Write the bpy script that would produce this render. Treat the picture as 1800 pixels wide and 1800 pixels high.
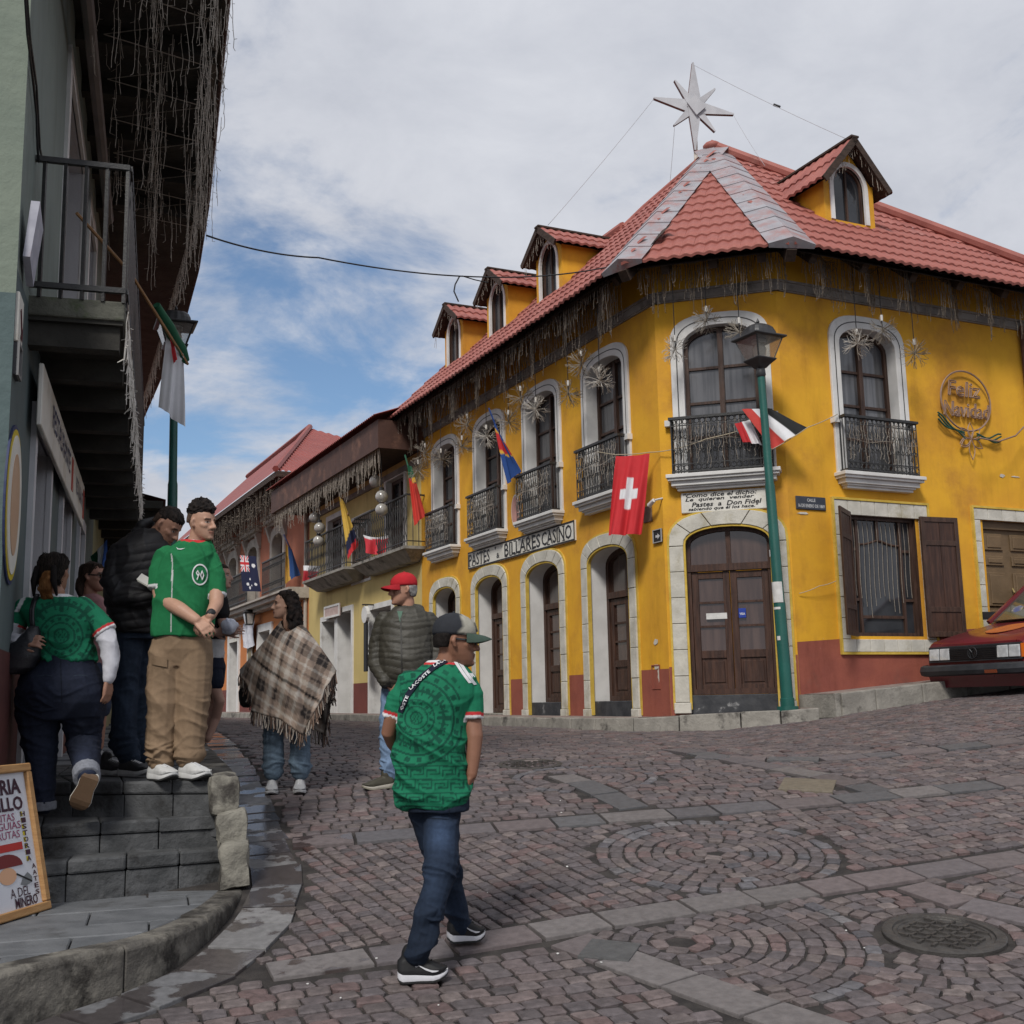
import bpy, bmesh, math, random
import numpy as np
from mathutils import Vector, Matrix, noise as mnoise
from mathutils.geometry import delaunay_2d_cdt
random.seed(7); RNG=np.random.default_rng(7)
for o in list(bpy.data.objects): bpy.data.objects.remove(o)
SC=bpy.context.scene; COL=SC.collection
FPX=2032.17; PIT=math.radians(9.3398); ROL=math.radians(-1.1823)
CAMZ=1.5
_cp,_sp=math.cos(PIT),math.sin(PIT)
_r0=np.array([1.,0,0]); _u0=np.array([0,-_sp,_cp]); CF=np.array([0,_cp,_sp])
CR=_r0*math.cos(ROL)+_u0*math.sin(ROL); CU=_u0*math.cos(ROL)-_r0*math.sin(ROL)
CO=np.array([0,0,CAMZ])
def ray(px,py): 
    return CR*(px-900)/FPX+CU*(900-py)/FPX+CF
def at_depth(px,py,Y):
    d=ray(px,py); return CO+d*(Y/d[1])
def proj(p):
    q=np.array(p)-CO; z=q@CF; return (900+FPX*(q@CR)/z, 900-FPX*(q@CU)/z)
def dirv(deg): a=math.radians(deg); return np.array([math.sin(a),math.cos(a),0.])
class Plane:
    """vertical facade plane: origin o (xy), direction d along s, outward normal n"""
    def __init__(s,o,d,n): s.o=np.array([o[0],o[1],0.]); s.d=d; s.n=n
    def sz(s,px,py,off=0.):
        r=ray(px,py); o=s.o+s.n*off
        t=((o-CO)@s.n)/(r@s.n); p=CO+r*t; return ((p-s.o)@s.d, p[2])
    def pt(s,u,z,off=0.): return s.o+s.d*u+s.n*off+np.array([0,0,z])
A=at_depth(1150,545,15.2)
dL=dirv(-25.82); nL=np.array([-dL[1],dL[0],0]); 
if nL@(-A)<0: nL=-nL
PL=Plane(A,dL,nL)
dC=-dirv(-73.9); nC=np.array([-dC[1],dC[0],0]); nC= nC if nC[1]<0 else -nC
PC=Plane(A,dC,nC)
sB,_=PC.sz(1384,850); B=A+dC*sB
dR=dirv(64.43); nR=np.array([-dR[1],dR[0],0]); nR= nR if nR[1]<0 else -nR
PR=Plane(B,dR,nR)
dG=dirv(-17.0); nG=np.array([dG[1],-dG[0],0])
G0=at_depth(8,900,6.4)
PG=Plane(G0,dG,nG)
_by=np.array([-20,0,4,5,5.8,7,9.5,11,13.5,16,25,60,200.]); _bz=np.array([-.05,.0,.12,.2,.27,.45,.86,1.0,1.1,1.15,1.2,1.3,1.4])
_fy=np.linspace(-20,200,4401); _fz=np.interp(_fy,_by,_bz)
_k=np.hanning(23);_k/=_k.sum(); _fz=np.convolve(np.pad(_fz,11,mode='edge'),_k,'valid')
def ground(x,y):
    x=np.asarray(x,float); y=np.asarray(y,float)
    t=np.clip((y-9)/4,0,1); t=t*t*(3-2*t)
    q=np.maximum(0,x-2.4); q=np.where(q>6,6+(q-6)*.3,q)
    return np.interp(y,_fy,_fz)+.10*q*t
def on_ground(px,py,dz=0.):
    r=ray(px,py); r=r/r[1]; lo,hi=1.0,90.
    ys=np.linspace(1.5,90,3000); P=CO[None]+r[None]*ys[:,None]
    h=P[:,2]-ground(P[:,0],P[:,1])-dz; i=np.argmax(h<0)
    if i==0: return P[-1]
    a=h[i-1]/(h[i-1]-h[i]); return P[i-1]*(1-a)+P[i]*a

# ---------------------------------------------------------------- camera
cam=bpy.data.cameras.new('camera'); camo=bpy.data.objects.new('camera',cam); COL.objects.link(camo)
cam.sensor_fit='HORIZONTAL'; cam.sensor_width=36.; cam.lens=36.*FPX/1800.
cam.clip_start=.05; cam.clip_end=2000.
camo.matrix_world=Matrix(((CR[0],CU[0],-CF[0],CO[0]),(CR[1],CU[1],-CF[1],CO[1]),(CR[2],CU[2],-CF[2],CO[2]),(0,0,0,1)))
SC.camera=camo
# ---------------------------------------------------------------- sky and sun
SUN_EL=46.; SUN_AZ=197.   # azimuth clockwise from +Y: behind the camera, a little to its left
w=bpy.data.worlds.new('World'); SC.world=w; w.use_nodes=True
nt=w.node_tree; nt.nodes.clear(); N=nt.nodes.new; LK=nt.links.new
out=N('ShaderNodeOutputWorld'); bg=N('ShaderNodeBackground'); bg.inputs[1].default_value=.1
sky=N('ShaderNodeTexSky'); sky.sky_type='NISHITA'; sky.sun_disc=False
sky.sun_elevation=math.radians(SUN_EL); sky.sun_rotation=math.radians(SUN_AZ); sky.air_density=1.0; sky.dust_density=.6; sky.ozone_density=2.
tc=N('ShaderNodeTexCoord'); sep=N('ShaderNodeSeparateXYZ'); LK(tc.outputs['Generated'],sep.inputs[0])
def mth(op,a,b=None,c=None,tree=None,clamp=False):
    t=tree or nt; n=t.nodes.new('ShaderNodeMath'); n.operation=op; n.use_clamp=clamp
    for i,v in enumerate((a,b,c)):
        if v is None: continue
        if isinstance(v,(int,float)): n.inputs[i].default_value=v
        else: t.links.new(v,n.inputs[i])
    return n.outputs[0]
zz=mth('ADD',mth('MAXIMUM',sep.outputs[2],0.),.22)
cmb=N('ShaderNodeCombineXYZ'); LK(mth('DIVIDE',sep.outputs[0],zz),cmb.inputs[0]); LK(mth('DIVIDE',sep.outputs[1],zz),cmb.inputs[1]); cmb.inputs[2].default_value=.3
def wnoise(scale,det,rough,dist,off=0.):
    n=N('ShaderNodeTexNoise'); n.inputs['Scale'].default_value=scale; n.inputs['Detail'].default_value=det; n.inputs['Roughness'].default_value=rough; n.inputs['Distortion'].default_value=dist
    ad=N('ShaderNodeVectorMath'); ad.operation='ADD'; LK(cmb.outputs[0],ad.inputs[0]); ad.inputs[1].default_value=(off,off*.7,off*.3); LK(ad.outputs[0],n.inputs['Vector']); return n.outputs[0]
n1=wnoise(2.1,10,.60,.5,3.1); n2=wnoise(4.6,9,.62,.3,9.); n3=wnoise(.9,5,.5,.2,15.)
g=ray(540,730); g=g/np.linalg.norm(g)
def dotto(v):
    n=N('ShaderNodeVectorMath'); n.operation='DOT_PRODUCT'; nn=N('ShaderNodeVectorMath'); nn.operation='NORMALIZE'; LK(tc.outputs['Generated'],nn.inputs[0]); LK(nn.outputs[0],n.inputs[0]); n.inputs[1].default_value=tuple(v); return n.outputs['Value']
def mrange(v,a,b,c,d,tree=None,smooth=True):
    t=tree or nt; n=t.nodes.new('ShaderNodeMapRange'); n.interpolation_type='SMOOTHSTEP' if smooth else 'LINEAR'
    t.links.new(v,n.inputs[0])
    for i,x in enumerate((a,b,c,d)): n.inputs[i+1].default_value=x
    return n.outputs[0]
gap=mrange(dotto(g),.965,.998,0.,1.)          # opening in the cloud layer above the street
cov=mth('ADD',mth('ADD',mth('MULTIPLY',n1,1.0),mth('MULTIPLY',n2,.35)),mth('MULTIPLY',gap,-.20))
mask=mrange(cov,.335,.60,0.,1.)
crp=N('ShaderNodeValToRGB'); crp.color_ramp.elements[0].position=.30; crp.color_ramp.elements[0].color=(3.6,3.82,4.4,1); crp.color_ramp.elements[1].position=.68; crp.color_ramp.elements[1].color=(5.45,5.6,6.05,1)
LK(mth('ADD',mth('MULTIPLY',n2,.55),mth('MULTIPLY',n3,.45)),crp.inputs[0])
mix=N('ShaderNodeMix'); mix.data_type='RGBA'; LK(mask,mix.inputs[0])
skb=N('ShaderNodeMix'); skb.data_type='RGBA'; skb.blend_type='MULTIPLY'; skb.inputs[0].default_value=1.; LK(sky.outputs[0],skb.inputs[6]); skb.inputs[7].default_value=(.80,.86,.90,1)
LK(skb.outputs[2],mix.inputs[6]); LK(crp.outputs[0],mix.inputs[7])
LK(mix.outputs[2],bg.inputs[0]); LK(bg.outputs[0],out.inputs[0])
sl=bpy.data.lights.new('sun','SUN'); sl.energy=2.2; sl.angle=math.radians(13); sl.color=(1.,.965,.91)
so=bpy.data.objects.new('sun',sl); COL.objects.link(so)
_d=Vector((math.sin(math.radians(SUN_AZ))*math.cos(math.radians(SUN_EL)),math.cos(math.radians(SUN_AZ))*math.cos(math.radians(SUN_EL)),math.sin(math.radians(SUN_EL))))
so.rotation_euler=_d.to_track_quat('Z','Y').to_euler(); so.location=(-6,-8,20)
vs=SC.view_settings; vs.view_transform='Standard'; vs.look='None'; vs.exposure=.34; vs.gamma=1.; vs.use_curve_mapping=False
SC.render.engine='CYCLES'; SC.render.resolution_x=1024; SC.render.resolution_y=1024
SC.cycles.max_bounces=8; SC.cycles.transparent_max_bounces=12
# ---------------------------------------------------------------- materials
MATS={}
def M(name,c1,c2=None,streak=0.,chip=None,scale=4.,rough=.8,bump=0.,bscale=40.,spec=.35,metal=0.,attr=None,detail=6,stretch=(1,1,1),coat=0.,rvar=0.,alpha=None,dirt=None,dscale=1.2,dpos=(.5,.72),trans=0.):
    if name in MATS: return MATS[name]
    m=bpy.data.materials.new(name); m.use_nodes=True; t=m.node_tree; p=t.nodes['Principled BSDF']; MATS[name]=m
    p.inputs['Roughness'].default_value=rough; p.inputs['Specular IOR Level'].default_value=spec; p.inputs['Metallic'].default_value=metal
    if coat: p.inputs['Coat Weight'].default_value=coat; p.inputs['Coat Roughness'].default_value=.06
    if trans: p.inputs['Transmission Weight'].default_value=trans
    if alpha is not None: p.inputs['Alpha'].default_value=alpha
    tcn=t.nodes.new('ShaderNodeTexCoord'); mp=t.nodes.new('ShaderNodeMapping'); t.links.new(tcn.outputs['Object'],mp.inputs[0]); mp.inputs['Scale'].default_value=stretch
    def noi(s,d=6,r=.55,src=None):
        n=t.nodes.new('ShaderNodeTexNoise'); n.inputs['Scale'].default_value=s; n.inputs['Detail'].default_value=d; n.inputs['Roughness'].default_value=r; t.links.new(src or mp.outputs[0],n.inputs['Vector']); return n.outputs[0]
    col=None
    if attr:
        a=t.nodes.new('ShaderNodeAttribute'); a.attribute_name='Col'; col=a.outputs['Color']
        if c2 is not None:   # multiply variation, c2 = amount
            mx=t.nodes.new('ShaderNodeMix'); mx.data_type='RGBA'; mx.blend_type='MULTIPLY'; mx.inputs[0].default_value=1.
            v=mrange(noi(scale,detail),.3,.7,1-c2,1+c2*.6,tree=t,smooth=False); cc=t.nodes.new('ShaderNodeCombineColor')
            for i in range(3): t.links.new(v,cc.inputs[i])
            t.links.new(col,mx.inputs[6]); t.links.new(cc.outputs[0],mx.inputs[7]); col=mx.outputs[2]
    elif c2 is not None:
        mx=t.nodes.new('ShaderNodeMix'); mx.data_type='RGBA'; t.links.new(mrange(noi(scale,detail),.34,.66,0.,1.,tree=t),mx.inputs[0]); mx.inputs[6].default_value=(*c1,1); mx.inputs[7].default_value=(*c2,1); col=mx.outputs[2]
    if dirt is not None:
        mx=t.nodes.new('ShaderNodeMix'); mx.data_type='RGBA'; t.links.new(mrange(noi(dscale,8,.68),dpos[0],dpos[1],0.,1.,tree=t),mx.inputs[0])
        if col is not None: t.links.new(col,mx.inputs[6])
        else: mx.inputs[6].default_value=(*c1,1)
        mx.inputs[7].default_value=(*dirt,1); col=mx.outputs[2]
    if streak:
        m2=t.nodes.new('ShaderNodeMapping'); t.links.new(tcn.outputs['Object'],m2.inputs[0]); m2.inputs['Scale'].default_value=(1.7,1.7,.33)
        mx=t.nodes.new('ShaderNodeMix'); mx.data_type='RGBA'; mx.blend_type='MULTIPLY'; t.links.new(mrange(noi(1.6,8,.7,m2.outputs[0]),.48,.78,0.,streak,tree=t),mx.inputs[0])
        if col is not None: t.links.new(col,mx.inputs[6])
        else: mx.inputs[6].default_value=(*c1,1)
        mx.inputs[7].default_value=(.42,.36,.30,1); col=mx.outputs[2]
    if chip is not None:
        mx=t.nodes.new('ShaderNodeMix'); mx.data_type='RGBA'; t.links.new(mrange(noi(3.1,9,.72),.705,.715,0.,1.,tree=t),mx.inputs[0]); t.links.new(col,mx.inputs[6]); mx.inputs[7].default_value=(*chip,1); col=mx.outputs[2]
    if col is None: p.inputs['Base Color'].default_value=(*c1,1)
    else: t.links.new(col,p.inputs['Base Color'])
    if rvar: t.links.new(mrange(noi(scale*2.3),.3,.7,max(.03,rough-rvar),min(1,rough+rvar),tree=t),p.inputs['Roughness'])
    if bump:
        b=t.nodes.new('ShaderNodeBump'); b.inputs['Strength'].default_value=bump; b.inputs['Distance'].default_value=.02; t.links.new(noi(bscale,8,.6),b.inputs['Height']); t.links.new(b.outputs[0],p.inputs['Normal'])
    return m
def srgb(r,g,b):
    f=lambda c:((c/255+.055)/1.055)**2.4 if c/255>.04045 else c/255/12.92
    return (f(r),f(g),f(b))
# ---------------------------------------------------------------- mesh builder
def V3(*a): return np.array(a,float)
class MB:
    def __init__(s): s.v=[]; s.f=[]; s.c=[]; s.m=[]; s.mi=0
    def add(s,vs,fs,col=None):
        b=len(s.v); s.v.extend([tuple(map(float,q)) for q in vs]); s.f.extend([tuple(b+i for i in f) for f in fs]); s.m.extend([s.mi]*len(fs))
        if col is not None: s.c.extend([tuple(col)]*len(vs))
        elif s.c: s.c.extend([(1,1,1)]*len(vs))
        return s
    def hexa(s,P,col=None):   # 8 points: bottom 4 (ccw), top 4
        return s.add(P,[(3,2,1,0),(4,5,6,7),(0,1,5,4),(1,2,6,5),(2,3,7,6),(3,0,4,7)],col)
    def box(s,lo,hi,col=None):
        x0,y0,z0=lo;x1,y1,z1=hi
        return s.hexa([(x0,y0,z0),(x1,y0,z0),(x1,y1,z0),(x0,y1,z0),(x0,y0,z1),(x1,y0,z1),(x1,y1,z1),(x0,y1,z1)],col)
    def fbox(s,pl,s0,s1,z0,z1,o0,o1,col=None):
        return s.hexa([pl.pt(s0,z0,o0),pl.pt(s1,z0,o0),pl.pt(s1,z0,o1),pl.pt(s0,z0,o1),pl.pt(s0,z1,o0),pl.pt(s1,z1,o0),pl.pt(s1,z1,o1),pl.pt(s0,z1,o1)],col)
    def bar(s,a,b,w,h=None,up=(0,0,1),col=None):   # rectangular bar a->b
        a=np.array(a,float);b=np.array(b,float);h=h or w;d=b-a;d/=np.linalg.norm(d)+1e-9
        u=np.array(up,float); x=np.cross(d,u)
        if np.linalg.norm(x)<1e-4: x=np.cross(d,(1,0,0))
        x/=np.linalg.norm(x); y=np.cross(x,d); x=x*w/2;y=y*h/2
        return s.hexa([a-x-y,a+x-y,a+x+y,a-x+y,b-x-y,b+x-y,b+x+y,b-x+y],col)
    def tube(s,pts,r,n=6,caps=True,col=None,closed=False):
        pts=[np.array(p,float) for p in pts]; k=len(pts); rs=r if hasattr(r,'__len__') else [r]*k
        vs=[];prev=None
        for i,p in enumerate(pts):
            if closed: d=pts[(i+1)%k]-pts[i-1]
            else: d=pts[min(i+1,k-1)]-pts[max(i-1,0)]
            d=d/(np.linalg.norm(d)+1e-9)
            if prev is None:
                u=np.array([0,0,1.]) if abs(d[2])<.9 else np.array([1.,0,0])
                x=np.cross(d,u)
            else: x=prev-d*(prev@d)
            x=x/(np.linalg.norm(x)+1e-9); prev=x; y=np.cross(d,x)
            for j in range(n):
                a=2*math.pi*j/n; vs.append(p+(x*math.cos(a)+y*math.sin(a))*rs[i])
        fs=[]
        for i in range(k if closed else k-1):
            for j in range(n):
                a=i*n+j;b=i*n+(j+1)%n; c=((i+1)%k)*n
                fs.append((a,b,c+(j+1)%n,c+j))
        if caps and not closed: fs.append(tuple(range(n-1,-1,-1))); fs.append(tuple((k-1)*n+j for j in range(n)))
        return s.add(vs,fs,col)
    def ring(s,rings,caps=True,col=None):   # rings: list of equal-length point lists
        n=len(rings[0]); vs=[p for r in rings for p in r]; fs=[]
        for i in range(len(rings)-1):
            for j in range(n): fs.append((i*n+j,i*n+(j+1)%n,(i+1)*n+(j+1)%n,(i+1)*n+j))
        if caps: fs.append(tuple(range(n-1,-1,-1))); fs.append(tuple((len(rings)-1)*n+j for j in range(n)))
        return s.add(vs,fs,col)
    def ball(s,c,r,n=10,m=7,col=None):
        c=np.array(c,float); r=np.array(r if hasattr(r,'__len__') else (r,r,r),float); rings=[]
        for i in range(1,m):
            a=math.pi*i/m; rings.append([c+r*np.array([math.sin(a)*math.cos(2*math.pi*j/n),math.sin(a)*math.sin(2*math.pi*j/n),-math.cos(a)]) for j in range(n)])
        b=len(s.v); s.ring(rings,False,col); 
        s.add([c-r*np.array([0,0,1]),c+r*np.array([0,0,1])],[],col); k=len(s.v)
        for j in range(n):
            s.f.append((b+(j+1)%n,b+j,k-2)); s.f.append((b+(m-2)*n+j,b+(m-2)*n+(j+1)%n,k-1)); s.m.extend([s.mi]*2)
        return s
    def poly(s,pts,col=None): return s.add(pts,[tuple(range(len(pts)))],col)
    def prism(s,pts,vec,col=None):
        n=len(pts); q=[np.array(p,float)+np.array(vec,float) for p in pts]
        return s.add(list(pts)+q,[tuple(range(n-1,-1,-1)),tuple(range(n,2*n))]+[(i,(i+1)%n,n+(i+1)%n,n+i) for i in range(n)],col)
    def build(s,name,mat,parent=None,smooth=False,fixn=True):
        return mkobj(name,s.v,s.f,mat,parent,smooth,s.c if s.c else None,s.m,fixn)
def wloc(o):
    p=np.zeros(3)
    while o is not None: p=p+np.array(o.location); o=o.parent
    return p
def mkobj(name,v,f,mat,parent=None,smooth=False,cols=None,mi=None,fixn=True):
    me=bpy.data.meshes.new(name); v=np.array(v,float).reshape(-1,3)
    if parent is not None: v=v-wloc(parent)
    me.from_pydata(v.tolist(),[],[list(q) for q in f])
    for m in (mat if isinstance(mat,(list,tuple)) else [mat]): me.materials.append(m)
    if mi is not None and isinstance(mat,(list,tuple)) and len(mi)==len(me.polygons): me.polygons.foreach_set('material_index',mi)
    if cols is not None:
        ca=me.color_attributes.new('Col','FLOAT_COLOR','POINT'); a=np.ones((len(v),4)); a[:,:3]=np.array(cols)[:len(v)]; ca.data.foreach_set('color',a.ravel())
    if fixn:
        bm=bmesh.new(); bm.from_mesh(me); bmesh.ops.recalc_face_normals(bm,faces=bm.faces); bm.to_mesh(me); bm.free()
    if smooth: me.polygons.foreach_set('use_smooth',[True]*len(me.polygons))
    o=bpy.data.objects.new(name,me); COL.objects.link(o)
    if parent is not None: o.parent=parent
    return o
def E(name,loc,label,cat,group=None):
    o=bpy.data.objects.new(name,None); COL.objects.link(o); o.location=tuple(map(float,loc)); o.empty_display_size=.2
    tag(o,label,cat,group); return o
def tag(o,label=None,cat=None,group=None,kind=None):
    if label: o['label']=label
    if cat: o['category']=cat
    if group: o['group']=group
    if kind: o['kind']=kind
    return o
def smooth_shade(o,ang=40):
    me=o.data; me.polygons.foreach_set('use_smooth',[True]*len(me.polygons))
    try: me.set_sharp_from_angle(angle=math.radians(ang))
    except Exception: pass
    return o
def bevel(o,w=.006,seg=2):
    m=o.modifiers.new('bevel','BEVEL'); m.width=w; m.segments=seg; m.limit_method='ANGLE'; m.angle_limit=math.radians(40); return o
def text_polys(txt,size=1.,bold=0.,shear=0.,res=2):
    """outline of built-in font text as triangles (x,y) list"""
    cu=bpy.data.curves.new('t','FONT'); cu.body=txt; cu.size=size; cu.offset=bold; cu.shear=shear; cu.resolution_u=res; cu.align_x='LEFT'; cu.fill_mode='FRONT'
    o=bpy.data.objects.new('t',cu); COL.objects.link(o); dg=bpy.context.evaluated_depsgraph_get(); me=bpy.data.meshes.new_from_object(o.evaluated_get(dg))
    v=np.array([q.co[:2] for q in me.vertices]).reshape(-1,2); f=[tuple(p.vertices) for p in me.polygons]
    bpy.data.objects.remove(o); bpy.data.curves.remove(cu); bpy.data.meshes.remove(me); return v,f
def text_on(mb,txt,fn,x0,x1,y0,y1,bold=0.,shear=0.,res=2,col=None,keepasp=False):
    """fit text in rectangle x0..x1,y0..y1 of a surface fn(x,y)->point"""
    v,f=text_polys(txt,1.,bold,shear,res)
    if len(v)==0: return
    a=v.min(0); b=v.max(0); w=(b-a); s=np.array([(x1-x0)/w[0],(y1-y0)/w[1]])
    if keepasp: s[:]=min(s)
    q=(v-a)*s+np.array([x0,y0]); mb.add([fn(*p) for p in q],f,col)

# ================================================================ ground, paving, kerbs, steps
def cobble_mat(name,bscale=35.,bstr=.5,rough=.62,var=.35):
    m=M(name,(1,1,1),var,attr=True,scale=22.,rough=rough,bump=bstr,bscale=bscale,spec=.4,detail=8)
    t=m.node_tree; p=t.nodes['Principled BSDF']; a=[n for n in t.nodes if n.type=='ATTRIBUTE'][0]
    tcn=[n for n in t.nodes if n.type=='TEX_COORD'][0]
    n=t.nodes.new('ShaderNodeTexNoise'); n.inputs['Scale'].default_value=4.2; n.inputs['Detail'].default_value=6; t.links.new(tcn.outputs['Object'],n.inputs['Vector'])
    wv=mrange(mth('ADD',a.outputs['Alpha'],mth('MULTIPLY',n.outputs[0],1.0,tree=t),tree=t),1.0,1.07,0.,1.,tree=t)
    src=p.inputs['Base Color'].links[0].from_socket
    mx=t.nodes.new('ShaderNodeMix'); mx.data_type='RGBA'; mx.blend_type='MULTIPLY'; t.links.new(wv,mx.inputs[0]); t.links.new(src,mx.inputs[6]); mx.inputs[7].default_value=(.42,.37,.36,1); t.links.new(mx.outputs[2],p.inputs['Base Color'])
    t.links.new(mrange(wv,0.,1.,rough,.15,tree=t),p.inputs['Roughness'])
    b=[q for q in t.nodes if q.type=='BUMP'][0]; t.links.new(mrange(wv,0.,1.,bstr,.04,tree=t),b.inputs['Strength'])
    return m
MAT_COB=cobble_mat('cobblestone'); MAT_SLAB=cobble_mat('paving slab',60.,.25,.6,.25)
MAT_MORTAR=M('dark mortar',(.030,.026,.025),(.055,.048,.044),scale=9.,rough=.9,bump=.8,bscale=70.)
def grey_stone(name,c1,c2,dirt=(.02,.018,.016),dpos=(.55,.75),ds=2.2,b=.5,bs=30,r=.85): return M(name,c1,c2,scale=5.,rough=r,bump=b,bscale=bs,dirt=dirt,dscale=ds,dpos=dpos)
MAT_KERB=grey_stone('kerb stone',(.10,.092,.082),(.20,.185,.158),dirt=(.036,.032,.028),dpos=(.46,.62),ds=3.2,b=.9,bs=16)
MAT_STEP=grey_stone('step slate',(.055,.057,.059),(.10,.102,.105),dirt=(.02,.019,.018),dpos=(.48,.66),ds=3.,b=.7,bs=22)
MAT_FLAG=grey_stone('flagstone',(.10,.105,.112),(.145,.15,.158),dirt=(.05,.048,.045),dpos=(.55,.75),ds=1.6,b=.3,r=.6)
MAT_CHEEK=grey_stone('cheek stone',(.19,.178,.15),(.27,.255,.215),dirt=(.045,.04,.035),dpos=(.44,.64),ds=3.4,b=.9,bs=18)
MAT_CONC=grey_stone('old concrete',(.22,.205,.18),(.31,.29,.255),dirt=(.05,.045,.04),dpos=(.52,.68),ds=2.4)
# --- road sheet (mortar bed the stones sit in), runs to the horizon
def axis(lo,hi,step,far,n=14): 
    g=np.geomspace(1,far-max(abs(lo),abs(hi))+1,n)-1
    return np.concatenate([lo-g[::-1][:-1],np.arange(lo,hi+1e-6,step),hi+g[1:]])
gx=axis(-10,10,.25,400); gy=np.concatenate([-np.geomspace(1,40,8)[::-1]+1,np.arange(.5,30,.25),30+np.geomspace(1,370,16)-1])
GX,GY=np.meshgrid(gx,gy); GZ=ground(GX,GY)-.016
vv=np.stack([GX,GY,GZ],-1).reshape(-1,3); nx=len(gx)
ff=[(j*nx+i,j*nx+i+1,(j+1)*nx+i+1,(j+1)*nx+i) for j in range(len(gy)-1) for i in range(nx-1)]
road=mkobj('road',vv,ff,MAT_MORTAR,None,True,fixn=False); tag(road,'dark mortar bed of the sloping cobbled street','road',kind='structure')
# --- left kerb line (outer top edge), from pixels onto the pad / landing level
def on_z(px,py,z): r=ray(px,py); return CO+r*((z-CO[2])/r[2])
def gco(p): q=np.array(p)-PG.o; return q@dG,q@nG
PADZ=.44
KT=[on_z(px,py,PADZ) for px,py in [(-330,1800),(-120,1741),(0,1708),(140,1677),(230,1660),(284,1647),(345,1622),(397,1596),(424,1573),(436,1556)]]
EDG=[(on_z(73,1516,.665),on_z(400,1490.5,.665),.665),(on_z(89,1448.5,.85),on_z(392,1432.5,.85),.85),(on_z(89,1375,1.06),on_z(384,1372,1.06),1.06)]   # step noses: left, right, height
sE1=gco(EDG[2][1])[0]; sE3=gco(EDG[0][1])[0]
oK=gco(at_depth(408,1372,7.4))[1]
LANDZ=1.06
def landz(s): return LANDZ+.012*max(0,s-sE1)
KX=[np.array([p[0],p[1]]) for p in KT]
# continue along cheek wall and landing edge
c1=PG.pt(sE1+.1,0,oK+.06)
KX+= [np.array(c1[:2])]+[np.array(PG.pt(s,0,oK+.04)[:2]) for s in (3,5,8,12,18,26)]
def resample(pts,step):
    pts=[np.array(p,float) for p in pts]; out=[pts[0]]; acc=0
    d=[0]; 
    for a,b in zip(pts,pts[1:]): d.append(d[-1]+np.linalg.norm(b-a))
    n=max(2,int(d[-1]/step)+1); t=np.linspace(0,d[-1],n); P=np.array(pts)
    return np.stack([np.interp(t,d,P[:,k]) for k in range(P.shape[1])],1)
def smooth_line(P,it=2):
    P=P.copy()
    for _ in range(it): P[1:-1]=(P[:-2]+2*P[1:-1]+P[2:])/4
    return P
KL=smooth_line(resample(KX,.06),6)
KPOLY=np.concatenate([KL,[[-40,KL[-1][1]],[-40,KL[0][1]-3],[KL[0][0]-.5,KL[0][1]-3]]])
def inpoly(x,y,P):
    X,Y=P[:,0],P[:,1]; X2,Y2=np.roll(X,-1),np.roll(Y,-1)
    c=((Y>y)!=(Y2>y)) & (x<(X2-X)*(y-Y)/(Y2-Y+1e-12)+X); return bool(c.sum()%2)
def kdist(x,y):   # signed distance from kerb line, positive on the street side
    d=math.sqrt(float((((KL-np.array([x,y]))**2).sum(1)).min())); return -d if inpoly(x,y,KPOLY) else d
def planeoff(pl,x,y): return (np.array([x,y,0])-pl.o)@pl.n
WL,WC,WR=1.0,.86,.72
def on_walk(x,y,m=0.): return planeoff(PL,x,y)<WL+m and planeoff(PC,x,y)<WC+m and planeoff(PR,x,y)<WR+m
# --- bands of slabs and round motifs, in plan
def gp(px,py): return on_ground(px,py)[:2]
B1=[gp(*p) for p in [(430,1489),(494,1483),(862,1454),(1075,1437),(1450,1407),(1800,1372)]]; B1.append(B1[-1]+(B1[-1]-B1[-2])*1.2)
B2=[gp(*p) for p in [(470,1707),(621,1684),(862,1653),(1000,1626),(1300,1580),(1500,1550),(1750,1512)]]; B2.append(B2[-1]+(B2[-1]-B2[-2])*1.5)
X1=[gp(1000,1650),gp(1150,1705),gp(1300,1760),gp(1375,1785)]; X1.append(X1[-1]+(X1[-1]-X1[0])*.8)
X2=[gp(1600,1555),gp(1680,1585),gp(1775,1602)]; X2.append(X2[-1]+np.array([.55,-.75]))
X3=[gp(985,1362),gp(1115,1419)]; X4=[gp(1180,1317),gp(1350,1347),gp(1475,1370),gp(1548,1393)]
B3=[gp(1222,1330)]+[gp(1450,1334),gp(1650,1316)]; B3.append(B3[-1]+np.array([1.6,.35]))
BANDS=[(B1,.24),(B2,.24),(X1,.27),(X2,.24),(X3,.25),(X4,.25),(B3,.2)]
bandlines=[(resample(p,.05),w) for p,w in BANDS]
C1=np.array([1.24,7.55]); MH=np.array([2.12,6.07]); FAN=np.array([.80,6.05]); MH2=np.array([.11,10.5]); C2=np.array([.55,9.75])
def dband(q): return min(np.sqrt(((L-q)**2).sum(1)).min()-w/2 for L,w in bandlines)
def ybl(line,x): P=np.array(line); return np.interp(x,P[:,0],P[:,1])
stones=[]   # (cx,cy,len,wid,ang(of length axis),kind)
def ok(q,r=.05):
    x,y=q
    return kdist(x,y)>.385+r*.3 and not on_walk(x,y,.02) and dband(q)>r*.75 and np.linalg.norm(q-MH)>.325
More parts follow.
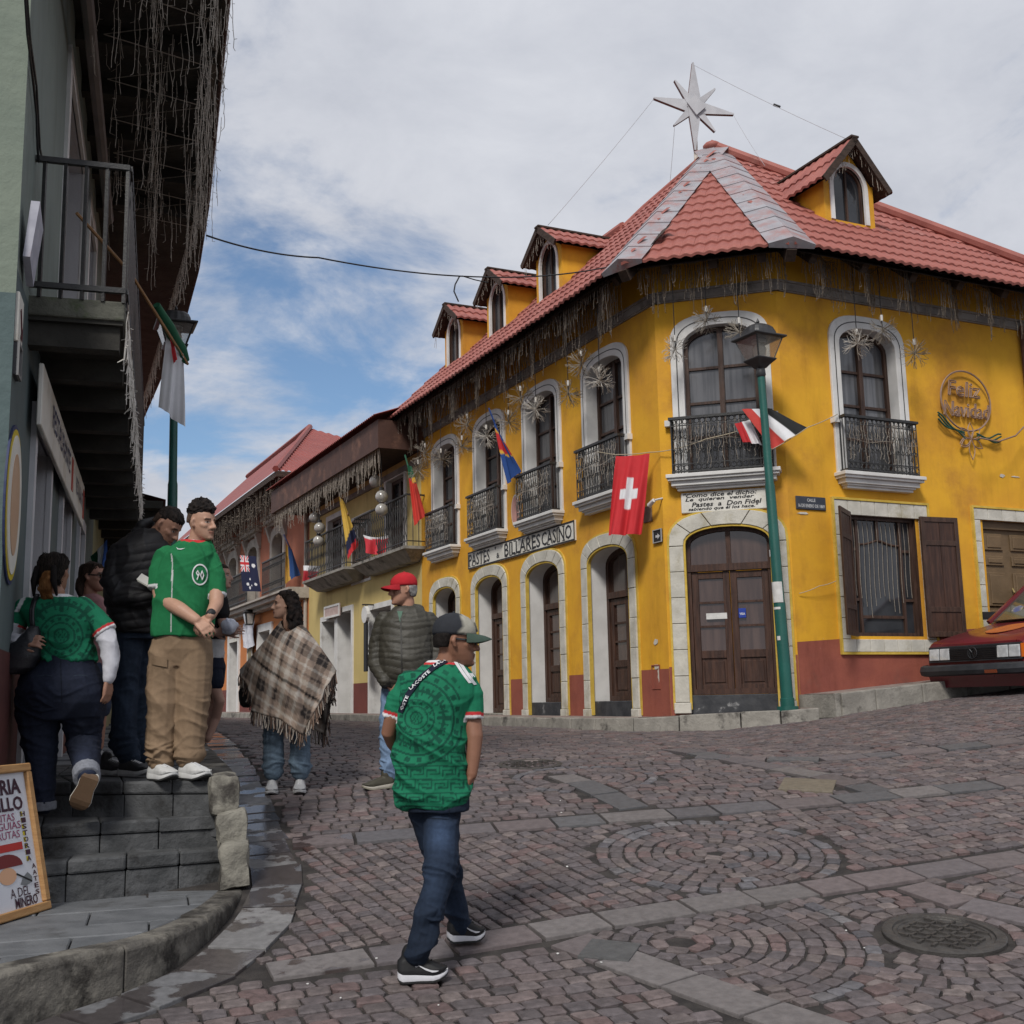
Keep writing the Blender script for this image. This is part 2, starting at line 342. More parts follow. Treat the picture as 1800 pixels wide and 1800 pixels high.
def rows(region,ang,L,W,ext,cx,cy,jit=.12,bend=0.):
    a=math.radians(ang); d=np.array([math.sin(a),math.cos(a)]); n=np.array([d[1],-d[0]])
    v=-ext
    while v<ext:
        w=W*(1+RNG.uniform(-.08,.1)); u=-ext+RNG.uniform(0,L)
        while u<ext:
            l=L*(1+RNG.uniform(-.15,.17)); uc=u+l/2; vb=v+bend*uc*uc
            q=np.array([cx,cy])+d*uc+n*vb
            if (-4.2 if q[1]<12 else -12)<q[0]<9.5 and 3.4<q[1]<36 and region(q) and ok(q,min(l,w)/2): 
                dd=d+n*2*bend*uc; stones.append((q[0],q[1],l-.013,w-.014,math.atan2(dd[1],dd[0])+RNG.normal(0,.03),0))
            u+=l
        v+=w
def rings(c,r0,r1,L,W,region=lambda q:True,kindf=lambda r,a:0):
    r=r0
    while r<r1:
        w=W*(1+RNG.uniform(-.05,.08)); rm=r+w/2; n=max(3,int(2*math.pi*rm/L)); ph=RNG.uniform(0,6.28)
        for i in range(n):
            a=ph+2*math.pi*i/n; q=c+rm*np.array([math.cos(a),math.sin(a)])
            if region(q) and ok(q,min(L,w)/2): stones.append((q[0],q[1],2*math.pi*rm/n-.014,w-.014,a+math.pi/2+RNG.normal(0,.03),kindf(rm,a)))
        r+=w
inC1=lambda q: np.linalg.norm(q-C1)<.80
inC2=lambda q: np.linalg.norm(q-C2)<.62 and q[1]>ybl(B1,q[0])
inFan=lambda q: np.linalg.norm(q-FAN)<.98 and q[1]<ybl(B2,q[0]) and q[0]>np.interp(q[1],[x[1] for x in X1[::-1]],[x[0] for x in X1[::-1]])
inMH=lambda q: np.linalg.norm(q-MH)<.86 and q[1]<ybl(B2,q[0]) and not inFan(q)
def kc(r,a): return 1 if (r>.66 or abs(math.sin(2.5*a+.4))<.22) else 0
rings(C1,.05,.79,.105,.088,inC1,kc); rings(C2,.06,.6,.105,.088,inC2,lambda r,a:1 if r>.5 else 0)
rings(FAN,.07,.97,.108,.09,inFan,lambda r,a:1 if r>.84 else 0); rings(MH,.325,.85,.105,.09,inMH)
north=lambda q: q[1]>ybl(B1,q[0]) and not inC2(q)
mid=lambda q: ybl(B2,q[0])<q[1]<ybl(B1,q[0]) and not inC1(q)
south=lambda q: q[1]<=ybl(B2,q[0]) and not inFan(q) and not inMH(q)
x4x=lambda q: np.interp(q[1],[x[1] for x in X4[::-1]],[x[0] for x in X4[::-1]])
rows(lambda q: north(q) and q[0]<x4x(q) and q[1]<13.6,78,.125,.10,13,0,10,bend=.008)
rows(lambda q: north(q) and q[0]>=x4x(q) and q[1]<15,66,.112,.094,12,3,10)
rows(lambda q: north(q) and q[0]<x4x(q) and q[1]>=13.6,82,.19,.15,20,-5,24)
rows(lambda q: mid(q) and q[0]<C1[0],152,.082,.09,6,0,7,bend=.02)
rows(lambda q: mid(q) and q[0]>=C1[0],70,.106,.088,7,3,8,bend=-.01)
rows(lambda q: south(q) and q[0]<1.6,70,.120,.102,7,0,5,bend=.012)
rows(lambda q: south(q) and q[0]>=1.6,62,.108,.094,7,3,5)
PALET=[(.132,.112,.112),(.124,.110,.112),(.146,.108,.104),(.118,.108,.112),(.150,.126,.122),(.134,.117,.114),(.108,.098,.100),(.165,.144,.137)]
PALG=[(.115,.118,.128),(.135,.138,.148),(.10,.10,.11),(.155,.155,.16)]
def wetness(x,y): 
    d=kdist(x,y); w=.62*math.exp(-max(0,d-.1)/.32) if d<2 else 0
    w+=.42*math.exp(-((x+1.0)**2/.35+(y-5.75)**2/.06))+.45*math.exp(-((x+1.25)**2/.5+(y-7.95)**2/.05)); return min(w,.66)
def stone_geo(cx,cy,l,w,ang,z=None,h=.030,round_=.22,jit=.0042,top=.0):
    """rounded cut stone: 3 rings of 8; follows the street surface"""
    c,s=math.cos(ang),math.sin(ang); hx,hy=l/2,w/2; r=min(hx,hy)*round_
    base=[(-hx+r,-hy),(hx-r,-hy),(hx,-hy+r),(hx,hy-r),(hx-r,hy),(-hx+r,hy),(-hx,hy-r),(-hx,-hy+r)]
    J=RNG.normal(0,jit,(8,2)); ztilt=RNG.normal(0,.0026)+top; tx,ty=RNG.normal(0,.025,2)
    V=[]
    for k,(sc,dz) in enumerate(((1.,-h),(1.,-.006),(.86,.0))):
        for (x,y),j in zip(base,J):
            ins=1 if sc==1. else None
            px=(x+j[0])*(1 if ins else 1-.010/max(hx,.03)); py=(y+j[1])*(1 if ins else 1-.010/max(hy,.03))
            X=cx+px*c-py*s; Y=cy+px*s+py*c
            V.append((X,Y,dz+(0 if k==0 else ztilt+tx*px+ty*py)))
    V=np.array(V); V[:,2]+=ground(V[:,0],V[:,1]); 
    F=[(i,(i+1)%8,8+(i+1)%8,8+i) for i in range(8)]+[(8+i,8+(i+1)%8,16+(i+1)%8,16+i) for i in range(8)]+[tuple(range(16,24))]
    return V,F
def camd(s): return math.hypot(s[0],s[1])
def infr(s):
    x,y=proj((s[0],s[1],float(ground(s[0],s[1])))); return s[1]>3 and -20<x<1820 and y<1830
stones.sort(key=lambda s:(0 if infr(s) else 1,camd(s)))
rest=MB(); restc=[]
def addcols(me,rgb,wet):
    ca=me.color_attributes.new('Col','FLOAT_COLOR','POINT'); ca.data.foreach_set('color',np.tile([*rgb,wet],len(me.vertices)))
for i,st in enumerate(stones):
    pal=PALG if (st[5]==1 and RNG.random()<.6) else PALET; rgb=np.array(pal[RNG.integers(len(pal))])*np.array([.92,.86,.86])*RNG.uniform(.82,1.2); wet=wetness(st[0],st[1])
    Vg,F=stone_geo(*st[:5])
    if i<300:
        o=mkobj('cobblestone',Vg,F,MAT_COB,road,fixn=False); addcols(o.data,rgb,wet)
    else:
        b=len(rest.v); rest.v.extend(map(tuple,Vg)); rest.f.extend([tuple(b+k for k in f) for f in F]); restc.append(np.tile([*rgb,wet],(len(Vg),1)))
o=mkobj('cobblestones',rest.v,rest.f,MAT_COB,road,fixn=False); o['kind']='stuff'
ca=o.data.color_attributes.new('Col','FLOAT_COLOR','POINT'); ca.data.foreach_set('color',np.concatenate(restc).ravel())
print('stones',len(stones))
# band slabs
def slab_poly(P,n,h=.035,z=.002,rgb=(.14,.135,.14),name='paving_slab',wet=None,mat=None,parent=None,inset=.006):
    P=np.array(P); c=P.mean(0); P=c+(P-c)*(1-inset*2/np.sqrt(((P-c)**2).sum(1))[:,None])
    k=len(P); V=[]
    for dz,sc in ((-h,1.),(z-.004,1.),(z,1-.008)):
        q=c+(P-c)*sc; V+= [(x,y,float(ground(x,y))+dz) for x,y in q]
    F=[(i,(i+1)%k,k+(i+1)%k,k+i) for i in range(k)]+[(k+i,k+(i+1)%k,2*k+(i+1)%k,2*k+i) for i in range(k)]+[tuple(range(2*k,3*k))]
    o=mkobj(name,V,F,mat or MAT_SLAB,parent or road); addcols(o.data,rgb,wetness(*c) if wet is None else wet); return o
SLABC=[(.135,.118,.122),(.115,.108,.114),(.138,.113,.113),(.10,.098,.102),(.155,.14,.137),(.125,.105,.105)]
for pts,w in BANDS:
    P=resample(pts,.02); i=0
    while i<len(P)-8:
        n=int(RNG.uniform(15,26)); j=min(i+n,len(P)-1)
        if len(P)-1-j<8: j=len(P)-1
        a,b=P[i],P[j]; t=(b-a)/np.linalg.norm(b-a); nn=np.array([t[1],-t[0]])*w/2
        cc=(a+b)/2
        if kdist(*cc)>.36 and not on_walk(*cc,.05) and cc[1]>3.5 and cc[0]<8 and np.linalg.norm(cc-MH)>.4:
            slab_poly([a-nn,b-nn,b+nn,a+nn],0,rgb=np.array(SLABC[RNG.integers(len(SLABC))])*RNG.uniform(.85,1.1),z=RNG.normal(.002,.002))
        i=j
# gutter slabs along the left kerb
def koff(i,d):
    t=KL[min(i+2,len(KL)-1)]-KL[max(i-2,0)]; t/=np.linalg.norm(t); return KL[i]+np.array([t[1],-t[0]])*d
i=4
while i<len(KL)-8:
    n=int(RNG.uniform(4.2,6.8)); j=min(i+n,len(KL)-1)
    if 3.6<KL[i][1]<20: slab_poly([koff(i,.035),koff(j,.035),koff(j,RNG.uniform(.34,.38)),koff(i,RNG.uniform(.34,.38))],0,rgb=np.array([(.165,.165,.172),(.14,.14,.15),(.19,.185,.185)][RNG.integers(3)])*RNG.uniform(.85,1.1),z=RNG.normal(0,.003),inset=.009,wet=min(.66,wetness(*KL[i])*.95+RNG.uniform(-.12,.06)))
    i=j
# odd small square covers set in the paving
for (px,py,sz,rgb) in [(1072,1672,.27,(.085,.085,.085)),(1420,1380,.42,(.16,.135,.10))]:
    c=gp(px,py); a=math.radians(-20); d=np.array([math.cos(a),math.sin(a)])*sz/2; n=np.array([-d[1],d[0]])
    slab_poly([c-d-n,c+d-n,c+d+n,c-d+n],0,rgb=rgb,z=.008,name='access_cover',wet=0)
# manhole covers
MAT_IRON=M('cast iron',(.055,.05,.047),(.085,.078,.072),scale=14.,rough=.55,metal=.4,bump=.3,bscale=90.,rvar=.12)
def manhole(c,R,label):
    z=lambda x,y: float(ground(x,y)); e=E('manhole_cover',(c[0],c[1],z(*c)),label,'manhole cover')
    P=lambda r,a,dz:(c[0]+r*math.cos(a),c[1]+r*math.sin(a),z(c[0]+r*math.cos(a),c[1]+r*math.sin(a))+dz)
    n=48; rr=[]
    for r,dz in ((R*1.12,-.03),(R*1.12,.002),(R*1.1,.006),(R*.93,.006),(R*.92,-.004),(R*.90,-.004)): rr.append([P(r,2*math.pi*k/n,dz) for k in range(n)])
    mb=MB(); mb.ring(rr,False); smooth_shade(mb.build('rim',MAT_IRON,e),35)
    mb=MB(); mb.ring([[P(R*.90,2*math.pi*k/n,-.02) for k in range(n)],[P(R*.90,2*math.pi*k/n,-.001) for k in range(n)],[P(R*.84,2*math.pi*k/n,.001) for k in range(n)],[P(R*.83,2*math.pi*k/n,-.005) for k in range(n)]]); mb.build('lid',MAT_IRON,e)
    g=MB(); st=R*.19
    for i in range(-6,7):
        for j in range(-6,7):
            x,y=i*st,j*st
            if math.hypot(x,y)<R*.78:
                a=math.pi/4 if (i+j)%2 else -math.pi/4; dx,dy=math.cos(a)*st*.5,math.sin(a)*st*.5; q=(c[0]+x,c[1]+y)
                g.bar((q[0]-dx,q[1]-dy,z(q[0]-dx,q[1]-dy)),(q[0]+dx,q[1]+dy,z(q[0]+dx,q[1]+dy)),st*.34,.012)
    g.build('tread_studs',MAT_IRON,e)
manhole(MH,.265,'round cast iron manhole cover with raised studs set in the cobbles')
manhole(MH2,.26,'worn manhole cover in the cobbles in front of the arched doors')
# --- pavement and kerb round the yellow corner building
def zwL(s): return 1.27+.004*max(0,s)
walk=[]   # (inner, outer, ztop)
for s in (40,30,24,20,17,14,11.5,9.5,7.5,6,4.5,3.2,2,1,.2): walk.append((PL.pt(s,0,0),PL.pt(s,0,WL),zwL(s)))
def isec(p1,o1,p2,o2):
    a=p1.o+p1.n*o1;b=p2.o+p2.n*o2; Mx=np.array([[p1.d[0],-p2.d[0]],[p1.d[1],-p2.d[1]]]); t=np.linalg.solve(Mx,(b-a)[:2]); return a+p1.d*t[0]
k1=isec(PL,WL,PC,WC); k2=isec(PC,WC,PR,WR)
walk.append((np.array([A[0],A[1],0]),k1*.6+PL.pt(.1,0,WL)*.4,1.275)); walk.append((np.array([A[0],A[1],0]),k1*.6+PC.pt(.1,0,WC)*.4,1.28))
for s in (.5,1.0): walk.append((PC.pt(s,0,0),PC.pt(s,0,WC),1.29+.03*s))
walk.append((np.array([B[0],B[1],0]),k2*.6+PC.pt(sB-.1,0,WC)*.4,1.335)); walk.append((np.array([B[0],B[1],0]),k2*.6+PR.pt(.05,0,WR)*.4,1.36))
def zwR(s): return 1.52+.072*s
side=E('pavement',(A[0],A[1]-.5,1.2),'narrow stone pavement wrapping the yellow corner building','pavement'); tag(side,kind='structure')
pv=MB()
for (i0,o0,z0),(i1,o1,z1) in zip(walk,walk[1:]):
    t0=(i0-o0)*.14/np.linalg.norm(i0-o0);t1=(i1-o1)*.14/np.linalg.norm(i1-o1); Z=np.array([0,0,1.])
    pv.poly([o0+t0+Z*z0,o1+t1+Z*z1,i1+Z*z1,i0+Z*z0] if np.linalg.norm(i0-i1)>1e-3 else [o0+t0+Z*z0,o1+t1+Z*z1,i1+Z*z1])
rw=[(PR.pt(s,0,0),PR.pt(s,0,WR-.02),zwR(s)) for s in (.06,.8,1.6,2.4,3.2,4,5,6.5,8,10)]
for (i0,o0,z0),(i1,o1,z1) in zip(rw,rw[1:]):
    t=(i0-o0)*.14/np.linalg.norm(i0-o0); Z=np.array([0,0,1.]); pv.poly([o0+t+Z*z0,o1+t+Z*z1,i1+Z*z1,i0+Z*z0])
MAT_WALK=M('pavement paving',(.20,.15,.135),(.27,.225,.20),scale=9.,rough=.85,bump=.4,bscale=45.,dirt=(.10,.085,.075),dscale=2.)
pv.build('paving',MAT_WALK,side)
def kerbrun(seq,step,name='kerb_stone',mat=MAT_CONC,parent=None,wid=.16,drop=.14):
    O=np.array([[*o[:2],z] for _,o,z in seq]); I=np.array([(i-o)[:2]/max(1e-6,np.linalg.norm((i-o)[:2])) for i,o,_ in seq])
    d=np.concatenate([[0],np.cumsum(np.linalg.norm(np.diff(O[:,:2],axis=0),axis=1))]); x=0
    f=lambda t:(np.array([np.interp(t,d,O[:,k]) for k in range(3)]),np.array([np.interp(t,d,I[:,k]) for k in range(2)]))
    while x<d[-1]-.1:
        l=step*RNG.uniform(.75,1.25); x1=min(x+l,d[-1])
        (a,na),(b,nb)=f(x+.006),f(x1-.006); j=RNG.normal(0,.006,4); dz=RNG.normal(.003,.004)
        zb=min(float(ground(a[0],a[1])),float(ground(b[0],b[1])))-.05
        P=[(a[0],a[1],zb),(b[0],b[1],zb),(b[0]+nb[0]*wid,b[1]+nb[1]*wid,zb),(a[0]+na[0]*wid,a[1]+na[1]*wid,zb)]
        T=[(a[0]+na[0]*(.012+j[0]),a[1]+na[1]*(.012+j[0]),a[2]+dz),(b[0]+nb[0]*(.012+j[1]),b[1]+nb[1]*(.012+j[1]),b[2]+dz),(P[2][0],P[2][1],b[2]+dz),(P[3][0],P[3][1],a[2]+dz)]
        m=MB(); m.hexa(P+T); bevel(m.build(name,mat,parent),.012,2); x=x1
kerbrun(walk,.62,parent=side); kerbrun(rw,.7,parent=side,wid=.17)
mb=MB(); mb.hexa([PR.pt(-.02,1.2,0),PR.pt(.06,1.2,0),PR.pt(.06,1.2,WR-.05),PR.pt(-.02,1.2,WR-.05),PR.pt(-.02,zwR(0),0),PR.pt(.06,zwR(0),0),PR.pt(.06,zwR(0),WR-.05),PR.pt(-.02,zwR(0),WR-.05)]); mb.build('pavement_step',MAT_CONC,side)
# --- flight of steps, pad and landing in front of the green building
st=E('street_steps',(PG.pt(sE3,0,.6)[0],PG.pt(sE3,0,.6)[1],.3),'dark slate street steps climbing to the raised pavement by the green wall','steps'); tag(st,kind='structure')
def gslab(s0,s1,o0,o1,z0,z1,name,mat,jit=.003,bv=.008,par=None):
    m=MB(); m.fbox(PG,s0,s1,z0,z1,o0,o1); v=np.array(m.v); v[:,2]+=np.where(v[:,2]>z1-1e-6,RNG.normal(0,jit),0); m.v=[tuple(q) for q in v]; return bevel(m.build(name,mat,par or st),bv,2)
oIn=oK-.03; SLAND=1.7
def eline(k,t,back=0.):
    if k<3: L_,R_,_=EDG[k]; p=L_+(R_-L_)*t; d=(R_-L_)/np.linalg.norm(R_-L_); n=np.array([-d[1],d[0],0]); n=n if n[1]>0 else -n; return p[:2]+n[:2]*back
    o=oIn*t+(-.25)*(1-t); return PG.pt(SLAND,0,o)[:2]
def pslab(P,z0,z1,name,mat,bv=.012,dz=0.):
    P=np.array(P); c=P.mean(0); P=c+(P-c)*(1-.003/np.sqrt(((P-c)**2).sum(1))[:,None]); m=MB(); m.prism([(x,y,z0) for x,y in P],(0,0,z1+dz-z0)); return bevel(m.build(name,mat,st),bv,2)
for k,zb in ((0,.40),(1,.63),(2,.80)):
    z=EDG[k][2]; ts=[-.55,-.2,.13,.44,.73,1.0] if k!=1 else [-.55,-.05,.28,.62,1.0]
    for t0,t1 in zip(ts,ts[1:]):
        bk=.035 if k<2 else .0
        pslab([eline(k,t0),eline(k,t1),eline(k+1,t1 if k<2 else max(0,(t1+.28)/1.28),bk),eline(k+1,t0 if k<2 else max(0,(t0+.28)/1.28),bk)],z-.08,z,'tread_slab',MAT_STEP,.014,RNG.normal(0,.003))
        pslab([eline(k,t0,.014),eline(k,t1,.014),eline(k,t1,.10),eline(k,t0,.10)],zb-.08,z-.083,'riser_slab',MAT_STEP,.006)
x=-.25
while x<oIn-.02:
    l=.46; x1=min(x+l,oIn); y=SLAND+.005
    while y<24:
        yl=RNG.uniform(.6,.95) if y<8 else 2.5; z=landz(y+yl/2)-.0; gslab(y+.004,y+yl-.004,x+.004,x1-.004,z-.5,z-.006,'landing_slab',MAT_STEP if y<3 else MAT_FLAG,.003,.006); y+=yl
    x=x1
# landing edge kerb
lk=[(PG.pt(s,0,0),PG.pt(s,0,oK+.05),landz(s)+.012) for s in (sE1+.06,2,3,4.5,6,8,11,15,20,26)]
kerbrun(lk,.6,mat=MAT_KERB,parent=st,wid=.21)
# cheek stones stepping down the open side
def rock(P0,P1,name,mat,parent,rough=.018,sub=5,seed=0,rnd=.06):
    """roughly squared stone between two corners, in PG coordinates (s,o,z)"""
    bm=bmesh.new(); bmesh.ops.create_cube(bm,size=1.); bmesh.ops.subdivide_edges(bm,edges=bm.edges[:],cuts=sub,use_grid_fill=True)
    c=(np.array(P0)+np.array(P1))/2; h=abs(np.array(P1)-np.array(P0))
    for v in bm.verts:
        q=np.array(v.co)*h; e=np.maximum(abs(q)-(h/2-rnd),0); L=np.linalg.norm(e)
        if L>rnd: q=np.sign(q)*(np.minimum(abs(q),h/2-rnd)+e/L*rnd)
        q=q+c; p=PG.pt(q[0],q[2],q[1]); n=mnoise.noise_vector(Vector(p)*7+Vector((seed,0,0)))*rough+mnoise.noise_vector(Vector(p)*22)*rough*.4
        v.co=Vector(p)+n
    me=bpy.data.meshes.new(name); loc=wloc(parent)
    for v in bm.verts: v.co-=Vector(loc)
    bm.to_mesh(me); bm.free(); me.materials.append(mat); o=bpy.data.objects.new(name,me); COL.objects.link(o); o.parent=parent; return smooth_shade(o,50)
for k,(px,py,Y,w,h,dp,mt) in enumerate(((393,1396,7.36,.165,.235,.34,0),(405,1451,7.27,.165,.20,.32,0),(411,1516,7.17,.17,.27,.34,0))):
    c=at_depth(px,py,Y); g_=gco(c); rock((g_[0]-dp/2,g_[1]-w/2,c[2]-h/2),(g_[0]+dp/2,g_[1]+w/2,c[2]+h/2),'cheek_stone',MAT_CHEEK,st,seed=k,rnd=.022,rough=.024)
# pad kerb (curved) and flagstones
npad=next(i for i in range(len(KL)) if KL[i][1]>KT[-1][1]-.03 and KL[i][0]>-1.75)
def kin(i,d): 
    t=KL[min(i+2,len(KL)-1)]-KL[max(i-2,0)]; t/=np.linalg.norm(t); return KL[i]-np.array([t[1],-t[0]])*d
i=0; curved=[8,14,12,14,9,9]; kk=0
while i<npad-2:
    j=min(i+[11,13,12,14][kk%4],npad); kk+=1; j=npad if npad-j<4 else j
    idx=list(range(i,j+1)); z=PADZ+.006
    ou=[KL[k] for k in idx]; inn=[kin(k,.15) for k in idx]
    if kk: ou[0]=ou[0]*.9+ou[1]*.1; inn[0]=inn[0]*.9+inn[1]*.1
    V=[];F=[];n=len(idx); nz=RNG.normal(0,.004)
    for (a,b) in zip(ou,inn):
        zb=float(ground(*a))-.05; V+=[(a[0],a[1],zb),(a[0],a[1],z-.02+nz),(*(a+(b-a)*.12),z+nz),(b[0],b[1],z+nz),(b[0],b[1],zb)]
    for k in range(n-1): F+=[(k*5+q,k*5+(q+1)%5,(k+1)*5+(q+1)%5,(k+1)*5+q) for q in range(5)]
    F+=[tuple(range(5)),tuple((n-1)*5+q for q in range(5))]
    o=mkobj('kerb_stone',V,F,MAT_KERB,st); bevel(smooth_shade(o,40),.008,2); i=j
padpoly=[np.array(gco((*kin(k,.15),0))) for k in range(0,npad+1,2)]+[np.array(gco((*eline(0,1.,.03),0))),np.array(gco((*eline(0,-.55,.03),0))),np.array([-2.2,-.25])]
def clip_convexish(sub,clip):   # Sutherland-Hodgman (sub clipped by convex clip)
    outp=sub
    A2=sum(a[0]*b[1]-a[1]*b[0] for a,b in zip(clip,clip[1:]+clip[:1])); sg=1 if A2>0 else -1
    for a,b in zip(clip,clip[1:]+clip[:1]):
        inp=outp; outp=[]
        ins=lambda p: sg*((b[0]-a[0])*(p[1]-a[1])-(b[1]-a[1])*(p[0]-a[0]))>=0
        for p,q in zip(inp,inp[1:]+inp[:1]):
            ip,iq=ins(p),ins(q)
            if ip: outp.append(p)
            if ip!=iq:
                d=np.array(q)-np.array(p); n=np.array([-(b[1]-a[1]),b[0]-a[0]]); t=((np.array(a)-np.array(p))@n)/(d@n+1e-12); outp.append(np.array(p)+d*t)
        if not outp: return []
    return outp
s=-2.6; r_=0
while s<1.0:
    w=[.34,.30,.42,.36][r_%4]; o0=-.25-RNG.uniform(0,.4)
    while o0<oK:
        l=RNG.uniform(.5,.85); cell=[np.array(q) for q in ((s+.004,o0+.004),(s+w-.004,o0+.004),(s+w-.004,o0+l-.004),(s+.004,o0+l-.004))]
        P=clip_convexish(padpoly,cell)
        if len(P)>=3:
            dz=RNG.normal(0,.0025); top=[PG.pt(q[0],PADZ+dz,q[1]) for q in P]
            m=MB(); m.prism([PG.pt(q[0],.2,q[1]) for q in P],(0,0,PADZ+dz-.2)); bevel(m.build('flagstone',MAT_FLAG,st),.006,1)
        o0+=l
    s+=w; r_+=1
mb=MB(); mb.prism([PG.pt(q[0],0.,q[1]) for q in padpoly],(0,0,PADZ-.02)); mb.build('pad_bed',MAT_MORTAR,st)

# ================================================================ shared facade helpers
def arch(sc,hw,z0,zs,zc,p=2.2,n=14):
    pts=[(sc-hw,z0)]
    for i in range(n+1):
        t=-1+2*i/n; a=math.pi*(1-i/n); x=math.cos(a)
        c,s_=abs(math.cos(a))**(2/p),abs(math.sin(a))**(2/p); pts.append((sc+hw*math.copysign(c,math.cos(a)),zs+(zc-zs)*s_))
    pts.append((sc+hw,z0)); 
    return pts
def rect(s0,s1,z0,z1): return [(s0,z0),(s0,z1),(s1,z1),(s1,z0)]
def pinpoly(p,poly): return inpoly(p[0],p[1],np.array(poly))
def wall(pl,outline,holes,name,mat,parent,off=0.,sub=None):
    vs=[Vector(p) for p in outline]; es=[]; n=len(vs); es=[(i,(i+1)%n) for i in range(n)]
    for h in holes:
        b=len(vs); k=len(h); vs+=[Vector(p) for p in h]; es+=[(b+i,b+(i+1)%k) for i in range(k)]
    r=delaunay_2d_cdt(vs,es,[],0,1e-5); V,F=r[0],r[2]; keep=[]
    for f in F:
        c=sum((V[i] for i in f),Vector((0,0)))/len(f)
        if pinpoly(c,outline) and not any(pinpoly(c,h) for h in holes): keep.append(tuple(f))
    mb=MB(); mb.add([pl.pt(v.x,v.y,off) for v in V],keep); o=mb.build(name,mat,parent,fixn=False)
    me=o.data; me.update()   # face outward
    bm=bmesh.new(); bm.from_mesh(me); bad=[f for f in bm.faces if f.normal@Vector(pl.n)<0]; bmesh.ops.reverse_faces(bm,faces=bad); bm.to_mesh(me); bm.free(); return o
def reveal(pl,h,depth,name,mat,parent,o0=0.,closed=False):
    mb=MB(); n=len(h); rng_=range(n if closed else n-1)
    for i in rng_:
        a,b=h[i],h[(i+1)%n]; mb.poly([pl.pt(*a,o0),pl.pt(*b,o0),pl.pt(*b,-depth),pl.pt(*a,-depth)])
    return mb.build(name,mat,parent,fixn=False)
def strip(pl,outer,inner,o0,o1,name,mat,parent,closed=False,bv=0.):
    """frame between two outlines with equal point counts, from offset o0 (back) to o1 (front)"""
    mb=MB(); n=len(outer); V=[]
    for a,b in zip(outer,inner): V+=[pl.pt(*a,o0),pl.pt(*a,o1),pl.pt(*b,o1),pl.pt(*b,o0)]
    F=[]
    for i in range(n if closed else n-1):
        j=(i+1)%n; F+=[(i*4+q,j*4+q,j*4+(q+1)%4,i*4+(q+1)%4) for q in range(4)]
    if not closed: F+=[(0,1,2,3),tuple((n-1)*4+q for q in (3,2,1,0))]
    mb.add(V,F); o=mb.build(name,mat,parent)
    if bv: bevel(o,bv,2)
    return o
def inset(poly,d):
    P=[np.array(p,float) for p in poly]; n=len(P); A2=sum(a[0]*b[1]-a[1]*b[0] for a,b in zip(P,P[1:]+P[:1])); sg=1 if A2>0 else -1; out=[]
    for i in range(n):
        a,b,c=P[i-1],P[i],P[(i+1)%n]; e1=(b-a)/(np.linalg.norm(b-a)+1e-9); e2=(c-b)/(np.linalg.norm(c-b)+1e-9)
        n1=np.array([-e1[1],e1[0]])*sg; n2=np.array([-e2[1],e2[0]])*sg; m=n1+n2; m/=max(np.linalg.norm(m),1e-6); k=d/max(.35,m@n1); out.append(tuple(b+m*k))
    return out
def panes(pl,poly,cols,rws,off,parent,mat,name='pane',gap=.0):
    for c0,c1 in zip(cols,cols[1:]):
        for r0,r1 in zip(rws,rws[1:]):
            P=clip_convexish([np.array(p) for p in poly],[np.array(q) for q in ((c0,r0),(c1,r0),(c1,r1),(c0,r1))])
            if len(P)>=3:
                mb=MB(); mb.prism([pl.pt(p[0],p[1],off) for p in P],pl.n*.004); mb.build(name,mat,parent)
def fr(pl,mb,s0,s1,z0,z1,o0,o1): mb.fbox(pl,s0,s1,z0,z1,o0,o1)
WOOD=M('dark brown wood',(.038,.020,.014),(.070,.037,.025),scale=6.,rough=.55,bump=.35,bscale=14.,stretch=(4,4,.6),rvar=.12,spec=.4)
WOOD2=M('door wood',(.036,.017,.012),(.072,.034,.022),scale=5.,rough=.5,bump=.35,bscale=12.,stretch=(5,5,.5),rvar=.12,spec=.4)
WHITE=M('white trim paint',(.60,.59,.57),(.70,.69,.67),scale=3.,rough=.7,bump=.12,bscale=40.,dirt=(.36,.34,.31),dscale=1.8,dpos=(.58,.8))
GLASS=M('window glass',(.016,.018,.022),(.04,.042,.047),scale=1.4,rough=.06,spec=.55,coat=.1)
CURT=M('glass over curtain',(.06,.061,.066),(.125,.125,.132),scale=2.2,rough=.12,spec=.7,coat=.25,stretch=(7,7,.4))
DGLASS=M('door glass',(.045,.024,.018),(.085,.05,.038),scale=2.4,rough=.1,spec=.8,coat=.4,stretch=(5,5,.4))
IRON=M('black wrought iron',(.016,.016,.017),(.03,.029,.028),scale=20.,rough=.5,spec=.5,bump=.2,bscale=60.)
STONE=M('cream surround stone',(.46,.44,.385),(.58,.555,.49),scale=5.,rough=.85,bump=.3,bscale=30.,dirt=(.33,.29,.19),dscale=2.2,dpos=(.52,.75))
YEL=M('yellow wall paint',(.74,.39,.027),(.65,.32,.027),streak=.38,chip=(.55,.48,.36),scale=1.1,rough=.82,bump=.35,bscale=5.,dirt=(.47,.215,.034),dscale=.75,dpos=(.44,.72))
YTR=M('yellow edge paint',(.62,.43,.08),(.50,.34,.05),scale=6.,rough=.8,bump=.3,bscale=25.)
RED=M('red dado paint',(.30,.088,.058),(.245,.07,.05),streak=.5,chip=(.40,.33,.28),scale=2.,rough=.8,bump=.4,bscale=7.,dirt=(.20,.085,.065),dscale=1.5,dpos=(.55,.78))
BLACKP=M('black threshold paint',(.03,.032,.037),(.055,.057,.062),scale=6.,rough=.6,bump=.3,bscale=18.,dirt=(.28,.28,.28),dscale=3.,dpos=(.62,.7))
SOFF=M('soffit wood',(.034,.022,.016),(.06,.038,.028),scale=5.,rough=.8,stretch=(2,2,6),bump=.3,bscale=20.)
